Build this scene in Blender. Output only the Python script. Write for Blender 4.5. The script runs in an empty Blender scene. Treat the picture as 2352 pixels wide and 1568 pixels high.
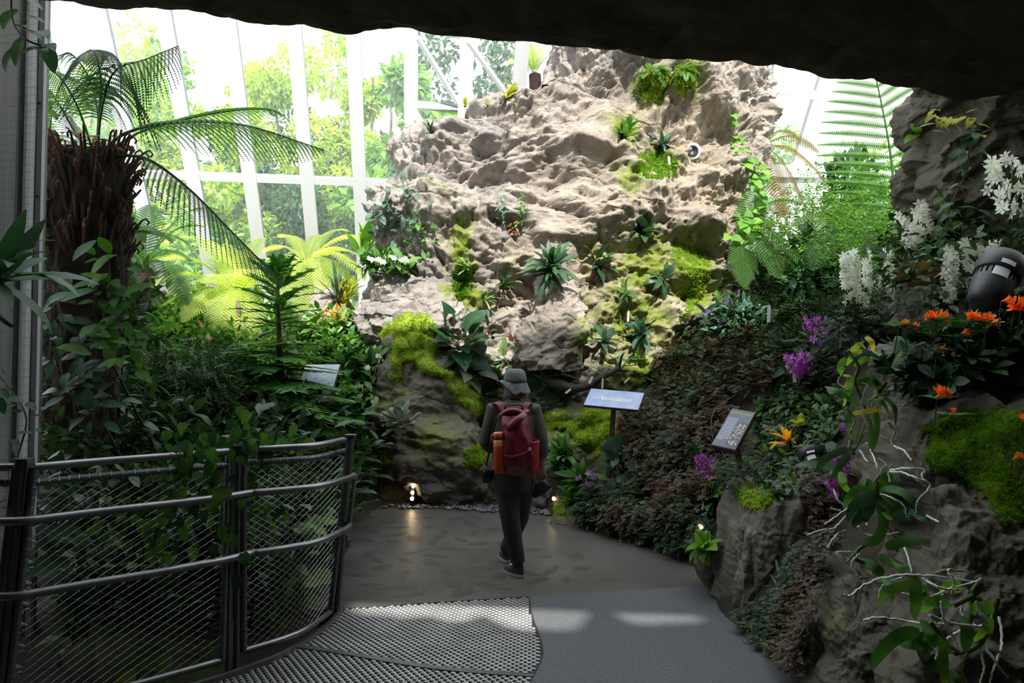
import bpy, math, random
import numpy as np
from mathutils import Vector, Matrix
from mathutils.bvhtree import BVHTree
from mathutils import noise as mnoise

random.seed(7); RNG = np.random.default_rng(7)
SC = bpy.context.scene
COL = SC.collection

# ------------------------------------------------------------------ camera, sky, sun, exposure
CAM_Z = 1.82; PITCH = math.radians(2.0); FPX = 1568.0
cam_d = bpy.data.cameras.new('camera'); cam = bpy.data.objects.new('camera', cam_d); COL.objects.link(cam)
cam.location = (0, 0, CAM_Z); cam.rotation_euler = (math.pi/2 + PITCH, 0, 0)
cam_d.sensor_width = 36.0; cam_d.lens = FPX/2352*36.0; cam_d.clip_end = 300
SC.camera = cam

wd = bpy.data.worlds.new('overcast_sky'); SC.world = wd; wd.use_nodes = True
bg = wd.node_tree.nodes['Background']; bg.inputs[0].default_value = (0.90, 0.96, 1.0, 1); bg.inputs[1].default_value = 2.1

sun_d = bpy.data.lights.new('sun', 'SUN'); sun_d.energy = 7.4; sun_d.angle = math.radians(1.4); sun_d.color = (1.0, 0.955, 0.87)
sun = bpy.data.objects.new('sun', sun_d); COL.objects.link(sun)
SUN_DIR = Vector((-0.10, 1.0, -1.05)).normalized()          # the way the light travels
sun.rotation_euler = SUN_DIR.to_track_quat('-Z', 'Y').to_euler()

SC.view_settings.view_transform = 'Standard'; SC.view_settings.look = 'None'
SC.view_settings.exposure = 0.3; SC.view_settings.gamma = 1.0; SC.view_settings.use_curve_mapping = False
try:
    SC.cycles.max_bounces = 6; SC.cycles.diffuse_bounces = 3; SC.cycles.glossy_bounces = 3
    SC.cycles.transparent_max_bounces = 12; SC.cycles.transmission_bounces = 3
    SC.cycles.sample_clamp_indirect = 4.0; SC.cycles.caustics_reflective = False; SC.cycles.caustics_refractive = False
    SC.cycles.use_denoising = True; SC.cycles.use_adaptive_sampling = True; SC.cycles.adaptive_threshold = 0.02
except Exception:
    pass

# ------------------------------------------------------------------ picture <-> place
def ray(px, py):
    a = (px-1176)/FPX; b = (784-py)/FPX
    return Vector((a, math.cos(PITCH)-b*math.sin(PITCH), math.sin(PITCH)+b*math.cos(PITCH)))
def at(px, py, Y):
    r = ray(px, py); return Vector((0, 0, CAM_Z)) + r*(Y/r.y)
def floor_at(px, py, z=0.0):
    r = ray(px, py); return Vector((0, 0, CAM_Z)) + r*((z-CAM_Z)/r.z)
def mpp(Y): return Y/FPX                                     # metres per picture pixel at a distance

# ------------------------------------------------------------------ objects
def tag(o, label=None, cat=None, group=None, kind=None):
    if label: o['label'] = label
    if cat: o['category'] = cat
    if group: o['group'] = group
    if kind: o['kind'] = kind
    return o
def empty(name, loc, label=None, cat=None, group=None, kind=None):
    o = bpy.data.objects.new(name, None); COL.objects.link(o); o.location = loc; o.empty_display_size = .1
    return tag(o, label, cat, group, kind)
def mesh_np(name, V, F, mat, smooth=True):
    V = np.asarray(V, dtype=np.float32); me = bpy.data.meshes.new(name)
    if isinstance(F, np.ndarray) and F.ndim == 2:
        k = F.shape[1]; n = len(F)
        me.vertices.add(len(V)); me.vertices.foreach_set('co', V.ravel())
        me.loops.add(n*k); me.loops.foreach_set('vertex_index', F.astype(np.int32).ravel())
        me.polygons.add(n); me.polygons.foreach_set('loop_start', np.arange(0, n*k, k, dtype=np.int32))
        me.update(calc_edges=True)
    else:
        me.from_pydata([tuple(map(float, v)) for v in V], [], [tuple(int(i) for i in f) for f in F]); me.update()
    mats = mat if isinstance(mat, (list, tuple)) else [mat]
    for m in mats: me.materials.append(m)
    if smooth: me.polygons.foreach_set('use_smooth', np.ones(len(me.polygons), dtype=bool))
    return me
def link(name, me, parent=None, loc=None, kind=None, mw=None):
    o = bpy.data.objects.new(name, me); COL.objects.link(o)
    if parent is not None: o.parent = parent
    if loc is not None: o.location = loc
    if mw is not None: o.matrix_basis = mw
    if kind: o['kind'] = kind
    return o

class MB:
    """collects simple solids into one mesh"""
    def __init__(s): s.v = []; s.f = []; s.mi = []; s.cur = 0
    def add(s, V, F):
        b = len(s.v); s.v += [tuple(v) for v in V]; s.f += [tuple(i+b for i in f) for f in F]; s.mi += [s.cur]*len(F); return s
    def box(s, c, size, R=None):
        hx, hy, hz = size[0]/2, size[1]/2, size[2]/2
        P = [Vector((x, y, z)) for x in (-hx, hx) for y in (-hy, hy) for z in (-hz, hz)]
        if R is not None: P = [R @ p for p in P]
        c = Vector(c); P = [p+c for p in P]
        return s.add(P, [(0, 1, 3, 2), (4, 6, 7, 5), (0, 4, 5, 1), (2, 3, 7, 6), (0, 2, 6, 4), (1, 5, 7, 3)])
    def beam(s, a, b, w, h, up=(0, 0, 1)):
        a = Vector(a); b = Vector(b); d = (b-a); L = d.length
        if L < 1e-6: return s
        d.normalize(); x = d.cross(Vector(up))
        if x.length < 1e-4: x = d.cross(Vector((0, 1, 0)))
        x.normalize(); z = x.cross(d)
        R = Matrix((x, d, z)).transposed()
        return s.box((a+b)/2, (w, L, h), R)
    def tube(s, pts, r, n=8, cap=True):
        pts = [Vector(p) for p in pts]; m = len(pts)
        rr = r if isinstance(r, (list, tuple)) else [r]*m
        up = Vector((0, 0, 1)); V = []; prev = None
        for i, p in enumerate(pts):
            t = (pts[min(i+1, m-1)]-pts[max(i-1, 0)])
            if t.length < 1e-9: t = Vector((0, 0, 1))
            t.normalize()
            if prev is None:
                x = t.cross(up)
                if x.length < .05: x = t.cross(Vector((0, 1, 0)))
            else:
                x = prev - t*prev.dot(t)
            x.normalize(); prev = x; y = t.cross(x)
            q = rr[i]; qa, qb = q if isinstance(q, (list, tuple)) else (q, q)
            for k in range(n):
                a = 2*math.pi*k/n; V.append(p + x*(math.cos(a)*qa) + y*(math.sin(a)*qb))
        F = [(i*n+k, i*n+(k+1) % n, (i+1)*n+(k+1) % n, (i+1)*n+k) for i in range(m-1) for k in range(n)]
        if cap: F += [tuple(range(n-1, -1, -1)), tuple((m-1)*n+k for k in range(n))]
        return s.add(V, F)
    def lathe(s, c, prof, n=20, R=None, capb=True, capt=True):
        c = Vector(c); V = []
        for r, z in prof:
            for k in range(n):
                a = 2*math.pi*k/n; p = Vector((r*math.cos(a), r*math.sin(a), z))
                V.append((R @ p if R is not None else p) + c)
        m = len(prof)
        F = [(i*n+k, i*n+(k+1) % n, (i+1)*n+(k+1) % n, (i+1)*n+k) for i in range(m-1) for k in range(n)]
        if capb: F.append(tuple(range(n-1, -1, -1)))
        if capt: F.append(tuple((m-1)*n+k for k in range(n)))
        return s.add(V, F)
    def ball(s, c, rx, ry=None, rz=None, n=10, m=7):
        ry = ry or rx; rz = rz or rx; c = Vector(c); V = []; F = []
        for i in range(m+1):
            th = math.pi*i/m
            for k in range(n):
                a = 2*math.pi*k/n
                V.append(c+Vector((rx*math.sin(th)*math.cos(a), ry*math.sin(th)*math.sin(a), -rz*math.cos(th))))
        for i in range(m):
            for k in range(n): F.append((i*n+k, i*n+(k+1) % n, (i+1)*n+(k+1) % n, (i+1)*n+k))
        return s.add(V, F)
    def mesh(s, name, mat, smooth=False, org=None):
        V = s.v
        if org is not None: V = [(v[0]-org[0], v[1]-org[1], v[2]-org[2]) for v in V]
        me = mesh_np(name, np.array(V), s.f, mat, smooth)
        if smooth: me.set_sharp_from_angle(angle=1.2)
        if max(s.mi, default=0) > 0: me.polygons.foreach_set('material_index', s.mi)
        return me
    def build(s, name, mat, parent=None, smooth=False, kind=None, world=True):
        """vertices are in world coordinates; a parent only has a location"""
        org = parent_loc(parent) if (parent is not None and world) else None
        return link(name, s.mesh(name, mat, smooth, org), parent, kind=kind)
def parent_loc(p):
    l = Vector((0, 0, 0))
    while p is not None: l += p.location; p = p.parent
    return l
def smooth_edges(o, w=.004, seg=2):
    m = o.modifiers.new('bevel', 'BEVEL'); m.width = w; m.segments = seg; m.limit_method = 'ANGLE'; m.angle_limit = math.radians(40); return o

def bez(pts, n=24):
    """Catmull-Rom through points"""
    P = [Vector(p) for p in pts]
    if len(P) == 2: return [P[0].lerp(P[1], i/(n-1)) for i in range(n)]
    E = [P[0]*2-P[1]] + P + [P[-1]*2-P[-2]]; out = []; S = len(P)-1
    for i in range(n):
        t = i/(n-1)*S; k = min(int(t), S-1); u = t-k; a, b, c, d = E[k], E[k+1], E[k+2], E[k+3]
        out.append(.5*((2*b)+(c-a)*u+(2*a-5*b+4*c-d)*u*u+(3*b-a-3*c+d)*u**3))
    return out

# ------------------------------------------------------------------ numpy noise
def _h(ix, iy, iz, s):
    with np.errstate(over='ignore'):
        n = (ix.astype(np.uint32)*np.uint32(374761393) + iy.astype(np.uint32)*np.uint32(668265263) + iz.astype(np.uint32)*np.uint32(2147483647-1274126177) + np.uint32((s*974634777) & 0xffffffff))
        n = (n ^ (n >> np.uint32(13)))*np.uint32(1274126177); n = n ^ (n >> np.uint32(16)); n = n*np.uint32(2246822519); n = n ^ (n >> np.uint32(15))
    return n.astype(np.float64)/4294967295.0
def vnoise(P, s=0):
    I = np.floor(P).astype(np.int64); f = P-I; f = f*f*(3-2*f); out = 0
    for dx in (0, 1):
        for dy in (0, 1):
            for dz in (0, 1):
                w = (f[:, 0] if dx else 1-f[:, 0])*(f[:, 1] if dy else 1-f[:, 1])*(f[:, 2] if dz else 1-f[:, 2])
                out = out + w*_h(I[:, 0]+dx, I[:, 1]+dy, I[:, 2]+dz, s)
    return out*2-1
def fbm(P, o=4, s=0):
    a = 1; t = 0; out = 0
    for i in range(o): out = out+a*vnoise(P*(2.03**i), s+i); t += a; a *= .5
    return out/t
def crag(P, s=0, tilt=.55, jit=.9, mode='max', k=1.5):
    """faceted fracture relief: continuous envelope of tilted cells (max: bulging blocks, min: sharp-ridged chips)"""
    I = np.floor(P).astype(np.int64); n = len(P); sg = -1 if mode == 'min' else 1
    best = np.full(n, -9e9); second = np.full(n, -9e9)
    for dx in (-1, 0, 1):
        for dy in (-1, 0, 1):
            for dz in (-1, 0, 1):
                c = [I[:, 0]+dx, I[:, 1]+dy, I[:, 2]+dz]
                o = np.stack([c[j]+.5+jit*(_h(c[0], c[1], c[2], s+j)-.5) for j in range(3)], 1)
                d = P-o; D = (d*d).sum(1)
                nv = np.stack([_h(c[0], c[1], c[2], s+10+j)-.5 for j in range(3)], 1)*2*tilt
                if mode == 'block':
                    al = _h(c[0], c[1], c[2], s+31)*3.14; be = (_h(c[0], c[1], c[2], s+32)-.5)*1.5; ca_, sa_, cb, sb = np.cos(al), np.sin(al), np.cos(be), np.sin(be)
                    x1 = d[:, 0]*ca_+d[:, 1]*sa_; y1 = -d[:, 0]*sa_+d[:, 1]*ca_; z2_ = d[:, 2]*cb-x1*sb; x2_ = x1*cb+d[:, 2]*sb
                    nm = np.maximum(np.maximum(np.abs(x2_), np.abs(y1)), np.abs(z2_))
                    v = (_h(c[0], c[1], c[2], s+20)-.5)*1.1+.35*(d*nv).sum(1)-k*np.maximum(nm-.18, 0)
                else:
                    v = (_h(c[0], c[1], c[2], s+20)-.5)*1.3+sg*(d*nv).sum(1)-k*D
                second = np.maximum(second, np.minimum(best, v)); best = np.maximum(best, v)
    return sg*best, best-second

# ------------------------------------------------------------------ materials
MATS = {}
def N(nt, t, **kw):
    n = nt.nodes.new(t)
    for k, v in kw.items():
        if k in n.inputs: n.inputs[k].default_value = v
        else: setattr(n, k, v)
    return n
def ramp(nt, src, stops):
    r = nt.nodes.new('ShaderNodeValToRGB'); e = r.color_ramp.elements
    while len(e) < len(stops): e.new(.5)
    for i, (p, c) in enumerate(stops): e[i].position = p; e[i].color = (c[0], c[1], c[2], 1)
    nt.links.new(src, r.inputs[0]); return r.outputs[0]
def mixc(nt, fac, a, b, mode='MIX'):
    m = nt.nodes.new('ShaderNodeMix'); m.data_type = 'RGBA'; m.blend_type = mode
    for s, v in ((m.inputs[0], fac), (m.inputs[6], a), (m.inputs[7], b)):
        if hasattr(v, 'links') or isinstance(v, bpy.types.NodeSocket): nt.links.new(v, s)
        else: s.default_value = v if not isinstance(v, tuple) else (v[0], v[1], v[2], 1)
    return m.outputs[2]
def noise_out(nt, scale, detail=4, rough=.6, coord='Object', dist=0):
    tc = nt.nodes.new('ShaderNodeTexCoord'); n = nt.nodes.new('ShaderNodeTexNoise'); n.inputs['Scale'].default_value = scale
    n.inputs['Detail'].default_value = detail; n.inputs['Roughness'].default_value = rough; n.inputs['Distortion'].default_value = dist
    nt.links.new(tc.outputs[coord], n.inputs['Vector']); return n.outputs['Fac']
def math_n(nt, op, a, b=0.0, clamp=False):
    m = nt.nodes.new('ShaderNodeMath'); m.operation = op; m.use_clamp = clamp
    for s, v in ((m.inputs[0], a), (m.inputs[1], b)):
        if isinstance(v, bpy.types.NodeSocket): nt.links.new(v, s)
        else: s.default_value = v
    return m.outputs[0]
def pm(name, c1, c2=None, scale=6, rough=.6, metal=0, bump=0, bscale=60, spec=.5, vary=0, island=False, transl=0, tcol=None, emit=None, es=1, coat=0):
    """one procedural material: two colours through noise, optional per-piece variation, relief and leaf translucency"""
    if name in MATS: return MATS[name]
    m = bpy.data.materials.new(name); m.use_nodes = True; nt = m.node_tree; L = nt.links
    p = nt.nodes['Principled BSDF']; p.inputs['Roughness'].default_value = rough; p.inputs['Metallic'].default_value = metal
    p.inputs['Specular IOR Level'].default_value = spec
    if coat: p.inputs['Coat Weight'].default_value = coat
    col = None
    if c2 is not None:
        col = ramp(nt, noise_out(nt, scale), [(.3, c1), (.7, c2)])
    else:
        rgb = nt.nodes.new('ShaderNodeRGB'); rgb.outputs[0].default_value = (c1[0], c1[1], c1[2], 1); col = rgb.outputs[0]
    if vary:
        if island: g = nt.nodes.new('ShaderNodeNewGeometry'); rnd = g.outputs['Random Per Island']
        else: g = nt.nodes.new('ShaderNodeObjectInfo'); rnd = g.outputs['Random']
        hs = nt.nodes.new('ShaderNodeHueSaturation'); L.new(col, hs.inputs['Color'])
        v = math_n(nt, 'MULTIPLY_ADD', rnd, 2*vary); v.node.inputs[2].default_value = 1-vary; L.new(v, hs.inputs['Value'])
        h = math_n(nt, 'MULTIPLY_ADD', rnd, -.06*vary*2); h.node.inputs[2].default_value = .5+.03*vary*2; L.new(h, hs.inputs['Hue'])
        col = hs.outputs[0]
    L.new(col, p.inputs['Base Color'])
    if bump:
        b = nt.nodes.new('ShaderNodeBump'); b.inputs['Strength'].default_value = bump; b.inputs['Distance'].default_value = .02
        L.new(noise_out(nt, bscale, 5), b.inputs['Height']); L.new(b.outputs[0], p.inputs['Normal'])
    if emit:
        p.inputs['Emission Color'].default_value = (*emit, 1); p.inputs['Emission Strength'].default_value = es
    if transl:
        t = nt.nodes.new('ShaderNodeBsdfTranslucent'); mx = nt.nodes.new('ShaderNodeMixShader'); mx.inputs[0].default_value = transl
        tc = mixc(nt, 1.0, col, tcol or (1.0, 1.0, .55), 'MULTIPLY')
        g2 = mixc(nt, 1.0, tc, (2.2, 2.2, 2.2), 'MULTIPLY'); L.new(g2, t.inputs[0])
        L.new(p.outputs[0], mx.inputs[1]); L.new(t.outputs[0], mx.inputs[2]); L.new(mx.outputs[0], nt.nodes['Material Output'].inputs[0])
    MATS[name] = m; return m

def rock_mat(name, cols, moss=(.10, .16, .015), moss2=(.22, .25, .03), wet=0.0, bump=.5):
    m = bpy.data.materials.new(name); m.use_nodes = True; nt = m.node_tree; L = nt.links; p = nt.nodes['Principled BSDF']
    big = noise_out(nt, .9, 3, .5, dist=.6); mid = noise_out(nt, 4.5, 8, .65); fine = noise_out(nt, 30, 6, .7)
    base = ramp(nt, big, [(.32, cols[0]), (.5, cols[1]), (.68, cols[2])])
    c = mixc(nt, .55, base, ramp(nt, mid, [(.3, (.28, .26, .25)), (.55, (.55, .55, .55)), (.75, (.72, .70, .66))]), 'OVERLAY')
    c = mixc(nt, .35, c, ramp(nt, fine, [(.35, (.3, .3, .3)), (.65, (.7, .7, .7))]), 'OVERLAY')
    at_t = nt.nodes.new('ShaderNodeAttribute'); at_t.attribute_name = 'tint'
    c = mixc(nt, at_t.outputs['Fac'], c, mixc(nt, 1.0, c, (1.06, .97, .80), 'MULTIPLY'))
    at_m = nt.nodes.new('ShaderNodeAttribute'); at_m.attribute_name = 'moss'
    mn = math_n(nt, 'ADD', at_m.outputs['Fac'], math_n(nt, 'MULTIPLY_ADD', noise_out(nt, 5, 6, .7), 1.6))
    mn.node.inputs[1].links[0].from_node.inputs[2].default_value = -.8
    fac = math_n(nt, 'MULTIPLY', math_n(nt, 'SUBTRACT', mn, .30), 2.2, True)
    mc = ramp(nt, noise_out(nt, 9, 6, .7), [(.3, moss), (.7, moss2)])
    c = mixc(nt, fac, c, mc)
    L.new(c, p.inputs['Base Color'])
    p.inputs['Roughness'].default_value = .78-wet*.35; p.inputs['Specular IOR Level'].default_value = .3+.3*wet
    b1 = nt.nodes.new('ShaderNodeBump'); b1.inputs['Strength'].default_value = bump; b1.inputs['Distance'].default_value = .06
    tc = nt.nodes.new('ShaderNodeTexCoord'); mp = nt.nodes.new('ShaderNodeMapping'); mp.inputs['Scale'].default_value = (1.3, 1.3, 2.6); mp.inputs['Rotation'].default_value = (.25, .3, 0)
    L.new(tc.outputs['Object'], mp.inputs[0]); vo = nt.nodes.new('ShaderNodeTexVoronoi'); vo.feature = 'DISTANCE_TO_EDGE'; vo.inputs['Scale'].default_value = 1.9
    wn = nt.nodes.new('ShaderNodeTexNoise'); wn.inputs['Scale'].default_value = 3; wn.inputs['Detail'].default_value = 6; wv = mixc(nt, .5, (0, 0, 0), (0, 0, 0)); mxn = wv.node
    L.new(mp.outputs[0], mxn.inputs[6]); L.new(wn.outputs['Color'], mxn.inputs[7]); L.new(wv, vo.inputs['Vector'])
    crk = math_n(nt, 'MULTIPLY', math_n(nt, 'MINIMUM', vo.outputs['Distance'], .06), 7.0)
    L.new(math_n(nt, 'ADD', math_n(nt, 'ADD', mid, crk), math_n(nt, 'MULTIPLY', fine, .35)), b1.inputs['Height'])
    L.new(b1.outputs[0], p.inputs['Normal'])
    MATS[name] = m; return m

M = dict(
    rock=rock_mat('pale_rock', [(.21, .195, .188), (.325, .295, .272), (.265, .235, .215)], bump=.8),
    rock_low=rock_mat('damp_rock', [(.085, .08, .07), (.14, .13, .11), (.105, .095, .08)], wet=.5),
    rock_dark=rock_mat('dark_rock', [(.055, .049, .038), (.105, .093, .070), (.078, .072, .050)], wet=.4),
    cave=rock_mat('cave_rock', [(.09, .075, .055), (.15, .125, .09), (.115, .10, .075)], moss=(.02, .02, .01), moss2=(.03, .028, .015)),
    soil=rock_mat('peaty_soil', [(.020, .017, .012), (.035, .03, .02), (.03, .025, .016)], moss=(.03, .05, .01), moss2=(.06, .09, .015)),
    moss=pm('bright_moss', (.19, .30, .03), (.35, .43, .065), 7, .95, spec=.1, bump=.9, bscale=55, vary=.0, transl=.0),
    moss_tuft=pm('moss_tufts', (.20, .33, .03), (.39, .47, .075), 5, .9, spec=.1, vary=.3, island=True, transl=.4),
    moss_deep=pm('deep_green_moss', (.05, .12, .008), (.10, .19, .012), 7, .95, spec=.1, bump=.9, bscale=70),
    moss_deep_tuft=pm('deep_moss_tufts', (.06, .14, .008), (.12, .23, .015), 6, .9, spec=.1, vary=.35, island=True, transl=.35),
    moss_brown=pm('brown_moss', (.06, .045, .008), (.10, .075, .012), 6, .95, spec=.1, bump=.9, bscale=60),
    white_frame=pm('white_painted_frame', (.88, .89, .89), rough=.45),
    strip_paint=pm('grey_strip_paint', (.33, .35, .35), rough=.5),
    wallpaint=pm('grey_painted_panel', (.62, .64, .65), (.5, .52, .53), 1.5, .6),
    steel=pm('galvanised_steel', (.20, .20, .20), (.28, .28, .285), 14, .36, metal=.85),
    steel_dark=pm('weathered_steel', (.13, .13, .135), (.19, .19, .195), 10, .45, metal=.8),
    wire=pm('galvanised_wire', (.26, .26, .26), rough=.38, metal=.8),
    grate=pm('worn_grating_metal', (.16, .155, .15), (.26, .26, .255), 5, .38, metal=.75),
    gratebase=pm('grating_underside', (.03, .03, .03), rough=.8),
    concrete=pm('pale_slab_concrete', (.075, .08, .09), (.145, .15, .16), 60, .85, bump=.6, bscale=120),
    paving=pm('dark_stamped_concrete', (.075, .072, .066), (.125, .12, .11), 1.3, .40, bump=.25, bscale=22, spec=.5),
    imprint=pm('dark_leaf_imprint', (.055, .053, .048), (.085, .082, .075), 6, .45, bump=.2, bscale=30),
    pebble=pm('grey_pebble', (.09, .10, .115), (.15, .16, .175), 8, .4, vary=.45),
    bark=pm('dark_fibrous_bark', (.012, .008, .005), (.035, .02, .012), 14, .95, bump=1.0, bscale=40),
    stub=pm('brown_frond_stub', (.05, .022, .012), (.10, .045, .022), 8, .8, bump=.5, bscale=60, vary=.5),
    wood=pm('grey_driftwood', (.13, .09, .065), (.22, .16, .12), 6, .85, bump=.7, bscale=30),
    wood_dark=pm('black_wet_log', (.015, .013, .01), (.035, .03, .022), 8, .7, bump=.7, bscale=30),
    stem=pm('green_stem', (.06, .10, .02), (.09, .12, .03), 8, .6),
    stem_brown=pm('brown_stem', (.045, .03, .016), (.07, .045, .025), 8, .7),
    root_tuft=pm('dark_root_mat', (.03, .026, .016), (.055, .045, .028), 20, .95, vary=.4, island=True),
    # leaves
    leaf=pm('green_leaf', (.045, .13, .022), (.075, .19, .035), 3, 0.50, spec=.32, vary=.35, transl=.25),
    leaf_dark=pm('dark_green_leaf', (.020, .062, .026), (.036, .095, .04), 3, 0.45, spec=.32, vary=.35, transl=.15),
    leaf_blue=pm('blue_green_leaf', (.035, .085, .06), (.06, .125, .085), 3, 0.48, spec=.32, vary=.3, transl=.15),
    leaf_bright=pm('bright_green_leaf', (.09, .24, .02), (.15, .33, .04), 3, 0.52, spec=.32, vary=.3, transl=.35),
    leaf_yellow=pm('yellow_green_leaf', (.26, .30, .03), (.36, .36, .05), 3, 0.57, spec=.32, vary=.3, transl=.35),
    leaf_silver=pm('silvery_leaf', (.16, .20, .16), (.26, .30, .25), 14, 0.57, spec=.32, vary=.25, transl=.1),
    leaf_purple=pm('purple_black_leaf', (.035, .025, .038), (.06, .042, .06), 4, 0.57, spec=.32, vary=.4, transl=.1),
    leaf_pale=pm('pale_green_leaf', (.20, .34, .12), (.28, .42, .18), 3, 0.57, spec=.32, vary=.25, transl=.3),
    leaf_orange=pm('orange_yellow_leaf', (.65, .30, .015), (.75, .42, .02), 5, 0.62, spec=.32, vary=.25, transl=.3),
    leaf_dead=pm('dry_leaf', (.18, .09, .03), (.26, .14, .05), 5, 0.70, spec=.32, vary=.4, transl=.2),
    fern=pm('fern_frond', (.045, .13, .018), (.07, .18, .03), 2, .5, vary=.3, transl=.4),
    fern_dark=pm('dark_fern_frond', (.02, .065, .016), (.035, .09, .022), 2, .5, vary=.3, transl=.35),
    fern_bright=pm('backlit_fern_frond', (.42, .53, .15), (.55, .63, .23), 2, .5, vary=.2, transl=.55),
    fern_brown=pm('bronzed_fern_frond', (.14, .11, .035), (.20, .16, .05), 2, .6, vary=.3, transl=.4),
    needle=pm('conifer_needles', (.045, .16, .028), (.09, .25, .045), 3, .5, vary=.3, transl=.2),
    cover_brown=pm('bronze_fern_cover', (.032, .04, .016), (.11, .058, .03), 2.6, .36, vary=.6, island=True, transl=.15),
    cover_dark=pm('dark_green_cover', (.018, .05, .016), (.035, .08, .026), 2.2, .45, vary=.5, island=True, transl=.15),
    cover_green=pm('green_cover', (.05, .15, .025), (.10, .23, .04), 1.6, .45, vary=.5, island=True, transl=.3),
    outside_light=pm('outdoor_light_foliage', (.30, .44, .07), (.48, .54, .12), .7, .6, vary=.5, island=True, transl=.4),
    outside_mid=pm('outdoor_mid_foliage', (.14, .30, .05), (.24, .40, .09), .7, .6, vary=.5, island=True, transl=.35),
    outside_dark=pm('outdoor_dark_foliage', (.035, .09, .035), (.06, .13, .05), .7, .6, vary=.5, island=True, transl=.25),
    trunk=pm('garden_tree_bark', (.10, .08, .06), (.15, .12, .09), 5, .9),
    lawn=pm('garden_ground', (.05, .09, .02), (.09, .13, .03), 1, .95),
    # flowers
    white_petal=pm('white_petal', (.86, .87, .84), (.76, .79, .72), 20, .5, vary=.12, transl=.25, tcol=(1, 1, .9)),
    purple_petal=pm('purple_petal', (.33, .035, .36), (.46, .10, .50), 30, .5, vary=.3, transl=.25, tcol=(1, .6, 1)),
    lilac_petal=pm('lilac_petal', (.36, .16, .50), (.48, .26, .60), 20, .5, vary=.3, transl=.25, tcol=(1, .8, 1)),
    orange_petal=pm('orange_petal', (.85, .14, .008), (.90, .26, .012), 25, .45, vary=.2, transl=.25, tcol=(1, .8, .5)),
    pink_petal=pm('pink_bract', (.42, .04, .10), (.5, .08, .14), 20, .5, vary=.2, transl=.2),
    throat=pm('yellow_white_throat', (.85, .75, .45), rough=.5),
    pale_root=pm('silver_aerial_root', (.74, .75, .72), (.56, .60, .50), 12, .7, bump=.3, bscale=90),
    green_root=pm('green_aerial_root', (.16, .22, .06), (.24, .30, .10), 12, .6),
    plastic_white=pm('white_plastic', (.75, .77, .78), rough=.4),
    black_plastic=pm('black_lamp_housing', (.028, .031, .038), (.04, .043, .052), 30, .42),
    black=pm('black_fabric', (.012, .012, .013), rough=.7),
    brown_metal=pm('brown_powdercoat', (.055, .032, .022), (.075, .042, .028), 8, .5),
    led=pm('warm_lamp', (1, .8, .5), emit=(1.0, .72, .38), es=26),
)
# ------------------------------------------------------------------ supports: what plants can be rooted on
SUPPORT = []; BVH = None
def add_support(V, F): SUPPORT.append((np.asarray(V, float), np.asarray(F)))
def build_bvh():
    global BVH
    Vs = []; Fs = []; b = 0
    for V, F in SUPPORT:
        Vs += V.tolist(); Fs += (F+b).tolist(); b += len(V)
    BVH = BVHTree.FromPolygons(Vs, Fs, all_triangles=False)
def on(px, py, Y=9.0):
    """the point of ground or rock seen there, and its normal"""
    d = ray(px, py).normalized(); h = BVH.ray_cast(Vector((0, 0, CAM_Z)), d)
    if h[0] is None or h[0].y > 14: return at(px, py, Y), Vector((0, -1, .3)).normalized()
    n = h[1]; n = n if n.dot(d) < 0 else -n
    return h[0], n

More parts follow.
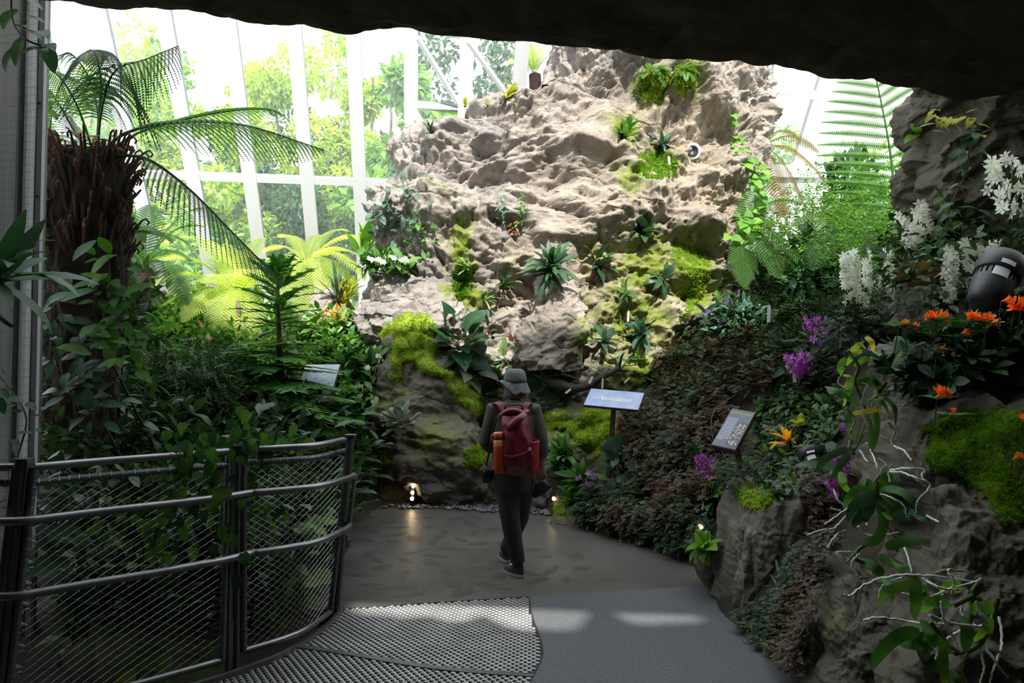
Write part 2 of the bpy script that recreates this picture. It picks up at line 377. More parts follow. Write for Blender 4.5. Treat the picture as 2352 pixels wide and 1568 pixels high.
def blur(A, k=1):
    for _ in range(k):
        A = (np.roll(A, 1, 0)+np.roll(A, -1, 0)+np.roll(A, 1, 1)+np.roll(A, -1, 1)+A*2)/6
    return A
def loft_rock(name, rows, disp, mat, nt=200, nz=160, e=.8, seed=0, frac=.72, mossy=(), tints=(), label=None, cat=None, group=None, kind=None,
              warp=.35, an=(1, 1, 1.25), top=.25, parent=None, bumps=(), world_rows=False):
    """rows of (py, px_left, px_right, Y, depth_front, depth_back), bottom or top first"""
    R = []
    for r in rows:
        if world_rows: R.append(r); continue
        py, a, b, Y, df, db = r; A = at(a, py, Y); B = at(b, py, Y); R.append((A.z, A.x, B.x, Y, df, db))
    R.sort(); R = np.array(R)
    z = np.linspace(R[0, 0], R[-1, 0], nz)
    xl, xr, Yc, df, db = [np.interp(z, R[:, 0], R[:, k]) for k in range(1, 6)]
    # dome on top
    k = max(4, nz//14); ts = np.linspace(0, 1, k+1)[1:]
    def ext(a, val): return np.concatenate([a, val])
    z2 = ext(z, z[-1]+top*np.sin(ts*math.pi/2)); s = ext(np.ones(nz), np.cos(ts*math.pi/2)*.985+.015)
    xl, xr, Yc, df, db = [ext(a, np.full(k, a[-1])) for a in (xl, xr, Yc, df, db)]
    nf = int(nt*frac); th = np.concatenate([np.linspace(0, math.pi, nf, endpoint=False), np.linspace(math.pi, 2*math.pi, nt-nf, endpoint=False)])
    ca, sa = np.cos(th), np.sin(th); cx = np.sign(ca)*np.abs(ca)**e; sy = np.sign(sa)*np.abs(sa)**e
    xc = (xl+xr)/2; hw = (xr-xl)/2*s
    X = xc[:, None]-hw[:, None]*cx[None]
    Yg = Yc[:, None]-np.where(sy[None] > 0, df[:, None], db[:, None])*s[:, None]*sy[None]
    Z = np.repeat(z2[:, None], nt, 1)
    P = np.stack([X, Yg, Z], 2)
    du = np.roll(P, -1, 1)-np.roll(P, 1, 1); dv = np.gradient(P, axis=0)
    n = np.cross(du, dv); n /= np.linalg.norm(n, axis=2, keepdims=True)+1e-9
    c = np.stack([xc, Yc, z2], 1)[:, None, :]
    if ((P-c)*n).sum() < 0: n = -n
    Q = P.reshape(-1, 3); W = Q+warp*np.stack([fbm(Q*.7+7, 3, seed+50+i) for i in range(3)], 1)
    W = W*np.array(an)
    d = np.zeros(len(Q)); ed = None
    for i, (sc, amp) in enumerate(disp):
        last = i == len(disp)-1 and i > 1 or i == 3
        v, edge = crag(W/sc, seed+100*i, mode='min' if last else 'block', k=1.5)
        d += amp*v*(1 if last else 1.15)
    d += disp[-1][1]*.8*fbm(Q/disp[-1][0]*2.2, 3, seed+9)
    for bx, by, bY, rx, rz, amp in bumps:              # shelves that stick out and drop off sharply below
        b = at(bx, by, bY); ux = (Q[:, 0]-b.x)/rx; uz = (Q[:, 2]-b.z)/rz
        prof = np.where(uz > 0, np.exp(-(uz*.9)**2), np.exp(-(uz*4.0)**2)); d += amp*np.exp(-ux**4)*prof*np.clip(n.reshape(-1, 3)[:, 1]*-1.5, 0, 1)
    D = d.reshape(len(z2), nt)
    m = blur(n, 3); m /= np.linalg.norm(m, axis=2, keepdims=True)+1e-9
    P = P+m*D[:, :, None]
    nr = len(z2); V = P.reshape(-1, 3)
    I = np.arange(nr*nt).reshape(nr, nt); Jn = np.roll(I, -1, 1)
    F = np.stack([I[:-1], Jn[:-1], Jn[1:], I[1:]], 2).reshape(-1, 4)
    # flip so that normals point outwards
    f0 = F[len(F)//3]; nn = np.cross(V[f0[1]]-V[f0[0]], V[f0[3]]-V[f0[0]])
    cc = c.reshape(-1, 3)[f0[0]//nt]
    if np.dot(nn, V[f0[0]]-cc) < 0: F = F[:, ::-1].copy()
    me = mesh_np(name, V, F, mat, False)
    def spots(L):
        a = np.zeros(len(V))
        for px, py, rx, ry, val in L:
            Y = float(np.interp(at(px, py, 9.5).z, R[:, 0], R[:, 3]-R[:, 4]*.8)); q = at(px, py, Y); k = mpp(Y)
            a = np.maximum(a, val*np.exp(-(((V[:, 0]-q.x)/(rx*k))**2+((V[:, 2]-q.z)/(ry*k))**2)))
        return a
    for nm, L in (('moss', mossy), ('tint', tints)):
        at_ = me.attributes.new(nm, 'FLOAT', 'POINT'); at_.data.foreach_set('value', spots(L).astype(np.float32))
    o = link(name, me, parent); tag(o, label, cat, group, kind); add_support(V, F); return o

def rbf_terrain(name, pts, x0, x1, y0, y1, nx, ny, mat, amp=.12, seed=3, sc=.5, label=None):
    C = np.array([[p[0], p[1]] for p in pts]); Zc = np.array([p[2] for p in pts])
    A = np.sqrt(((C[:, None]-C[None])**2).sum(2)); n = len(C)
    G = np.zeros((n+3, n+3)); G[:n, :n] = A+np.eye(n)*-.02; G[:n, n] = 1; G[:n, n+1:] = C; G[n, :n] = 1; G[n+1:, :n] = C.T
    w = np.linalg.solve(G, np.concatenate([Zc, np.zeros(3)]))
    X, Y = np.meshgrid(np.linspace(x0, x1, nx), np.linspace(y0, y1, ny)); q = np.stack([X.ravel(), Y.ravel()], 1)
    Z = np.sqrt(((q[:, None]-C[None])**2).sum(2)) @ w[:n] + w[n] + q @ w[n+1:]
    P = np.stack([q[:, 0], q[:, 1], Z], 1); v, e_ = crag(P/sc, seed)
    Z = Z + amp*v*np.clip(Z*3, 0, 1)+.04*fbm(P*5, 3, seed)*np.clip(Z*4, 0, 1)
    Z = np.maximum(Z, -.12)
    V = np.stack([q[:, 0], q[:, 1], Z], 1); I = np.arange(nx*ny).reshape(ny, nx)
    F = np.stack([I[:-1, :-1], I[:-1, 1:], I[1:, 1:], I[1:, :-1]], 2).reshape(-1, 4)
    me = mesh_np(name, V, F, mat, False)
    a = me.attributes.new('moss', 'FLOAT', 'POINT'); a.data.foreach_set('value', np.clip(fbm(P*.9+3, 3, seed+4)*1.2, 0, .55).astype(np.float32))
    o = link(name, me, kind='structure'); add_support(V, F); return o

def inpoly(x, y, poly):
    x = np.asarray(x); y = np.asarray(y); c = np.zeros(x.shape, bool); n = len(poly)
    for i in range(n):
        x1, y1 = poly[i]; x2, y2 = poly[(i+1) % n]
        t = ((y1 > y) != (y2 > y)) & (x < (x2-x1)*(y-y1)/((y2-y1) or 1e-9)+x1); c ^= t
    return c
def polydist(x, y, poly):
    d = np.full(x.shape, 1e9); n = len(poly)
    for i in range(n):
        a = np.array(poly[i], float); b = np.array(poly[(i+1) % n], float); ab = b-a; L = (ab*ab).sum() or 1e-9
        t = np.clip(((x-a[0])*ab[0]+(y-a[1])*ab[1])/L, 0, 1); d = np.minimum(d, np.hypot(x-a[0]-t*ab[0], y-a[1]-t*ab[1]))
    return d

# ------------------------------------------------------------------ floor
fl = empty('floor', (0, 0, 0), kind='structure')
E_FAR = [floor_at(560, 1412), floor_at(785, 1397), floor_at(1215, 1371), floor_at(1650, 1343), floor_at(1800, 1335)]
mb = MB(); zc = -.25
P0 = [(-2.9, E_FAR[0].y-.05), (-2.9, 9.6), (3.6, 9.6), (3.6, E_FAR[-1].y)] + [(p.x, p.y) for p in reversed(E_FAR)]
mb.add([(x, y, 0) for x, y in P0]+[(x, y, zc) for x, y in P0], [tuple(range(len(P0)-1, -1, -1))]+[(i, (i+1) % len(P0), (i+1) % len(P0)+len(P0), i+len(P0)) for i in range(len(P0))])
mb.build('paving', M['paving'], fl)
# boundary between grating and slab
BND = [(1215, 1371), (1221, 1410), (1236, 1455), (1246, 1490), (1243, 1515), (1228, 1545), (1218, 1568), (1210, 1640), (1200, 1800), (1190, 2300)]
BW = [floor_at(*p) for p in BND]
P1 = [(p.x, p.y) for p in BW] + [(.15, -3), (3.2, -3), (3.2, E_FAR[-1].y)] + [(E_FAR[3].x, E_FAR[3].y)]
mb = MB(); mb.add([(x, y, .002) for x, y in P1]+[(x, y, zc) for x, y in P1], [tuple(range(len(P1)))]+[(i, i+len(P1), (i+1) % len(P1)+len(P1), (i+1) % len(P1)) for i in range(len(P1))])
mb.build('concrete_slab', M['concrete'], fl)
# leaf prints pressed into the paving
def imprint_mesh(L, W, n=7):
    V = [(0, 0, .0018)]; F = []
    for i in range(1, n):
        t = i/n; w = W*math.sin(math.pi*t)**.8*.5; y = (t-.5)*L
        V += [(-w, y, .0012), (0, y, .0030), (w, y, .0012)]
    V[0] = (0, -L/2, .0012); V.append((0, L/2, .0012)); k = len(V)-1
    F += [(0, 2, 1), (0, 3, 2)]
    for i in range(n-2):
        a = 1+3*i; F += [(a, a+1, a+4, a+3), (a+1, a+2, a+5, a+4)]
    a = 1+3*(n-2); F += [(a, a+1, k), (a+1, a+2, k)]
    return mesh_np('leaf_imprint', V, F, M['imprint'], False)
IMP = [imprint_mesh(.30, .11), imprint_mesh(.26, .14), imprint_mesh(.36, .10)]
R_ = random.Random(3); done = []
for _ in range(900):
    px = R_.uniform(790, 1640); py = R_.uniform(1185, 1385); p = floor_at(px, py)
    if p.x > (p.y-4.5)*-.62+1.9 or any((p-q).length < .24 for q in done): continue
    if px < 800+(1385-py)*.1 or p.y < float(np.interp(p.x, [q.x for q in E_FAR], [q.y for q in E_FAR]))+.2: continue
    done.append(p)
    if len(done) > 120: break
for i, p in enumerate(done):
    link('leaf_imprint', IMP[i % 3], fl, mw=Matrix.Translation(p) @ Matrix.Rotation(R_.uniform(0, 6.28), 4, 'Z') @ Matrix.Scale(R_.uniform(.75, 1.2), 4))

# metal grating panels (things that lift out)
CURB = [(785, 1399), (779, 1412), (755, 1438), (700, 1478), (640, 1512), (560, 1543), (480, 1570), (360, 1604), (200, 1650), (0, 1715), (-300, 1830)]
CW = [floor_at(*p) for p in CURB]
SEAM = [(690, 1486), (830, 1508), (960, 1530), (1100, 1545), (1226, 1553)]; SW = [floor_at(*p) for p in SEAM]
def dense(pts, n): return bez(pts, n)
def grating(name, label, poly, ang, seed):
    g = empty(name, (0, 0, 0), label, 'grating', 'walkway grating panels')
    poly = [(p.x, p.y) for p in poly]
    mb = MB(); n = len(poly)
    mb.add([(x, y, -.008) for x, y in poly]+[(x, y, -.05) for x, y in poly], [tuple(range(n))]+[(i, i+n, (i+1) % n+n, (i+1) % n) for i in range(n)])
    b = mb.build('backing_plate', M['gratebase'], g)
    xs = [p[0] for p in poly]; ys = [p[1] for p in poly]; c, s = math.cos(ang), math.sin(ang); mb = MB(); cx = sum(xs)/n; cy = sum(ys)/n; r = 2.2
    V = []; F = []; px_, py_ = .050, .0265
    A = np.mgrid[-int(r/px_):int(r/px_)+1, -int(r/py_):int(r/py_)+1].reshape(2, -1).T.astype(float)
    U = (A[:, 0]+.5*(np.abs(A[:, 1]) % 2))*px_; W = A[:, 1]*py_
    X = cx+U*c-W*s; Y = cy+U*s+W*c; k = inpoly(X, Y, poly) & (polydist(X, Y, poly) > .012) & (Y > 2.6)
    X, Y = X[k], Y[k]; N_ = len(X)
    loc = np.array([(-.026, 0, -.006), (-.010, -.0075, .004), (.010, -.0075, .004), (.026, 0, -.006), (.010, .0075, .007), (-.010, .0075, .007)])
    # two-sided little bar: top ridge plus front lip
    loc = np.vstack([loc, [(-.012, -.0095, -.006), (.012, -.0095, -.006)]])
    V = np.zeros((N_, 8, 3)); V[:, :, 0] = X[:, None]+loc[:, 0]*c-loc[:, 1]*s; V[:, :, 1] = Y[:, None]+loc[:, 0]*s+loc[:, 1]*c; V[:, :, 2] = loc[:, 2]
    base = np.arange(N_)[:, None]*8
    Q = np.concatenate([base+np.array([[0, 1, 4, 5]])[:, [0, 1, 2, 3]], base+np.array([[1, 2, 3, 4]]), base+np.array([[6, 7, 2, 1]])])
    link('raised_bars', mesh_np('raised_bars', V.reshape(-1, 3), Q, M['grate'], False), g, kind='stuff')
    return g
cw = dense(CW[:], 40)
far_poly = [SW[0]] + list(reversed(dense(CW[:4], 12))) + [E_FAR[1], BW[0]] + dense(BW[:6], 12)[1:] + list(reversed(dense(SW, 12)))
g1 = grating('floor_grating', 'worn steel floor grating panel beyond the seam strip, touching the dark paving', far_poly, math.radians(-2), 1)
near_poly = dense(SW, 12) + BW[5:] + [Vector((.1, 1.5, 0)), Vector((-3.2, 1.5, 0))] + list(reversed(dense(CW[4:], 14)))
g2 = grating('floor_grating', 'worn steel floor grating panel nearest the viewer, in front of the seam strip', near_poly, math.radians(-9), 2)
mb = MB(); s_ = dense(SW, 20)
for a, b in zip(s_[:-1], s_[1:]): mb.beam(a+Vector((0, 0, .004)), b+Vector((0, 0, .004)), .045, .012)
tag(mb.build('seam_strip', M['steel']), 'flat steel strip covering the seam between the two grating panels', 'metal strip')
mb = MB(); s_ = dense(CW, 60)
for a, b in zip(s_[:-1], s_[1:]): mb.beam(a+Vector((0, 0, .0)), b+Vector((0, 0, .0)), .03, .06)
tag(mb.build('steel_edging', M['steel']), 'curved steel edging along the grating below the wire railing', 'edging')
mb = MB(); mb.tube([p+Vector((0, 0, .0)) for p in dense(BW[:8], 24)], .008, 5)
mb.tube([E_FAR[1]+(E_FAR[2]-E_FAR[1])*t+Vector((0, 0, .0)) for t in (0, .5, 1)], .007, 5)
tag(mb.build('rubber_seal', M['gratebase']), 'thin black seal round the far grating panel', 'seal', kind='structure')

# ------------------------------------------------------------------ banks of earth left and right
def Pt(px, py, Y): return tuple(at(px, py, Y))
def Fl(px, py, z=0): return tuple(floor_at(px, py, z))
right_pts = [Fl(1262, 1178), Fl(1330, 1206), Fl(1480, 1250), Fl(1600, 1302), Fl(1650, 1368), Fl(1760, 1480), Fl(1830, 1568), (1.85, 3.2, -.02), (1.9, 2.2, 0), (2.0, 1.0, 0),
    (2.9, 2.2, .9), (3.2, 1.0, 1.0), (4.5, 1.5, 1.8),
    Pt(1290, 1020, 8.7), Pt(1400, 1080, 8.0), Pt(1340, 960, 9.0), Pt(1500, 1000, 8.0), Pt(1560, 1150, 6.95), Pt(1600, 900, 8.5), Pt(1700, 800, 8.9), Pt(1500, 850, 9.5),
    Pt(1620, 770, 9.6), Pt(1800, 900, 7.4), Pt(1718, 1115, 6.05), Pt(1850, 1010, 6.2), Pt(1900, 900, 6.8), Pt(1950, 800, 7.2), Pt(1800, 720, 9), Pt(1700, 690, 10.2),
    Pt(1900, 700, 8.2), Pt(2050, 690, 6.6), Pt(2000, 600, 9.5), Pt(1800, 590, 11.5), Pt(2200, 690, 5.2), Pt(2100, 790, 5.2), Pt(2300, 780, 4.4), Pt(2150, 930, 4.4),
    Pt(2300, 960, 3.8), Pt(2200, 1120, 3.8), Pt(2000, 1040, 5.1), Pt(1900, 1170, 4.95), Pt(1780, 1160, 5.2), Pt(2050, 1290, 4.15), Pt(2300, 1290, 3.4), Pt(1930, 1450, 4.0), Pt(2200, 1500, 3.3), (4.2, 3.0, 2.2), (6, 5, 3.3), (6, 9, 4), (5, 13, 4), (2.5, 13, 3.6), (1.0, 11, 2.2)]
rbf_terrain('planting_bank', right_pts, .45, 6.2, .8, 13.2, 150, 260, M['soil'], .16, 3)
left_pts = [Fl(742, 1300), Fl(752, 1220), Fl(790, 1165), (-1.55, 5.2, 0), (-1.45, 9.2, .05), (-2.0, 4.6, 0), (-3.2, 3.9, 0), (-4.5, 3.6, .1), (-5, 4.6, .5),
    Pt(735, 1000, 8.4), Pt(640, 1020, 7.2), Pt(540, 1060, 6.3), Pt(400, 1050, 6.3), Pt(200, 1060, 6.2), Pt(120, 1050, 5.8), Pt(640, 880, 8.8), Pt(400, 840, 9.2), Pt(300, 800, 8.6), Pt(600, 780, 11),
    Pt(750, 760, 10.8), Pt(450, 740, 12), Pt(200, 720, 10.5), Pt(860, 740, 10.8), Pt(300, 1400, 4.7), Pt(150, 1450, 4.4), Pt(450, 1330, 5.2), Pt(640, 1270, 5.7), Pt(830, 960, 9.2), Pt(800, 860, 9.6), (-6, 14, 3), (-2, 14, 2.8), (-1, 9.8, 1.0), (-8, 9, 2.5)]
rbf_terrain('planting_bank', left_pts, -8.2, -1.1, 3.5, 14.2, 170, 220, M['soil'], .14, 8)

# ------------------------------------------------------------------ rocks
big_moss = [(1500, 620, 150, 120, .75), (1450, 740, 130, 110, .8), (1600, 640, 60, 110, .95), (1430, 300, 55, 60, .8), (1440, 420, 55, 60, .75), (1520, 360, 60, 50, .8), (1490, 560, 60, 50, .7),
    (1060, 580, 45, 120, .8), (1070, 690, 60, 60, .8), (1000, 440, 90, 40, .45), (1500, 200, 50, 60, .9), (1580, 180, 40, 60, .75), (1340, 760, 60, 120, .6), (1620, 560, 60, 30, .6), (1380, 590, 80, 60, .6), (1500, 870, 160, 90, .8), (1180, 620, 40, 80, .4)]
big_tint = [(1560, 330, 260, 260, 1.0), (1640, 470, 160, 180, 1.0), (1400, 480, 180, 120, .7), (1420, 640, 250, 200, .9), (1180, 560, 160, 120, .5)]
loft_rock('rock_outcrop', [
    (1180, 1010, 1560, 9.9, .75, 1.5), (1000, 930, 1640, 9.9, .75, 1.5), (880, 870, 1650, 10.0, .75, 1.6), (760, 835, 1655, 10.2, .85, 1.8), (690, 838, 1680, 10.35, .95, 1.9), (600, 852, 1696, 10.5, 1.0, 2.0),
    (500, 858, 1728, 10.6, 1.0, 2.0), (440, 866, 1745, 10.7, 1.0, 2.0), (402, 918, 1752, 10.75, 1.0, 2.0), (345, 935, 1758, 10.85, 1.0, 2.0), (305, 1002, 1760, 10.95, 1.0, 2.0), (272, 1035, 1766, 11.0, 1.0, 2.0),
    (248, 1150, 1778, 11.05, 1.0, 2.0), (215, 1236, 1780, 11.1, 1.0, 2.0), (150, 1268, 1772, 11.15, 1.0, 2.0), (100, 1262, 1770, 11.2, 1.0, 2.0), (20, 1290, 1760, 11.25, 1.0, 2.0)],
    [(1.15, .40), (.48, .24), (.22, .12), (.11, .055), (.05, .028)], M['rock'], 560, 440, .62, 21, .74, big_moss, big_tint,
    'tall craggy pale rock outcrop with mossy ledges rising behind the walking person', 'rock', warp=.4, top=.3,
    bumps=[(1605, 520, 9.6, .45, .35, .38), (1655, 395, 9.7, .32, .22, .30), (1380, 350, 9.9, .45, .3, .22), (1330, 545, 9.7, .7, .5, .22), (1080, 500, 9.8, .9, .4, .32), (1060, 330, 10, .5, .35, .22), (1150, 400, 10, .4, .3, .2), (1270, 620, 9.4, .25, .25, .3), (1680, 240, 10, .35, .4, .2), (1580, 160, 10, .5, .4, .2)])
loft_rock('ledge_boulder', [(800, 850, 1080, 9.75, .55, .8), (755, 812, 1080, 9.75, .6, .8), (720, 812, 1068, 9.75, .58, .8), (690, 822, 1060, 9.8, .5, .8), (655, 842, 1045, 9.85, .42, .7), (638, 880, 1030, 9.85, .35, .6)],
    [(.6, .16), (.25, .10), (.1, .03)], M['rock'], 220, 110, .8, 35, .72, [(1030, 660, 30, 50, .7), (880, 650, 20, 10, .4)], [], 'broad pale boulder jutting out at the left foot of the tall outcrop', 'rock', top=.12)
loft_rock('mossy_buttress', [(1162, 1000, 1150, 9.2, .45, 1.0), (1050, 870, 1160, 9.2, .5, 1.0), (960, 870, 1120, 9.3, .5, 1.0), (880, 875, 1080, 9.4, .5, 1.0), (800, 885, 1020, 9.5, .45, 1.0), (735, 900, 1000, 9.6, .4, .9)],
    [(.7, .16), (.3, .09), (.12, .03)], M['rock_low'], 220, 150, .8, 41, .72, [(1000, 1000, 120, 80, .55), (900, 900, 60, 120, .5)], [(960, 930, 120, 150, .6)], 'low dark buttress rock draped in bright moss left of the person', 'rock', top=.12)
loft_rock('low_rock', [(1170, 700, 1330, 9.15, .12, .6), (1090, 700, 1320, 9.2, .12, .6), (1040, 740, 1310, 9.3, .14, .6), (1010, 800, 1300, 9.35, .12, .6)],
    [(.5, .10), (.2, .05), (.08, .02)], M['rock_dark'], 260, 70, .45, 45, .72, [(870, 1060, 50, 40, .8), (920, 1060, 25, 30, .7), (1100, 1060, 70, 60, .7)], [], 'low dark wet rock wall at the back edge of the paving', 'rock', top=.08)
loft_rock('round_rock', [(1085, 905, 990, 8.98, .16, .3), (1045, 900, 995, 9.0, .2, .3), (1010, 920, 975, 9.0, .15, .3)], [(.2, .06), (.08, .02)], M['rock_low'], 90, 50, .9, 46, .7, [(940, 1020, 40, 30, .7)], [], 'knobbly pale rock tufted with moss above the triple path lamp on the dark wall', 'rock', top=.06)
loft_rock('moss_rock', [(1180, 1235, 1480, 8.8, .3, .6), (1080, 1240, 1470, 8.8, .32, .6), (1000, 1245, 1460, 8.9, .35, .6), (950, 1262, 1440, 9.0, .3, .6)], [(.5, .14), (.2, .07), (.08, .02)], M['rock_low'], 160, 80, .8, 51, .72, [(1340, 1000, 120, 60, .9)], [], 'low rock shelf under bright moss right of the person', 'rock', top=.12)
loft_rock('pale_boulder', [(850, 1210, 1330, 9.15, .35, .6), (800, 1195, 1350, 9.2, .4, .6), (740, 1200, 1350, 9.3, .38, .6), (690, 1215, 1330, 9.4, .3, .6), (640, 1235, 1310, 9.5, .2, .5)], [(.5, .16), (.22, .10), (.09, .03)], M['rock'], 160, 120, .8, 57, .72, [(1340, 780, 40, 80, .7)], [(1270, 760, 100, 120, .8)], 'upright pale rock rib above the person, lit on its left edge', 'rock', top=.15)
loft_rock('left_rock', [(800, 690, 830, 10.4, .4, .6), (740, 680, 830, 10.5, .45, .6), (700, 700, 800, 10.6, .35, .6), (680, 735, 790, 10.6, .25, .5)], [(.4, .12), (.16, .05), (.07, .02)], M['rock'], 120, 60, .85, 61, .7, [], [], 'pinkish pale boulder between the young conifer and the ledge boulder', 'rock', top=.1)
# right bank rocks
loft_rock('fluted_rock', [(1490, 1672, 1920, 5.0, .3, .8), (1380, 1660, 1930, 5.05, .35, .8), (1280, 1662, 1920, 5.1, .35, .8), (1200, 1668, 1910, 5.15, .35, .8), (1140, 1680, 1900, 5.2, .3, .8), (1115, 1690, 1890, 5.25, .25, .7)],
    [(.45, .10), (.18, .05), (.07, .012)], M['rock_low'], 240, 150, .75, 71, .72, [(1760, 1400, 60, 60, .45), (1700, 1130, 60, 30, .8)], [(1800, 1330, 70, 120, .6)], 'fluted grey rock beside the path under the dark text sign', 'rock', an=(1.3, 1.3, .45), warp=.15, top=.08)
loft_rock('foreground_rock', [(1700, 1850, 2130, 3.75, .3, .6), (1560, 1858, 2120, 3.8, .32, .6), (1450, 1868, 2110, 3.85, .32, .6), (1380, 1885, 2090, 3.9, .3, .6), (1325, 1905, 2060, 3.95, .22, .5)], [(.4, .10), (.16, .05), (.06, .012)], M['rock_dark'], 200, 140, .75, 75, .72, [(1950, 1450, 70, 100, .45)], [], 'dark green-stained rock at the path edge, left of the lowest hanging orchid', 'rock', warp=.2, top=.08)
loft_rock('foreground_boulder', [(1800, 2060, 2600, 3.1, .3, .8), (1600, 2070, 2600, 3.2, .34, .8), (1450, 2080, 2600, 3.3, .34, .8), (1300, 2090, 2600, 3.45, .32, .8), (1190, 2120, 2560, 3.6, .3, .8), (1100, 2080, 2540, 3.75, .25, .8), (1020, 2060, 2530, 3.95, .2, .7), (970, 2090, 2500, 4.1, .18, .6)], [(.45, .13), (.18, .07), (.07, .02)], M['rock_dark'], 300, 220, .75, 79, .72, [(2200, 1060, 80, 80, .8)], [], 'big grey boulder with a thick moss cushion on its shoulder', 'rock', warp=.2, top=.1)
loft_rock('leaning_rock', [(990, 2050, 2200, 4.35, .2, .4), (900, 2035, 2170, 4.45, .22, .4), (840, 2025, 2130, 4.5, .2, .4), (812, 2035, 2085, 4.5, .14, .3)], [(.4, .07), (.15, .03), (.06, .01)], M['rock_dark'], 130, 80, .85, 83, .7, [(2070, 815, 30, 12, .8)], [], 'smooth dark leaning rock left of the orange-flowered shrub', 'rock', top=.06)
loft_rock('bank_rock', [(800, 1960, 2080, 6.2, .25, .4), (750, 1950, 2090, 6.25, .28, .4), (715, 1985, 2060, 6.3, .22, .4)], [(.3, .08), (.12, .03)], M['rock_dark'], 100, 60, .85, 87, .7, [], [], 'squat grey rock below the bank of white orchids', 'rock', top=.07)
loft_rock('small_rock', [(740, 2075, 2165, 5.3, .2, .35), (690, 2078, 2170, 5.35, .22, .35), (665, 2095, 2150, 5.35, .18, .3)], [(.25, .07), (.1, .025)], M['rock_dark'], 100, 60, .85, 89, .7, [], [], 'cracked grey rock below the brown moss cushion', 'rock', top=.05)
loft_rock('moss_cushion_rock', [(672, 2085, 2190, 5.45, .22, .35), (640, 2068, 2200, 5.5, .26, .4), (612, 2085, 2180, 5.5, .2, .35)], [(.3, .05), (.12, .02)], M['moss_brown'], 100, 50, .9, 91, .7, [], [], 'brown mossy rock between two clumps of white orchids', 'rock', top=.06)
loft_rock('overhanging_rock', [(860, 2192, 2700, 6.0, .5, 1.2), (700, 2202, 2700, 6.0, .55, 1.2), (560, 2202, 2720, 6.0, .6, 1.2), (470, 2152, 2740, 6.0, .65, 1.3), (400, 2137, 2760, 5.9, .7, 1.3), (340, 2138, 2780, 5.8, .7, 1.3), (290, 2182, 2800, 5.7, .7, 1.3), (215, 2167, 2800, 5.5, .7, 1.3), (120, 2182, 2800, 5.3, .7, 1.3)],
    [(.7, .22), (.3, .12), (.12, .035)], M['rock_dark'], 300, 260, .75, 95, .72, [(2250, 250, 90, 40, .5)], [], 'dark overhanging rock pillar carrying the cave roof on the right', 'rock', top=.3)
loft_rock('boulder_shadow_rock', [(1335, 1612, 1672, 5.55, .1, .25), (1300, 1598, 1675, 5.6, .14, .25), (1262, 1612, 1668, 5.65, .1, .2)], [(.2, .03)], M['rock_dark'], 70, 40, .9, 97, .7, [], [], 'rounded dark rock standing in for a boulder shadow at the path edge below the lamps', 'rock', top=.04)  # rounded solid in dark rock colour, stands for a boulder's shadow
loft_rock('top_rock', [(215, 1232, 1330, 11.4, .3, .5), (150, 1252, 1340, 11.4, .3, .5), (100, 1262, 1340, 11.4, .3, .5)], [(.4, .1), (.15, .04)], M['rock'], 90, 60, .8, 99, .7, [], [], 'knob of grey rock at the upper left corner of the outcrop', 'rock', top=.1)
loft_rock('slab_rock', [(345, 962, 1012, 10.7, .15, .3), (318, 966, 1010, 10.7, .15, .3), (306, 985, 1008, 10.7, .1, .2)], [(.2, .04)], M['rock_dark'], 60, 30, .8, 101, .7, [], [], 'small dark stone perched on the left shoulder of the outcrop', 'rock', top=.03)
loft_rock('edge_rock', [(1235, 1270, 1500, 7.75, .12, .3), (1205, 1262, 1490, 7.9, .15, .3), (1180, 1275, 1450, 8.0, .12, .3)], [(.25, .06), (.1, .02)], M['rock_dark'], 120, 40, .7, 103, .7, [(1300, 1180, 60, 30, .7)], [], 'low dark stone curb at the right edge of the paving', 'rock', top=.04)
build_bvh()

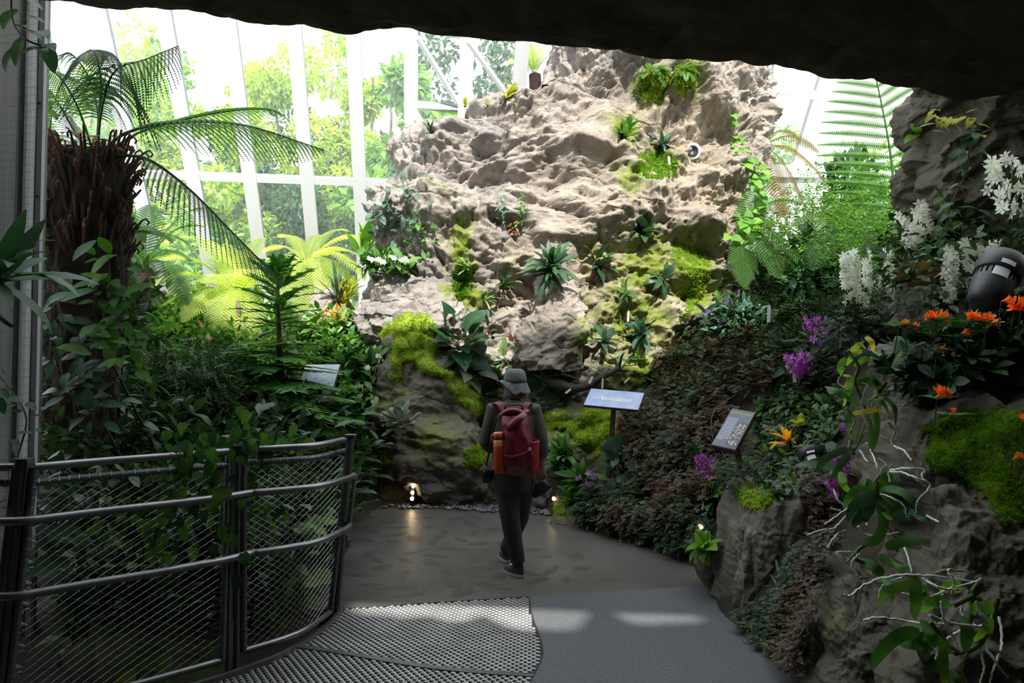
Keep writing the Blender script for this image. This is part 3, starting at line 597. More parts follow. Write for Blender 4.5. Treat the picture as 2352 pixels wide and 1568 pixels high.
# ------------------------------------------------------------------ cave roof over the viewer
def edge_z(x, Y=3.2):
    xs = [-6, (90-1176)/FPX*3.2, (870-1176)/FPX*3.2, (1600-1176)/FPX*3.2, (2240-1176)/FPX*3.2, 2.7, 6]
    zs = [at(90, 12, 3.2).z+.3, at(90, 18, 3.2).z, at(870, 78, 3.2).z, at(1600, 150, 3.2).z, at(2240, 222, 3.2).z, at(2352, 225, 3.2).z-.05, 2.6]
    return np.interp(x, xs, zs)
def cave_slab(name, prof, nx, ns, seed, amp=.10, x0=-5.5, x1=5.5):
    xs = np.linspace(x0, x1, nx); pr = np.array(prof+[prof[0]], float); L = np.concatenate([[0], np.cumsum(np.hypot(*(pr[1:]-pr[:-1]).T))])
    # more samples near the visible lip
    s = np.interp(np.linspace(0, 1, ns, endpoint=False), np.linspace(0, 1, len(L)), L)
    yy = np.interp(s, L, pr[:, 0]); zz = np.interp(s, L, pr[:, 1]); base = edge_z(xs)
    X = np.repeat(xs[:, None], ns, 1); Y = np.repeat(yy[None], nx, 0); Z = base[:, None]+zz[None]
    P = np.stack([X, Y, Z], 2).reshape(-1, 3); W = P+.2*np.stack([fbm(P, 2, seed+i) for i in range(3)], 1)
    v, e_ = crag(W/.42*np.array([.7, 1, 1]), seed); v2, _ = crag(W/.15*np.array([.6, 1, 1]), seed+5); v3, _ = crag(W/.06*np.array([.5, 1, 1]), seed+11); d = amp*.35*v+amp*.34*v2+.013*v3
    if name == 'ceiling_rear':
        xx = P[:, 0]; sh = np.clip((np.abs(xx-.65)-1.05)*2, 0, 1)*.6+.34*fbm(np.stack([xx*2.6, xx*0, xx*0], 1), 2, 77)+.55*np.exp(-((xx-1.03)/.13)**2)+.22*np.exp(-((xx-.22)/.10)**2); P[:, 1] += sh*np.clip((P[:, 1]+.2)*2, 0, 1)
    fade = np.clip(1-(Z.ravel()-base.repeat(ns)-.6), .3, 1)
    P[:, 2] -= d*.6; P[:, 1] += d*.8
    I = np.arange(nx*ns).reshape(nx, ns); J = np.roll(I, -1, 1)
    F = np.stack([I[:-1], J[:-1], J[1:], I[1:]], 2).reshape(-1, 4)
    F = F.tolist()+[I[0][::-1].tolist(), I[-1].tolist()]
    return link(name, mesh_np(name, P, F, M['cave'], False), kind='structure')
cave_slab('ceiling_sun_block', [(3.0, 5.3), (3.1, 3), (3.2, 1.0), (3.26, .4), (3.25, .12), (3.2, .0), (3.1, .0), (2.9, .04), (2.5, .12), (2.0, .26), (1.5, .55), (1.32, .75), (1.35, 1.3), (1.6, 3), (1.7, 5.3), (2.3, 5.6)], 620, 120, 5)  # cave lip, plus an unseen tall mass added above it to block sun
cave_slab('ceiling_rear', [(.86, .75), (.72, .62), (.3, .6), (-1.5, .6), (-3.5, .6), (-3.5, 1.0), (.5, 1.0), (.86, .95)], 160, 60, 9)
mb = MB(); mb.box((0, -3.6, 2), (12, .3, 5)); tag(mb.build('wall_back', M['cave']), kind='structure')
mb = MB(); mb.box((5.6, 0, 2), (.3, 7.5, 5)); tag(mb.build('wall_right', M['cave']), kind='structure')
mb = MB(); mb.box((-5.6, -.2, 2), (.3, 7.0, 5)); tag(mb.build('wall_rear_left', M['cave']), kind='structure')
mb = MB(); mb.box((0, .2, -.2), (12, 7.0, .14)); tag(mb.build('floor_base', M['cave']), kind='structure')

# painted panel column at the far left with wire netting
Yw = 4.35
def wall_left():
    w = empty('wall_left', (0, 0, 0), kind='structure')
    xr_ = at(92, 800, Yw).x; xl_ = xr_-1.6
    mb = MB(); mb.box(((xl_+xr_-.17)/2, Yw+.03, 2.4), (xr_-xl_-.17, .06, 5)); mb.build('panel', M['wallpaint'], w)
    mb = MB(); mb.box((xr_-.10, Yw+.06, 2.4), (.13, .03, 5)); mb.build('groove', M['steel_dark'], w)
    for dx in (-.165, -.10): 
        mb = MB(); mb.box((xr_+dx, Yw+.0, 2.4), (.018, .08, 5)); mb.build('batten', M['wallpaint'], w)
    mb = MB(); mb.box((xr_-.02, Yw-.01, 2.4), (.035, .03, 5)); mb.build('corner_strip', M['strip_paint'], w)
    for z in (1.15, 1.6, 2.2, 2.9, 3.5):
        mb = MB(); mb.lathe((xr_-.022, Yw-.035, z), [(.001, -.01), (.009, -.008), (.009, .008), (.001, .01)], 8, Matrix.Rotation(math.pi/2, 3, 'X')); mb.build('bolt', M['black_plastic'], w)
    mb = MB(); r_ = random.Random(5)
    for i in range(24):
        x = xr_-.03-i*.055; mb.tube([(x, Yw-.05+r_.uniform(-.006, .006), z) for z in np.linspace(0, 4.7, 12)], .0011, 3)
    for i in range(95):
        z = i*.05; mb.tube([(xr_-.015-t*1.3, Yw-.052+.012*math.sin(t*9+i), z-.03*math.sin(t*7)) for t in np.linspace(0, 1, 9)], .0011, 3)
    mb.build('wire_netting', M['wire'], w, kind='stuff')
wall_left()

# ------------------------------------------------------------------ glasshouse wall
def glass_mat():
    m = bpy.data.materials.new('dusty_glass'); m.use_nodes = True; nt = m.node_tree; L = nt.links; nt.nodes.remove(nt.nodes['Principled BSDF'])
    tr = N(nt, 'ShaderNodeBsdfTransparent'); tr.inputs[0].default_value = (.95, .98, .97, 1)
    df = N(nt, 'ShaderNodeBsdfTranslucent'); df.inputs[0].default_value = (.9, .95, .95, 1)
    gl = N(nt, 'ShaderNodeBsdfGlossy'); gl.inputs['Roughness'].default_value = .03
    tc = N(nt, 'ShaderNodeTexCoord'); mp = N(nt, 'ShaderNodeMapping'); mp.inputs['Scale'].default_value = (9, 9, .8); L.new(tc.outputs['Object'], mp.inputs[0])
    ns = N(nt, 'ShaderNodeTexNoise'); ns.inputs['Scale'].default_value = 2.5; ns.inputs['Detail'].default_value = 5; L.new(mp.outputs[0], ns.inputs['Vector'])
    mr = N(nt, 'ShaderNodeMapRange'); mr.inputs[1].default_value = .35; mr.inputs[2].default_value = .75; mr.inputs[3].default_value = .05; mr.inputs[4].default_value = .22; L.new(ns.outputs['Fac'], mr.inputs[0])
    m1 = N(nt, 'ShaderNodeMixShader'); L.new(mr.outputs[0], m1.inputs[0]); L.new(tr.outputs[0], m1.inputs[1]); L.new(df.outputs[0], m1.inputs[2])
    fr = N(nt, 'ShaderNodeFresnel'); m2 = N(nt, 'ShaderNodeMixShader'); L.new(fr.outputs[0], m2.inputs[0]); L.new(m1.outputs[0], m2.inputs[1]); L.new(gl.outputs[0], m2.inputs[2])
    L.new(m2.outputs[0], nt.nodes['Material Output'].inputs[0]); MATS['glass'] = m; return m
M['glass'] = glass_mat()
G0 = at(700, 413, 13.0); GU = Vector((1, .14, 0)).normalized(); GD = Vector((.14, -1, 1.42)).normalized(); GN = GU.cross(GD).normalized()
def g(u, v, d=0): return G0+GU*u+GD*v+GN*d
def u_at(px): # along the transom
    r = ray(px, 413); o = Vector((0, 0, CAM_Z)); n = Vector((-GU.y, GU.x, 0)); t = (G0-o).dot(n)/r.dot(n); return ((o+r*t)-G0).dot(GU)
us = [u_at(p) for p in (180, 312, 444, 574, 706, 826, 944)]
sp = us[-1]-us[-2]; us = [us[0]-sp*2, us[0]-sp] + us + [us[-1]+sp*k for k in range(1, 10)]
V0, V1 = -5.3, 4.6
def window(n, u0, u1, v0, v1, trans=True):
    w = empty('window_%d' % n, tuple(g(u0, 0)), kind='structure')
    mb = MB(); mb.beam(g(u0, v0), g(u0, v1), .25, .12, up=GN); mb.build('mullion', M['white_frame'], w)
    if trans:
        mb = MB(); mb.beam(g(u0, 0), g(u1, 0), .14, .10, up=GN); mb.build('transom', M['white_frame'], w)
    for a, b in (((v0, 0), (0, v1)) if trans else ((v0, v1), (v0, v1)))[:2 if trans else 1]:
        q = [g(u0, a, -.02), g(u1, a, -.02), g(u1, b, -.02), g(u0, b, -.02)]
        mb = MB(); mb.beam((q[0]+q[3])/2+(q[1]-q[0])*.5-(q[3]-q[0])*.5, (q[0]+q[3])/2+(q[1]-q[0])*.5+(q[3]-q[0])*.5, (u1-u0), .008, up=GN); mb.build('pane', M['glass'], w)
for i in range(len(us)-1): window(i+1, us[i], us[i+1], V0, V1)
# sill wall under the glass, roof trusses behind the rock
mb = MB(); mb.box(g(2.2, V0)+Vector((0, .1, -1.2)), (24, .35, 2.6), Matrix.Rotation(math.atan2(GU.y, GU.x), 3, 'Z')); tag(mb.build('wall_glass_base', M['wallpaint']), kind='structure')
def brace(name, pts, w=.09, lab=None):
    mb = MB(); mb.beam(pts[0], pts[1], w, w); return tag(mb.build(name, M['white_frame']), kind='structure')
k = 1
for a, b in (((950, 242, 12.4), (1300, 262, 13.2)), ((955, 262, 12.4), (992, 330, 12.4)), ((960, 88, 11.5), (1050, 235, 12.3)), ((1075, 95, 11.5), (1160, 212, 12.2)), ((1770, 420, 13.4), (2060, 215, 12.0)), ((1840, 500, 13.4), (2140, 290, 12.4)), ((1760, 205, 12.6), (2240, 262, 12.8)), ((1770, 385, 13.6), (2240, 415, 13.8))):
    brace('trim_%d' % k, (at(*a), at(*b)), .07 if k in (3, 4) else .12); k += 1

# ------------------------------------------------------------------ triple lamps, pebbles
def pebbles():
    R = random.Random(11); meshes = []
    for s in range(4):
        mb = MB(); mb.ball((0, 0, 0), .03, .022, .016, 9, 6); v = np.array(mb.v); v += .004*np.stack([fbm(v*40, 2, s*7+i) for i in range(3)], 1); meshes.append(mesh_np('pebble', v, mb.f, M['pebble']))
    pts = []; tries = 0
    while len(pts) < 230 and tries < 20000:
        tries += 1; px = R.uniform(832, 1262); c = 1160 + (px-832)*.022 if px < 1000 else 1164+(px-1000)*.055
        py = R.uniform(c-9, c+6); p = floor_at(px, py)
        if any((p.x-q.x)**2+(p.y-q.y)**2 < .038**2 for q in pts): continue
        pts.append(p)
    for i, p in enumerate(pts):
        s = R.uniform(.8, 1.45)
        o = link('pebble', meshes[i % 4], mw=Matrix.Translation(p+Vector((0, 0, .014*s))) @ Matrix.Rotation(R.uniform(0, 6.28), 4, 'Z') @ Matrix.Rotation(R.uniform(-.3, .3), 4, 'X') @ Matrix.Scale(s, 4))
        tag(o, 'small dark grey pebble in the strip at the foot of the back rock wall', 'pebble', 'pebbles along the foot of the rock wall')
pebbles()
# ------------------------------------------------------------------ leaves
def leaf_np(shape='lance', W=.3, droop=.5, fold=.15, n=6):
    """unit-length leaf from the origin along +Y, upper side +Z"""
    V = []; a = .12; y = z = 0; F = []
    for i in range(n+1):
        t = i/n
        if shape == 'lance': w = math.sin(math.pi*min(1, t*.92+.06))**.9
        elif shape == 'ovate': w = math.sin(math.pi*(t**.75*.95+.03))**.8
        elif shape == 'obovate': w = math.sin(math.pi*(t**1.5*.93+.04))**.7
        elif shape == 'strap': w = min(1, t*6+.5)*(1-max(0, (t-.75)/.25)**2*.92)
        elif shape == 'heart': w = [.55, 1.0, .95, .78, .55, .28, .02][min(6, round(t*6))]
        else: w = math.sin(math.pi*t*.94+.1)
        w = max(w, .02)*W*.5
        sag = -.12*(1-t)*.5 if (shape == 'heart' and i == 0) else 0
        V += [(-w, y+sag, z+w*fold), (0, y, z), (w, y+sag, z+w*fold)]
        a2 = a-droop*t*1.6/ n*2.2; y += math.cos(a)/n; z += math.sin(a)/n; a = a2
    for i in range(n):
        b = 3*i; F += [(b, b+1, b+4, b+3), (b+1, b+2, b+5, b+4)]
    return np.array(V), F
LEAVES = {}
def leafmesh(shape, W, droop, mat):
    k = (shape, W, round(droop, 2), mat)
    if k not in LEAVES:
        V, F = leaf_np(shape, W, droop, n=6 if shape == 'heart' else 6); LEAVES[k] = mesh_np('leaf', V, F, M[mat])
    return LEAVES[k]
def frame_m(pos, d, up, s):
    d = Vector(d).normalized(); up = Vector(up); x = d.cross(up)
    if x.length < .05: x = d.cross(Vector((.3, .9, .2)))
    x.normalize(); z = x.cross(d)
    return Matrix.Translation(pos) @ Matrix((x, d, z)).transposed().to_4x4() @ Matrix.Scale(s, 4)
def rvec(R): return Vector((R.gauss(0, 1), R.gauss(0, 1), R.gauss(0, 1)))
UP = Vector((0, 0, 1))
def stamp(name, tv, tf, pos, dr, up, sc, mat, parent=None, kind='stuff', smooth=True):
    pos = np.asarray(pos, float); dr = np.asarray(dr, float); up = np.asarray(up, float); sc = np.asarray(sc, float)
    if parent is not None: pos = pos-np.array(parent_loc(parent))
    dr /= np.linalg.norm(dr, axis=1, keepdims=True)+1e-9; x = np.cross(dr, up); x /= np.linalg.norm(x, axis=1, keepdims=True)+1e-9; z = np.cross(x, dr)
    tv = np.asarray(tv, float); R = np.stack([x, dr, z], 2)
    V = pos[:, None]+sc[:, None, None]*np.einsum('nij,kj->nki', R, tv); n, k = len(pos), len(tv)
    F = (np.arange(n)[:, None, None]*k+np.asarray(tf)[None]).reshape(-1, np.asarray(tf).shape[1])
    return link(name, mesh_np(name, V.reshape(-1, 3), F, mat, smooth), parent, kind=kind)
LEAF4 = (np.array([(0, 0, 0), (-.17, .22, .03), (-.23, .52, .05), (0, .5, 0), (.23, .52, .05), (.17, .22, .03), (0, 1, -.12), (-.12, .8, .0), (.12, .8, .0)]), [(0, 3, 1), (1, 3, 2), (0, 5, 3), (5, 4, 3), (2, 3, 7), (3, 4, 8), (3, 8, 6), (3, 6, 7)])
def sprig(n=5, w=.16, spread=.9):
    V = []; F = []
    for i in range(n):
        t = (i+1)/n; y = t*.75
        for sgn in (-1, 1):
            b = len(V); L = .34*(1-.5*t); V += [(0, y, 0), (sgn*L*.5-.0, y+L*.10, .02), (sgn*L, y+L*.45, -.06), (sgn*L*.35, y+L*.55, .0)]
            F += [(b, b+1, b+2), (b, b+2, b+3)]
    b = len(V); V += [(0, .75, 0), (-w*.5, .88, 0), (0, 1.05, -.05), (w*.5, .88, 0)]; F += [(b, b+2, b+1), (b, b+3, b+2)]
    return np.array(V), F

def leafpart(parent, mesh, pos, d, up, s, name='leaf'):
    return link(name, mesh, parent, mw=frame_m(Vector(pos)-parent_loc(parent), d, up, s))

def clump(name, label, px, py, n, Lpx, shape='strap', W=.16, mat='leaf_dark', droop=(.3, .9), spread=(.2, 1.25), Y=9, up=.8, seed=None, cat='plant', group=None, roots=0, off=.0, ax=None, stems=False, bulb=0):
    R = random.Random(seed if seed is not None else int(px*7+py)); p, nr = on(px, py, Y); s = Lpx*mpp(p.y)
    p = p+nr*off; o = empty(name, p, label, cat, group)
    A = Vector(ax).normalized() if ax is not None else (nr+UP*up).normalized(); t1 = A.cross(Vector((.31, .2, .9)));
    if t1.length < .1: t1 = A.cross(Vector((1, 0, 0)))
    t1.normalize(); t2 = A.cross(t1); az = R.uniform(0, 6)
    for i in range(n):
        az += 2.4+R.uniform(-.35, .35); q = (i+.5)/n; pol = spread[0]+(spread[1]-spread[0])*q+R.uniform(-.12, .12)
        d = A*math.cos(pol)+(t1*math.cos(az)+t2*math.sin(az))*math.sin(pol)
        dr = droop[0]+(droop[1]-droop[0])*R.choice((0, .33, .66, 1)); sc = s*R.uniform(.65, 1.12)
        b = p+rvec(R)*s*.05
        if stems: b = p+d*s*R.uniform(.2, .9)+UP*s*.1
        leafpart(o, leafmesh(shape, W, dr, mat), b, d, A+UP*.6, sc)
        if stems and i % 3 == 0:
            mb = MB(); mb.tube([p-nr*.02, (p+b)/2+UP*s*.06, b], s*.018, 5); mb.build('stem', M['stem'], o)
    mb = MB(); mb.ball(p-nr*.01, s*.13, s*.13, s*.10, 9, 6); mb.build('root_ball', M['root_tuft'], o, smooth=True)
    for i in range(bulb):
        d = (A+rvec(R)*.5).normalized(); mb = MB(); mb.tube([p, p+d*s*.12, p+d*s*.3], [s*.03, s*.04, s*.015], 6); mb.build('pseudobulb', M['stem'], o, smooth=True)
    if roots:
        mb = MB()
        for i in range(roots):
            q = p+rvec(R)*s*.09; mb.tube([q, q+Vector((R.uniform(-.2, .2)*s, -.05*s, -s*R.uniform(.2, .35))), q+Vector((R.uniform(-.35, .35)*s, 0, -s*R.uniform(.45, .8)))], [s*.02, s*.014, s*.005], 4)
        mb.build('roots', M['root_tuft'], o, kind='stuff')
    return o

def shrub(name, label, px, py, rx, ry, n, Lpx, shape='ovate', W=.5, mat='leaf', Y=9, seed=None, cat='shrub', group=None, droop=.4, fill=0, fmat=None, nst=5, whorl=0, out=.6, smat='stem_brown', dz=.55, rooted=True):
    """leafy ball of rx x ry picture pixels around (px, py)"""
    R = random.Random(seed if seed is not None else int(px*5+py*3)); b, nr = on(px, py+ry*.75, Y); k = mpp(b.y); c = at(px, py, b.y-rx*k*.25)
    r = Vector((rx*k, rx*k*dz, ry*k)); root = b-nr*.03; o = empty(name, root, label, cat, group); s = Lpx*k
    def pt(sh):
        while True:
            v = rvec(R).normalized()
            if v.y < .35 and v.z > -.75: break
        return c+Vector((v.x*r.x, v.y*r.y, v.z*r.z))*sh, v
    ends = [pt(R.uniform(.55, .9))[0] for _ in range(nst)]
    for e in ends:
        mb = MB(); mb.tube([root, root.lerp(e, .5)+rvec(R)*r.x*.12, e], [s*.06, s*.045, s*.02], 5); mb.build('stem', M[smat], o)
    if whorl:
        for i in range(max(1, n//whorl)):
            q, v = pt(R.uniform(.6, 1.0)); A = (v*.6+UP*.9+rvec(R)*.2).normalized(); t1 = A.cross(Vector((.3, .8, .1))).normalized(); t2 = A.cross(t1); a0 = R.uniform(0, 6)
            for j in range(whorl):
                a = a0+j*2*math.pi/whorl+R.uniform(-.2, .2); pol = R.uniform(.8, 1.35); d = A*math.cos(pol)+(t1*math.cos(a)+t2*math.sin(a))*math.sin(pol)
                leafpart(o, leafmesh(shape, W, R.choice((droop*.5, droop)), mat), q, d, A, s*R.uniform(.75, 1.1))
            for j in range(2):
                d = (A+rvec(R)*.35).normalized(); leafpart(o, leafmesh(shape, W, droop*.5, mat), q, d, -v+UP*.2, s*R.uniform(.5, .7))
    else:
        for i in range(n):
            q, v = pt(R.uniform(.55, 1.02)); d = (v*out+UP*R.uniform(-.3, .55)+rvec(R)*.45).normalized()
            leafpart(o, leafmesh(shape, W, R.choice((droop*.4, droop, droop*1.5)), mat), q, d, v*.8+UP*.8-Vector((0, .25, 0)), s*R.uniform(.65, 1.15))
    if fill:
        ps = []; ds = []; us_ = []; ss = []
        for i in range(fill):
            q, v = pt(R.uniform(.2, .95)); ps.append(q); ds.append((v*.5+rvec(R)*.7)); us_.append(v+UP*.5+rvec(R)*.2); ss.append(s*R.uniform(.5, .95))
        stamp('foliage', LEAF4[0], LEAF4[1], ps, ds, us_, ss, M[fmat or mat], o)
    return o

# ------------------------------------------------------------------ fern fronds
def frond_mesh(pts, wmax, npair=30, m=10, mat='fern', sag=.25, ang=.45, stalk=.14, width=1.0, upv=None, taper=.75, rr=.006):
    """a divided frond along a 3-D curve: rachis, leaflets, each leaflet a comb of smaller leaflets"""
    n = npair+6; C = bez(pts, 40); L = [0]
    for a, b in zip(C[:-1], C[1:]): L.append(L[-1]+(b-a).length)
    tot = L[-1]; C = np.array(C); L = np.array(L)
    def P(t): return np.array([np.interp(t*tot, L, C[:, i]) for i in range(3)])
    V = []; F = []; up0 = np.array(upv if upv is not None else (0, 0, 1.0))
    mb = MB(); mb.tube([Vector(p) for p in C[::3]], [rr*(1-.75*i/13) for i in range(len(C[::3]))], 5); V = [tuple(v) for v in mb.v]
    for f in mb.f:
        if len(f) == 4: F += [(f[0], f[1], f[2]), (f[0], f[2], f[3])]
    for i in range(npair):
        t = stalk+(1-stalk)*(i+.3)/npair; p = P(t); T = P(min(1, t+.02))-P(max(0, t-.02)); T /= np.linalg.norm(T)+1e-9
        S = np.cross(T, up0); ns = np.linalg.norm(S)
        S = S/ns if ns > .05 else np.array([1., 0, 0]); Nn = np.cross(S, T)
        u = (t-stalk)/(1-stalk); w = wmax*max(.04, math.sin(math.pi*min(1, u**taper*.93+.07))**.75)
        a = ang+.35*u
        for sg in (-1, 1):
            D = S*sg*math.cos(a)+T*math.sin(a); sp = tot*(1-stalk)/npair
            if m == 0:
                b = len(V); Q = np.cross(D, Nn); hw = sp*.42*width
                e1 = p+D*w*.5+np.array((0, 0, -sag*w*.2)); e2 = p+D*w+np.array((0, 0, -sag*w))
                V += [tuple(p), tuple(e1+Q*hw), tuple(e1+np.array((0, 0, .1*hw))), tuple(e1-Q*hw), tuple(e2)]
                F += [(b, b+1, b+2), (b, b+2, b+3), (b+1, b+4, b+2), (b+2, b+4, b+3)]
            else:
                mm = max(3, int(m*(.4+.6*w/wmax))); Q = np.cross(D, Nn)*sg; b = len(V)
                for j in range(mm+1):
                    v = j/mm; V.append(tuple(p+D*w*v+np.array((0, 0, -sag*w*v*v))))
                dw = w/mm
                for j in range(mm):
                    v = (j+.5)/mm; c = p+D*w*v+np.array((0, 0, -sag*w*v*v)); h = sp*.5*width*(1-v**2.6*.85)*(.55+.45*min(1, v*8)); q = D*dw*.30
                    for s2 in (-1, 1):
                        e = c+Q*s2*h+D*h*.4-Nn*h*.15; V.append(tuple(e-q)); V.append(tuple(e+q)); F.append((b+j, b+j+1, len(V)-1)); F.append((b+j, len(V)-1, len(V)-2))
    return np.array(V), np.array(F)
def frond(parent, pts, wmax, npair=30, m=10, mat='fern', name='frond', **k):
    o = parent_loc(parent); V, F = frond_mesh(pts, wmax, npair, m, **k); return link(name, mesh_np(name, V-np.array(o), F, M[mat], False), parent)
def arc(p, az, el, L, droop, n=7):
    p = Vector(p); out = [p.copy()]
    for i in range(n):
        e = el-droop*((i+.5)/n)**1.1; p = p+Vector((math.cos(az)*math.cos(e), math.sin(az)*math.cos(e), math.sin(e)))*L/n; out.append(p.copy())
    return out
def fern_clump(name, label, px, py, n, Lpx, mat='fern', el=(.3, 1.1), droop=1.3, wf=.22, m=6, npair=20, Y=9, azr=(3.3, 6.1), seed=None, cat='fern', group=None, off=0):
    R = random.Random(seed if seed is not None else int(px+py*3)); p, nr = on(px, py, Y); p = p+nr*off; o = empty(name, p, label, cat, group); s = Lpx*mpp(p.y)
    for i in range(n):
        a = azr[0]+(azr[1]-azr[0])*(i+.5)/n+R.uniform(-.2, .2); L = s*R.uniform(.75, 1.1)
        frond(o, arc(p, a, R.uniform(*el), L, droop*R.uniform(.8, 1.2)), L*wf, npair, m, mat, sag=.2, rr=L*.006)
    mb = MB(); mb.ball(p-nr*.01, s*.07, s*.07, s*.08, 8, 5); mb.build('crown', M['bark'], o, smooth=True)
    return o

# ------------------------------------------------------------------ moss blankets, low cover
def moss_blanket(name, label, poly, thick=.07, step=5, mat='moss', tuft='moss_tuft', seed=1, tufts=2600, ts=.035, lump=.5, Y=9):
    xs = [p[0] for p in poly]; ys = [p[1] for p in poly]; gx = np.arange(min(xs), max(xs)+step, step); gy = np.arange(min(ys), max(ys)+step, step)
    X, Yp = np.meshgrid(gx, gy); wob = fbm(np.stack([X.ravel()/28, Yp.ravel()/28, X.ravel()*0], 1), 3, seed).reshape(X.shape)*10
    ins = inpoly(X+wob, Yp+np.roll(wob, 3, 0), poly); dist = polydist(X+wob, Yp, poly); idx = -np.ones(X.shape, int); V = []; Nn = []; E = []; 
    for i in range(X.shape[0]):
        for j in range(X.shape[1]):
            if ins[i, j]:
                p, n = on(X[i, j], Yp[i, j], Y); idx[i, j] = len(V); V.append(p); Nn.append(n); E.append(dist[i, j])
    V = np.array(V); Nn = np.array(Nn); E = np.array(E); k = mpp(V[:, 1].mean())
    # relax depth so that the blanket bridges cracks
    lk = {(i, j): idx[i, j] for i in range(X.shape[0]) for j in range(X.shape[1]) if idx[i, j] >= 0}
    nb = [[] for _ in V]
    for (i, j), a in lk.items():
        for di, dj in ((1, 0), (0, 1)):
            b = lk.get((i+di, j+dj))
            if b is not None: nb[a].append(b); nb[b].append(a)
    mx = max(len(x) for x in nb); nbA = np.array([x+[a]*(mx-len(x)) for a, x in enumerate(nb)])
    W = V.copy(); S = Nn.copy(); w_in = np.clip(E/12, 0, 1)[:, None]
    for _ in range(6):
        W = W*(1-w_in*.7)+(W[nbA].mean(1))*w_in*.7; S = S*.4+S[nbA].mean(1)*.6
    S /= np.linalg.norm(S, axis=1, keepdims=True)+1e-9
    v1, _ = crag(W/(.16), seed); v2, _ = crag(W/.055, seed+3)
    h = np.clip(E/14, 0, 1)**.5*(thick*(.75+lump*v1)+.012*v2)-.035*(1-np.clip(E/9, 0, 1))
    Q = W+S*h[:, None]; F = []; B = W-S*.05
    for (i, j), a in lk.items():
        b, c, d = lk.get((i, j+1)), lk.get((i+1, j+1)), lk.get((i+1, j))
        if b is not None and c is not None and d is not None and max(abs(W[a, 1]-W[c, 1]), abs(W[b, 1]-W[d, 1])) < .5: F.append((a, d, c, b))
    o = link(name, mesh_np(name, Q, np.array(F), M[mat], True)); tag(o, label, 'moss')
    md = o.modifiers.new('body', 'SOLIDIFY'); md.thickness = .04; md.offset = -1
    if tufts:
        R = np.random.default_rng(seed); pick = R.integers(0, len(Q), tufts); ok = E[pick] > 3; pick = pick[ok]
        d = S[pick]*.9+R.normal(0, .45, (len(pick), 3))+np.array((0, 0, .15)); tv = np.array([(-.12, 0, 0), (.12, 0, 0), (0, 1, .1), (-.5, .25, -.05), (.5, .3, .05), (-.3, .8, 0), (.35, .85, 0)]); tf = [(0, 1, 2), (0, 3, 5), (1, 6, 4)]
        stamp('tufts', tv, tf, Q[pick]+R.normal(0, .012, (len(pick), 3)), d, R.normal(0, 1, (len(pick), 3)), ts*R.uniform(.5, 1.2, len(pick)), M[tuft], o)
    return o
SPRIG = sprig(5); SPRIG3 = sprig(3, .2)
def cover(name, label, poly, n, Lpx, mat, tmpl=None, lift=.06, down=.5, seed=1, kind='stuff', Y=9, cat='ground cover', nrm=.6, wild=.5):
    R = random.Random(seed); xs = [p[0] for p in poly]; ys = [p[1] for p in poly]; P = []; D = []; U = []; S = []; c = 0
    while len(P) < n and c < n*8:
        c += 1; x = R.uniform(min(xs), max(xs)); y = R.uniform(min(ys), max(ys))
        if not inpoly(np.array([x]), np.array([y]), poly)[0]: continue
        p, nr = on(x, y, Y); gp = mnoise.noise(p*3.0+Vector((seed*3.1, 0, 0)))
        if gp < -.08 and R.random() < .85: continue
        P.append(p+nr*(R.uniform(0, lift)+max(0, gp)*lift*1.3)+Vector((0, 0, R.uniform(0, lift)))); d = nr*nrm+Vector((R.uniform(-1, 1), R.uniform(-.8, .1), -down))*.6+rvec(R)*wild*.5
        D.append(d); U.append(nr+UP*.7+rvec(R)*.2); S.append(Lpx*mpp(p.y)*R.uniform(.6, 1.2))
    t = tmpl or SPRIG; o = stamp(name, t[0], t[1], P, D, U, S, M[mat], None, kind); tag(o, label, cat); return o

# ================================================================== OUTSIDE THE GLASS
gm = MB(); gm.box((0, 40, .2), (90, 46, .4)); tag(gm.build('garden_ground', M['lawn']), kind='structure')
def garden_tree(label, x, y, z0, h, r, mat, n, leaf=.16, clus=16, seed=1, low=.25, tmpl=None, trunk=True):
    R = random.Random(seed); o = empty('garden_tree', (x, y, z0), label, 'tree', 'trees outside the glass')
    mb = MB(); mb.tube([(x, y, z0), (x+R.uniform(-.3, .3), y, z0+h*.5), (x+R.uniform(-.4, .4), y, z0+h*.9)], [.14, .10, .03], 7); mb.build('trunk', M['trunk'], o, smooth=True)
    cs = [(Vector((x, y, z0+h*(low+(1-low)*.5)))+Vector((R.gauss(0, .45)*r, R.gauss(0, .4)*r, R.uniform(-.5, .5)*h*(1-low))), r*R.uniform(.28, .5)) for _ in range(clus)]
    P = []; D = []; U = []; S = []
    for i in range(n):
        c, cr = R.choice(cs); v = rvec(R).normalized(); P.append(c+v*cr*R.uniform(.5, 1)); D.append(v+rvec(R)*.6-UP*.3); U.append(v+UP*.8+rvec(R)*.3); S.append(leaf*R.uniform(.6, 1.3))
    t = tmpl or LEAF4; stamp('foliage', t[0], t[1], P, D, U, S, M[mat], o); return o
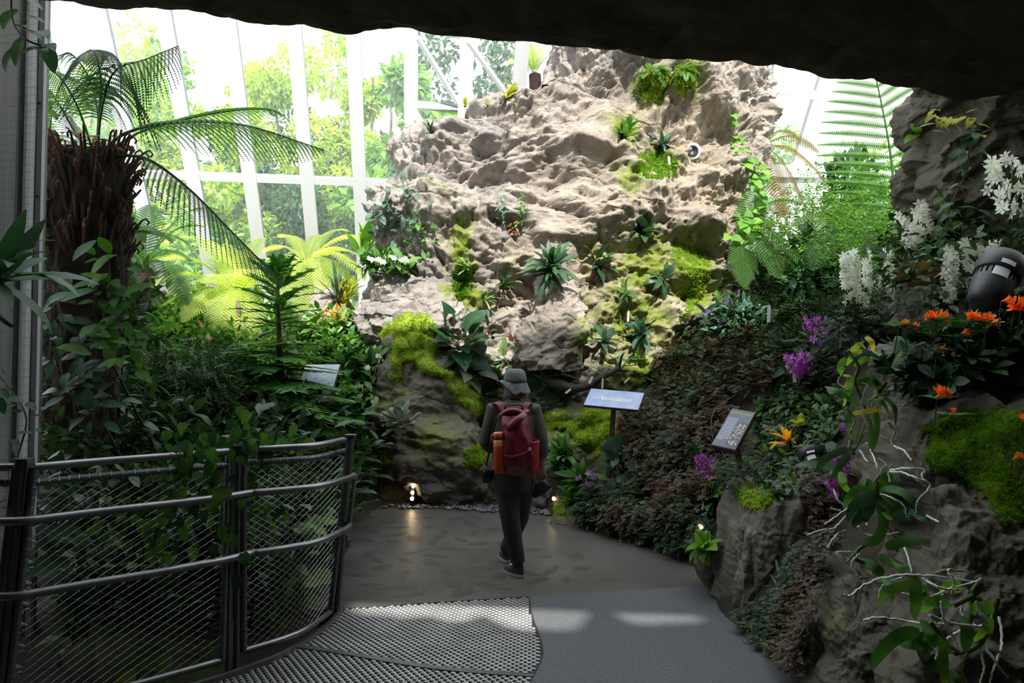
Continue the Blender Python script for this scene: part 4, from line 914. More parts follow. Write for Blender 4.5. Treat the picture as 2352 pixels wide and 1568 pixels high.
GT = [(-9.2, 19, 9.0, 1.8, 'outside_light', 5200, .22, 'yellow green garden tree outside the far left panes'), (-7.2, 22, 9.5, 1.7, 'outside_dark', 5200, .22, 'dark tree outside behind the yellow green one'),
    (-6.6, 19.5, 10.2, 1.6, 'outside_light', 8000, .2, 'feathery pale yellow tree outside behind the tree fern fronds'), (-4.9, 22, 12.0, 1.5, 'outside_light', 6500, .2, 'tall thin pale tree outside the middle panes'),
    (-3.7, 19.2, 9.6, 1.6, 'outside_mid', 6500, .36, 'big-leaved bright green shrub outside the middle panes'), (-2.2, 19.6, 8.8, 1.5, 'outside_mid', 6000, .36, 'leafy green shrub outside beside the tall rock'),
    (-1.0, 25, 12.5, 2.2, 'outside_dark', 3000, .3, 'hazy dark conifer outside beyond the leafy shrub'), (-5.4, 18.4, 5.6, 1.8, 'outside_dark', 6000, .22, 'low dark bush outside under the transom'),
    (-8.2, 18.2, 5.4, 1.8, 'outside_mid', 5600, .22, 'low green bush outside at the far left'), (-3.0, 18.0, 5.4, 1.7, 'outside_dark', 6000, .22, 'low dark bush outside close to the tall rock'), (-6.9, 17.6, 4.6, 1.6, 'outside_mid', 5000, .22, 'low green bush outside behind the pale tree ferns'),
    (-1.2, 17.8, 5.0, 1.5, 'outside_mid', 4000, .22, 'low green bush outside behind the left edge of the tall rock'), (-10.5, 24, 9.5, 2.4, 'outside_dark', 5600, .28, 'large dark tree outside behind the panel column'),
    (8.2, 21, 9, 2.0, 'outside_mid', 2600, .26, 'pale green tree outside the right-hand roof panes'), (11.6, 22, 9, 2.2, 'outside_mid', 2600, .26, 'green tree outside beyond the dark overhanging rock'), (-4.4, 26, 9.5, 2.8, 'outside_dark', 6000, .3, 'broad dark tree far outside the middle panes'),
    (-12.2, 19, 9.6, 1.9, 'outside_mid', 5600, .22, 'mid green tree outside right behind the trunk of the big tree fern'), (-10.5, 19.6, 10.8, 1.5, 'outside_light', 6000, .2, 'tall yellow green tree outside just right of the big tree fern crown'),
    (-8.8, 27, 9, 3.0, 'outside_dark', 6000, .3, 'broad dark tree far outside the left panes'), (-1.8, 22, 6.5, 2.0, 'outside_dark', 5000, .28, 'dark bush outside behind the leafy shrub')]
for i, (x, y, h, r, mt, n, lf, lab) in enumerate(GT): garden_tree(lab, x, y, .4, h, r, mt, n, lf, 18, 20+i, .12 if h < 5 else .28)

# ================================================================== PALE FERNS IN FRONT OF THE GLASS
def tree_fern(name, label, crown, tips, wf=.2, mat='fern_bright', trunk=None, rt=.08, m=20, npair=24, rise=.25, cat='tree fern', sag=.14):
    c = at(*crown); o = empty(name, trunk or c, label, cat)
    if trunk is not None:
        mb = MB(); mb.tube([Vector(trunk), Vector(trunk).lerp(c, .5), c], [rt*1.2, rt, rt*.9], 10); v = np.array(mb.v); v += .02*np.stack([fbm(v*22, 2, i) for i in range(3)], 1); mb.v = [tuple(p) for p in v]; mb.build('trunk', M['bark'], o)
    for tpx, tpy, dY in tips:
        t = at(tpx, tpy, crown[2]+dY); L = (t-c).length; mid = c.lerp(t, .5)+UP*L*rise; q = c.lerp(t, .22)+UP*L*rise*.75
        frond(o, [c, q, mid, c.lerp(t, .8)+UP*L*rise*.55, t], L*wf, npair, m, mat, sag=sag, rr=.008, width=.95)
    return o
gz = lambda px, py, Y: at(px, py, Y)
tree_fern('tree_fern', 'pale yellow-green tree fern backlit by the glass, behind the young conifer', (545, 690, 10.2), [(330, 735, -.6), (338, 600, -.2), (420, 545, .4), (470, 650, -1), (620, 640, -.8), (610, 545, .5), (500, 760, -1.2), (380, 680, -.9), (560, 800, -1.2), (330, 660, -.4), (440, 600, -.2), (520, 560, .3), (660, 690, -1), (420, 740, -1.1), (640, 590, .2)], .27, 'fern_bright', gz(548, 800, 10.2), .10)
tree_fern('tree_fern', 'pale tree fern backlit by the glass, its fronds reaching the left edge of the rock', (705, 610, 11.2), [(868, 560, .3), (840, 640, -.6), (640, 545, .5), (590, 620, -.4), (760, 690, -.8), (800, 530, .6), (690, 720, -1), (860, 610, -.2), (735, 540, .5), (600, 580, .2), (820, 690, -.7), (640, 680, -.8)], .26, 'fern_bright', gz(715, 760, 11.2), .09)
tree_fern('tree_fern', 'green tree fern half hidden behind the dark trunk, fronds drooping towards the glass', (330, 620, 9.0), [(470, 520, .4), (440, 600, -.3), (500, 480, .6), (250, 560, -.4), (350, 470, .5), (430, 700, -.6), (290, 470, 0)], .24, 'fern', gz(330, 790, 9.0), .09)
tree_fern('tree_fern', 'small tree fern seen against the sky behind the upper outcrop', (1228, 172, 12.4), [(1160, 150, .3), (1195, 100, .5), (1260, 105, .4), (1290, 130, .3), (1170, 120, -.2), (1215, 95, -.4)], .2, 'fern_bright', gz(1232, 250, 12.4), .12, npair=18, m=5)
tree_fern('tree_fern', 'bright green tree fern leaning out from behind the right side of the outcrop', (1700, 545, 9.6), [(1840, 470, .2), (1870, 560, -.6), (1790, 640, -.8), (1850, 620, -.8), (1760, 430, .5), (1710, 660, -.6), (1800, 545, -.3)], .24, 'fern', gz(1690, 700, 9.8), .08)
tree_fern('tree_fern', 'bronzed fern arching over the pale kerb at the right of the outcrop', (1745, 350, 11.6), [(1905, 430, -.4), (1880, 350, .2), (1830, 315, .4), (1800, 500, -.6), (1850, 480, -.5)], .22, 'fern_brown', gz(1740, 520, 11.6), .07)
o = empty('tree_fern', at(2055, 480, 8.6), 'single tall fern frond standing upright against the sky on the right', 'tree fern')
frond(o, [at(2056, 560, 8.6), at(2052, 420, 8.6), at(2040, 320, 8.55), at(2012, 180, 8.5), at(1985, 90, 8.4)], .98, 17, 40, 'fern', sag=.10, ang=.18, stalk=.16, width=.70, upv=(0, -1, .1), taper=.55, rr=.022)
frond(o, [at(2056, 560, 8.6), at(2100, 480, 8.8), at(2160, 440, 9), at(2230, 450, 9)], .35, 20, 8, 'fern', sag=.2)
tree_fern('tree_fern', 'green fern with long fronds spreading low beneath the white sky on the right', (1960, 560, 9.4), [(1820, 520, -.6), (1870, 620, -1), (2080, 520, -.2), (2120, 590, -.6), (1990, 660, -1.2), (1900, 470, .3), (2030, 620, -1)], .26, 'fern', gz(1965, 690, 9.2), .08)

# ================================================================== BIG TREE FERN ON THE LEFT
YT = 5.5
def big_fern():
    base = at(185, 1000, YT); o = empty('tree_fern', base, 'massive dark shaggy-trunked tree fern standing left behind the railing', 'tree fern')
    rows = [(1000, 120, 262), (900, 112, 256), (800, 104, 262), (700, 106, 270), (600, 112, 284), (520, 122, 287), (430, 118, 291), (385, 122, 284), (352, 150, 262)]
    nt_, V = 90, []; zz = []
    R_ = sorted([(at(a, py, YT).z, at(a, py, YT).x, at(b, py, YT).x) for py, a, b in rows]); R_ = np.array(R_); z = np.linspace(R_[0, 0], R_[-1, 0], 150); xl = np.interp(z, R_[:, 0], R_[:, 1]); xr = np.interp(z, R_[:, 0], R_[:, 2])
    th = np.linspace(0, 2*math.pi, nt_, endpoint=False); X = ((xl+xr)/2)[:, None]+((xr-xl)/2)[:, None]*np.cos(th); Yy = YT+((xr-xl)/2)[:, None]*np.sin(th); P = np.stack([X, Yy, np.repeat(z[:, None], nt_, 1)], 2).reshape(-1, 3)
    dirn = np.stack([np.cos(th), np.sin(th), 0*th], 1); D = np.tile(dirn, (150, 1)); d = .05*fbm(P*np.array([9, 9, 2.5]), 4, 5)+.03*fbm(P*np.array([30, 30, 6]), 2, 8); P = P+D*d[:, None]
    I = np.arange(150*nt_).reshape(150, nt_); J = np.roll(I, -1, 1); F = np.stack([I[:-1], J[:-1], J[1:], I[1:]], 2).reshape(-1, 4).tolist()+[I[-1].tolist()]
    link('trunk', mesh_np('trunk', P-np.array(base), F, M['bark'], False), o)
    R = random.Random(4)
    for i in range(230):                                   # cut frond bases, thickest round the crown
        py = 362+R.random()**1.7*260; a = R.uniform(0, 2*math.pi); zc = at(185, py, YT).z; rr_ = np.interp(zc, z, (xr-xl)/2); cx = np.interp(zc, z, (xl+xr)/2)
        dv = Vector((math.cos(a), math.sin(a), 0)); p = Vector((cx, YT, zc))+dv*rr_*.9; L = R.uniform(.10, .24); up_ = R.uniform(.5, 1.6); q = p+(dv*.55+UP*up_).normalized()*L
        pts = [p-UP*.02, p.lerp(q, .5)+dv*.012, q]
        if R.random() < .45: pts += [q+dv*.03+UP*.02, q+dv*.055-UP*.01, q+dv*.04-UP*.035]
        mb = MB(); mb.tube(pts, [.013, .011]+[.008]*(len(pts)-2), 5); mb.build('frond_base', M['stub'], o, smooth=True)
    ps, ds, uu, ss = [], [], [], []
    for i in range(3600):
        zc = R.uniform(z[0], z[-1]); a = R.uniform(0, 2*math.pi); rr_ = np.interp(zc, z, (xr-xl)/2); cx = np.interp(zc, z, (xl+xr)/2); dv = Vector((math.cos(a), math.sin(a), 0)); ps.append(Vector((cx, YT, zc))+dv*rr_*.97); ds.append(dv*.5-UP*R.uniform(-.4, 1.2)+rvec(R)*.3); uu.append(rvec(R)); ss.append(R.uniform(.03, .09))
    stamp('fibres', np.array([(-.05, 0, 0), (.05, 0, 0), (0, 1, 0)]), [(0, 1, 2)], ps, ds, uu, ss, M['bark'], o)
    c = at(228, 352, YT)
    def fr(pl, w, npair, m, mat='fern_dark', **k): k.setdefault('width', .95); frond(o, [at(x, y, YT+d) for x, y, d in pl], w, npair, m, mat, **k)
    fr([(222, 356, 0), (228, 270, .05), (232, 190, .0), (222, 130, -.3), (205, 115, -.6), (185, 140, -.9)], .36, 34, 30, rr=.016, sag=1.0, stalk=.26, upv=(.1, -1, .35), taper=.55)
    fr([(224, 354, .05), (226, 270, .15), (205, 180, .25), (165, 125, .2), (128, 130, .1)], .32, 30, 26, rr=.012, sag=.9, stalk=.3, taper=.6)
    fr([(225, 352, 0), (232, 260, -.1), (262, 165, -.2), (330, 138, -.1), (410, 105, .1)], .46, 22, 34, rr=.012, sag=1.25, stalk=.36, taper=.6, ang=.2)
    fr([(232, 352, 0), (290, 305, .0), (400, 282, -.05), (560, 288, -.05), (745, 345, .1)], .40, 34, 30, 'fern', rr=.016, sag=.55, stalk=.22, taper=.7)
    fr([(245, 350, .1), (330, 300, .3), (480, 262, .5), (600, 250, .6), (655, 265, .7)], .26, 28, 22, 'fern', rr=.012, sag=.3, stalk=.3)
    fr([(240, 362, 0), (330, 362, -.15), (430, 430, -.2), (540, 540, -.15), (655, 655, 0)], .40, 34, 30, 'fern_dark', rr=.016, sag=.75, stalk=.24, taper=.7)
    fr([(205, 352, 0), (170, 300, .1), (130, 230, .1), (100, 200, .0)], .30, 26, 22, rr=.012, sag=.5, stalk=.3)
    fr([(215, 352, 0), (180, 250, -.2), (140, 180, -.5), (95, 150, -.8)], .30, 26, 22, 'fern', rr=.012, sag=.4, stalk=.3)
    return o
big_fern()

# ================================================================== YOUNG CONIFER
def conifer():
    Yc = 7.6; base, _ = on(640, 1015, Yc); base = at(640, 1015, Yc); o = empty('conifer', base, 'young dark green conifer with tiered branches in front of the left sign', 'tree')
    tr = [base-UP*.25, at(645, 900, Yc), at(640, 760, Yc), at(638, 670, Yc), at(640, 612, Yc)]; mb = MB(); mb.tube(bez(tr, 14), [.05-.0032*i for i in range(14)], 8); mb.build('trunk', M['stem_brown'], o, smooth=True)
    R = random.Random(9)
    for py, L, el, n in [(618, 50, 1.1, 5), (640, 84, .8, 7), (665, 110, .6, 8), (690, 128, .45, 8), (718, 128, .30, 8), (745, 118, .2, 7), (790, 135, .10, 8), (815, 150, .05, 8), (840, 165, .0, 10), (872, 185, -.08, 12), (905, 200, -.12, 12), (935, 200, -.15, 12), (965, 180, -.15, 10), (990, 150, -.15, 8)]:
        a0 = R.uniform(0, 6); k = mpp(Yc)
        for i in range(n):
            a = a0+i*2*math.pi/n+R.uniform(-.2, .2); LL = L*k*R.uniform(.8, 1.1); p = at(640+R.uniform(-3, 3), py+R.uniform(-8, 8), Yc); low = py > 770
            ax = arc(p, a, el+R.uniform(-.1, .1), LL, .35 if not low else .22); nb = 5 if not low else 10
            V, F = frond_mesh(ax, .10, int(LL/.011)+8, 0, sag=.05, ang=.7, stalk=.06, width=1.5, rr=.007, taper=.4); V = [V]; F = [F]; nv = len(V[0])
            for j in range(nb):
                t = .2+.65*(j+.5)/nb; c = bez(ax, 21)[int(t*20)]; sd = 1 if j % 2 else -1; bl = LL*(.34 if low else .26)*(1.1-t*.6)
                v2, f2 = frond_mesh(arc(c, a+sd*.75, el*.6-.05, bl, .2), .08, int(bl/.011)+5, 0, sag=.05, ang=.7, stalk=.04, width=1.5, rr=.004, taper=.4); V.append(v2); F.append(f2+nv); nv += len(v2)
            link('branch', mesh_np('branch', np.vstack(V)-np.array(base), np.vstack(F), M['needle'], False), o)
    return o
conifer()
# ================================================================== MOSS
moss_blanket('moss_mound', 'bright yellow-green moss draped over the buttress, running down to the person', [(905, 730), (940, 712), (985, 722), (1005, 745), (1010, 790), (1000, 830), (1030, 850), (1080, 880), (1110, 905), (1122, 945), (1115, 985), (1090, 960), (1060, 935), (1035, 905), (1005, 870), (965, 860), (955, 835), (930, 840), (918, 880), (898, 870), (895, 820), (885, 790), (865, 765)], .10, 4.5, tufts=9000, ts=.028, seed=3, lump=.9)
moss_blanket('moss_mound', 'bright green moss on the low shelf behind the blue title sign', [(1250, 945), (1300, 940), (1360, 935), (1420, 942), (1440, 985), (1425, 1015), (1385, 1035), (1372, 1055), (1335, 1040), (1312, 1010), (1280, 995), (1250, 985)], .09, 4.5, tufts=7000, ts=.03, seed=5, lump=.9)
moss_blanket('moss_mound', 'small bright moss tuft right of the blue title sign post', [(1440, 1020), (1478, 1002), (1485, 1030), (1455, 1040), (1432, 1035)], .06, 4, tufts=1200, ts=.03, seed=6)
moss_blanket('moss_mound', 'moss-topped stone at the right edge of the paving behind the person', [(1268, 1160), (1290, 1146), (1318, 1150), (1325, 1175), (1300, 1195), (1275, 1192)], .05, 4, tufts=900, ts=.025, seed=7, mat='moss_deep', tuft='moss_tuft')
moss_blanket('moss_mound', 'thick dark green moss cushion covering the big boulder on the right', [(2110, 985), (2150, 955), (2220, 935), (2300, 938), (2352, 950), (2500, 960), (2560, 1100), (2480, 1260), (2352, 1215), (2300, 1215), (2280, 1180), (2265, 1140), (2230, 1130), (2195, 1100), (2150, 1095), (2120, 1060), (2135, 1020)], .06, 7, 'moss_deep', 'moss_deep_tuft', tufts=16000, ts=.017, seed=9, lump=.6)
moss_blanket('moss_mound', 'bright moss hummock on the far left bank behind the dark trunk', [(330, 815), (365, 795), (410, 800), (445, 830), (425, 842), (380, 838), (340, 845), (320, 835)], .12, 4.5, tufts=2200, ts=.035, seed=11)
moss_blanket('moss_mound', 'moss patch under the dark text sign', [(1672, 1120), (1720, 1108), (1790, 1120), (1780, 1160), (1740, 1180), (1700, 1165)], .04, 4.5, 'moss_deep', 'moss_tuft', tufts=1800, ts=.02, seed=12)
moss_blanket('moss_mound', 'dull moss tuft hanging below the ferns at the top of the outcrop', [(1462, 180), (1495, 150), (1535, 160), (1530, 210), (1490, 245), (1470, 215)], .12, 4.5, 'moss_deep', 'moss_tuft', tufts=1600, ts=.05, seed=13, Y=10.4)
moss_blanket('moss_mound', 'dull moss tuft right of the fern tuft at the top of the outcrop', [(1548, 150), (1600, 150), (1590, 200), (1570, 230), (1548, 200)], .10, 4.5, 'moss_brown', 'moss_tuft', tufts=1300, ts=.05, seed=14, Y=10.4)
moss_blanket('moss_mound', 'mossy pad beneath the small orchid next to the round lamp hole', [(1455, 350), (1520, 340), (1570, 370), (1550, 410), (1500, 425), (1460, 400)], .05, 5, 'moss_deep', 'moss_deep_tuft', tufts=1600, ts=.035, seed=15)
moss_blanket('moss_mound', 'moss ledge under the shelf of rock on the right of the outcrop', [(1545, 545), (1620, 580), (1640, 620), (1600, 720), (1560, 740), (1580, 640), (1540, 600)], .05, 5, 'moss_deep', 'moss_tuft', tufts=1800, ts=.035, seed=16)
moss_blanket('moss_mound', 'dark moss strip in the cleft left of the strap-leaved clump', [(1040, 600), (1075, 590), (1098, 640), (1085, 690), (1050, 695), (1035, 650)], .06, 5, 'moss_deep', 'moss_deep_tuft', tufts=1400, ts=.035, seed=17)
moss_blanket('moss_mound', 'moss on the low wall beside the silvery-leaved plant', [(840, 1035), (890, 1030), (900, 1065), (870, 1080), (840, 1070)], .05, 4.5, 'moss_deep', 'moss_tuft', tufts=1200, ts=.03, seed=18)
moss_blanket('moss_mound', 'moss on the low rock between the lamp and the person', [(1060, 1030), (1110, 1015), (1128, 1050), (1110, 1085), (1070, 1075)], .06, 4.5, 'moss_deep', 'moss_tuft', tufts=1200, ts=.03, seed=19)

# ================================================================== LOW COVER ON THE BANKS
cover('fern_cover', 'bronze rabbit-foot fern carpet on the bank above the two right signs', [(1490, 860), (1540, 815), (1620, 785), (1700, 770), (1770, 790), (1800, 840), (1780, 900), (1720, 905), (1680, 930), (1600, 935), (1540, 930)], 6200, 22, 'cover_brown', SPRIG, .14, .5, 21)
cover('fern_cover', 'dark bronze fern carpet hanging down the bank between the two right signs', [(1440, 950), (1540, 925), (1650, 915), (1690, 960), (1670, 1110), (1600, 1250), (1500, 1240), (1400, 1215), (1480, 1080), (1430, 1010)], 6500, 24, 'cover_brown', SPRIG, .16, .9, 22)
cover('leafy_cover', 'dark green creeping foliage over the upper right bank', [(1560, 780), (1700, 700), (1950, 640), (2080, 690), (2010, 800), (1900, 900), (1800, 900), (1760, 780)], 2600, 34, 'cover_dark', None, .15, .3, 23)
cover('leafy_cover', 'tangle of green foliage under the ferns on the far right bank', [(1720, 620), (1820, 540), (2000, 480), (2110, 560), (2080, 690), (1940, 700), (1780, 700)], 3600, 26, 'cover_green', SPRIG3, .5, .2, 24)
cover('leafy_cover', 'dark foliage on the bank behind the white orchids', [(2000, 560), (2140, 500), (2352, 560), (2352, 700), (2200, 690), (2060, 700)], 1300, 30, 'cover_dark', LEAF4, .2, .3, 25)
cover('leafy_cover', 'dark green foliage around the railing plants on the left bank', [(90, 960), (300, 860), (560, 900), (740, 960), (760, 1030), (560, 1060), (90, 1070)], 3800, 38, 'cover_dark', SPRIG, .3, .2, 26)
cover('leafy_cover', 'green foliage filling the slope left of the bright buttress', [(300, 760), (480, 720), (760, 760), (860, 800), (870, 960), (760, 970), (560, 890), (320, 880)], 4200, 25, 'cover_green', LEAF4, .25, .2, 27)
cover('leafy_cover', 'dark undergrowth in the pit behind the wire railing', [(135, 1090), (540, 1060), (780, 1060), (760, 1380), (560, 1490), (135, 1568)], 4200, 46, 'cover_dark', LEAF4, .4, .2, 28)
cover('leafy_cover', 'dark foliage clinging to the far left bank behind the trunk', [(90, 560), (330, 620), (350, 780), (300, 880), (90, 960)], 2200, 40, 'cover_dark', LEAF4, .5, .2, 29, Y=8)
cover('leafy_cover', 'dark brown fern fringe between the two foreground rocks on the right', [(1840, 1090), (1900, 1080), (1930, 1200), (1910, 1330), (1860, 1560), (1790, 1530), (1790, 1430), (1870, 1290)], 2600, 22, 'cover_brown', SPRIG, .08, .7, 30)
cover('leafy_cover', 'dark foliage at the foot of the bank along the right of the paving', [(1330, 1110), (1500, 1180), (1620, 1200), (1640, 1280), (1560, 1270), (1440, 1235), (1330, 1195)], 1800, 30, 'cover_dark', SPRIG, .10, .8, 31)

cover('leafy_cover', 'dark trailing growth in the gap between the fluted rock and the brown fern fringe', [(1700, 1440), (1790, 1350), (1850, 1240), (1860, 1330), (1800, 1540), (1740, 1490)], 900, 26, 'cover_dark', SPRIG, .06, .9, 32)
cover('leafy_cover', 'dark leafy growth around the post of the dark text sign', [(1660, 1040), (1720, 1030), (1740, 1120), (1690, 1130), (1650, 1110)], 500, 24, 'cover_dark', SPRIG, .08, .6, 33)
cover('leafy_cover', 'dark green ferny growth scattered through the bronze fern carpets', [(1450, 960), (1500, 860), (1620, 790), (1790, 800), (1780, 900), (1660, 940), (1650, 1060), (1590, 1240), (1420, 1200), (1480, 1080)], 3200, 24, 'cover_dark', SPRIG, .17, .7, 34)
# round-leaved carpet right of the dark text sign: every leaf a part
def round_carpet():
    p0, _ = on(1850, 1000); o = empty('ground_cover', p0, 'carpet of small round glossy leaves to the right of the dark text sign', 'ground cover'); R = random.Random(5); c = 0
    poly = [(1740, 930), (1800, 890), (1900, 870), (1960, 900), (1940, 1000), (1900, 1060), (1870, 1120), (1790, 1150), (1730, 1120), (1740, 1030)]; ps = []; ds = []; uu = []; ss = []
    while c < 1500:
        x, y = R.uniform(1730, 1960), R.uniform(870, 1150)
        if not inpoly(np.array([x]), np.array([y]), poly)[0]: continue
        p, nr = on(x, y); c += 1; p = p+nr*R.uniform(.02, .08); d = (nr*.3+rvec(R)*.6-UP*.2); s = R.uniform(14, 25)*mpp(p.y)
        if c <= 290: leafpart(o, leafmesh('ovate', .62, .3, R.choice(('leaf', 'leaf_dark', 'leaf'))), p, d, nr+UP*.5, s)
        else: ps.append(p-nr*.03); ds.append(d); uu.append(nr+UP*.5); ss.append(s)
    stamp('foliage', LEAF4[0]*np.array((1.3, 1, 1)), LEAF4[1], ps, ds, uu, ss, M['cover_dark'], o)
round_carpet()

# ================================================================== PLANTS ROOTED ON THE OUTCROP
clump('orchid_plant', 'big clump of arching strap leaves growing from a dark cup of rock in mid-outcrop', 1265, 612, 46, 78, 'strap', .15, 'leaf_dark', (.4, 1.0), (.15, 1.5), up=1.0, off=.05, roots=10, bulb=4)
clump('orchid_plant', 'broad-leaved epiphyte right of the big strap-leaved clump', 1370, 612, 11, 66, 'lance', .30, 'leaf_dark', (.3, .8), (.3, 1.5), roots=8)
clump('orchid_plant', 'glossy broad-leaved orchid clinging below the middle right ledge', 1478, 535, 17, 62, 'lance', .34, 'leaf_dark', (.3, .9), (.3, 1.6), roots=14, up=.9, bulb=3)
clump('orchid_plant', 'bright-leaved orchid with long hanging roots in the upper crack', 1428, 312, 15, 58, 'lance', .27, 'leaf', (.3, .9), (.3, 1.6), roots=22, up=.8, bulb=4)
clump('orchid_plant', 'orchid with pale leaves on the moss pad left of the round lamp hole', 1518, 335, 13, 46, 'lance', .3, 'leaf_blue', (.3, .9), (.3, 1.5), roots=14, bulb=2)
clump('orchid_plant', 'drooping-leaved orchid on the lower right of the outcrop', 1520, 640, 8, 56, 'lance', .27, 'leaf_dark', (.8, 1.3), (.8, 1.8), roots=12, up=.2)
clump('orchid_plant', 'small orchid with a white tag hanging beneath it', 1440, 672, 9, 46, 'lance', .25, 'leaf', (.7, 1.2), (.6, 1.7), roots=6, up=.3)
clump('orchid_plant', 'dark spreading strap-leaved clump low on the outcrop', 1480, 770, 20, 62, 'strap', .2, 'leaf_blue', (.4, 1.0), (.3, 1.5), roots=6)
clump('orchid_plant', 'leafy dark clump at the lower right corner of the outcrop', 1385, 785, 9, 50, 'lance', .3, 'leaf_dark', (.5, 1), (.4, 1.6), up=.4)
clump('bromeliad', 'small pale rosette in the cleft left of the strap-leaved clump', 1110, 688, 15, 40, 'strap', .13, 'leaf_pale', (.2, .7), (.1, 1.3))
clump('grass_tuft', 'thin arching tuft beside the dark cleft', 1152, 655, 14, 50, 'strap', .09, 'leaf', (.3, .9), (.2, 1.4))
clump('grass_tuft', 'thin upright tuft on the mossy strip in the cleft', 1075, 615, 9, 42, 'strap', .10, 'leaf_pale', (.3, .9), (.1, 1.0))
clump('orchid_plant', 'tiny dark orchid silhouetted on the left shoulder of the outcrop', 990, 302, 8, 32, 'lance', .28, 'leaf_dark', (.3, .8), (.2, 1.3), Y=10.7)
clump('orchid_plant', 'tiny plant on the top ridge left of the moss-grown stump', 1068, 243, 6, 24, 'lance', .3, 'leaf_yellow', (.2, .6), (.1, 1.0), Y=10.9)
clump('orchid_plant', 'small epiphyte at the ridge notch by the sky', 1120, 243, 6, 22, 'lance', .25, 'leaf_yellow', (.2, .6), (.1, 1.0), Y=10.9)
fern_clump('fern', 'tuft of small yellow-green ferns at the very top of the outcrop', 1497, 178, 15, 62, 'fern', (.0, 1.1), 1.6, .22, 0, 18, Y=10.4, off=.05)
fern_clump('fern', 'fern tuft tucked under the cave lip at the top of the outcrop', 1575, 165, 12, 50, 'fern', (-.2, 1.0), 1.5, .22, 0, 16, Y=10.4, off=.05)
def hanging(name, label, pts, n, Lpx, shape, W, mat, spread_px=14, seed=1, cat='creeper', down=.6, Y=None, stemmat='stem'):
    R = random.Random(seed); P = []
    for x, y in pts: p, nr = on(x, y, Y or 9.5); P.append(p+nr*.04)
    o = empty(name, P[0], label, cat); C = bez(P, max(8, n//2)); mb = MB(); mb.tube(C, .006, 4); mb.build('stem', M[stemmat], o)
    for i in range(n):
        c = R.choice(C); s = Lpx*mpp(c.y); q = c+rvec(R)*spread_px*mpp(c.y)*.6; q.y = min(q.y, c.y+.01); d = Vector((R.uniform(-1, 1), R.uniform(-.8, 0), R.uniform(-1, .35)-down*.3))
        leafpart(o, leafmesh(shape, W, R.choice((.2, .6)), mat), q, d, Vector((0, -1, .5)), s*R.uniform(.6, 1.15))
    return o
hanging('creeper', 'small-leaved creeper with trailing roots on the left shoulder of the outcrop', [(925, 395), (940, 430), (950, 480), (960, 520)], 34, 22, 'ovate', .5, 'leaf_blue', 26, 1)
hanging('creeper', 'trailing creeper hugging the left edge of the outcrop', [(880, 445), (890, 480), (885, 510), (895, 540)], 34, 24, 'ovate', .55, 'leaf_blue', 22, 2)
hanging('creeper', 'wispy creeper hanging under the left overhang', [(945, 500), (965, 525), (985, 550), (960, 590)], 24, 22, 'ovate', .5, 'leaf', 24, 3)
hanging('creeper', 'ivy-like vine running down the right edge of the outcrop', [(1680, 270), (1690, 320), (1712, 370), (1735, 400), (1745, 440), (1748, 480)], 60, 22, 'heart', .85, 'leaf_bright', 14, 4)
hanging('creeper', 'mass of bright heart-leaved vine at the foot of the right rock edge', [(1720, 500), (1700, 560), (1690, 620), (1670, 680), (1655, 720)], 90, 26, 'heart', .9, 'leaf_bright', 26, 5)
hanging('creeper', 'little strap fern hanging in the grey middle of the outcrop', [(1150, 455), (1153, 480), (1150, 510)], 14, 24, 'lance', .25, 'leaf_blue', 10, 6)
hanging('creeper', 'little green frond hanging beside the grey strap fern', [(1200, 440), (1202, 480), (1200, 515)], 16, 22, 'lance', .25, 'leaf', 8, 7)
hanging('creeper', 'rusty dead frond hanging below the middle ledge', [(1185, 505), (1178, 530), (1180, 550)], 14, 24, 'lance', .25, 'leaf_dead', 8, 8)
shrub('flowering_shrub', 'low flowering plant with cream blossom sprays on the ledge boulder', 888, 607, 62, 26, 70, 30, 'ovate', .55, 'leaf', fill=120, nst=6)
clump('epiphyte_stump', 'moss-grown stump of orchids standing on the ridge against the white sky', 1165, 225, 26, 46, 'strap', .14, 'leaf_yellow', (.2, .8), (.0, 1.3), Y=11, roots=16)
# behind the person
clump('begonia', 'dark patterned begonia with a pink heart beside the moss', 1048, 790, 16, 62, 'heart', .8, 'leaf_dark', (.4, .9), (.4, 1.4), up=.5, stems=True)
clump('begonia', 'silver-veined begonia below the pink-hearted one', 1062, 838, 12, 56, 'heart', .85, 'leaf_silver', (.4, .9), (.5, 1.5), up=.3, stems=True)
clump('begonia', 'bright round-leaved plant at the left of the person\'s hat', 1118, 880, 14, 40, 'ovate', .7, 'leaf', (.3, .7), (.3, 1.4), stems=True)
clump('begonia', 'large dark heart leaves just behind the hat', 1222, 915, 8, 62, 'heart', .85, 'leaf_dark', (.4, .8), (.5, 1.4), stems=True)
clump('begonia', 'dark heart-leaved plant between moss and the person\'s shoulder', 1140, 915, 6, 50, 'heart', .85, 'leaf_dark', (.4, .8), (.5, 1.4), stems=True)
clump('calathea', 'pale pink-streaked leafy plant above the hat', 1163, 830, 12, 44, 'lance', .3, 'leaf_pale', (.2, .8), (.2, 1.4), stems=True)
clump('calathea', 'small crimson-flowered plant in the dark hollow', 1130, 765, 9, 34, 'lance', .32, 'leaf', (.2, .8), (.2, 1.4), stems=True)
clump('peperomia', 'round-leaved green plant at the left edge of the moss shelf', 1290, 920, 18, 34, 'ovate', .75, 'leaf', (.2, .6), (.2, 1.4), stems=True)
clump('bromeliad', 'narrow-leaved clump on the wet rib above the sign', 1425, 850, 10, 60, 'strap', .11, 'leaf_dark', (.4, 1), (.3, 1.4))
clump('orchid_plant', 'fresh light green leaves sprouting over the dark log', 1468, 828, 8, 34, 'lance', .32, 'leaf_bright', (.3, .7), (.2, 1.3))
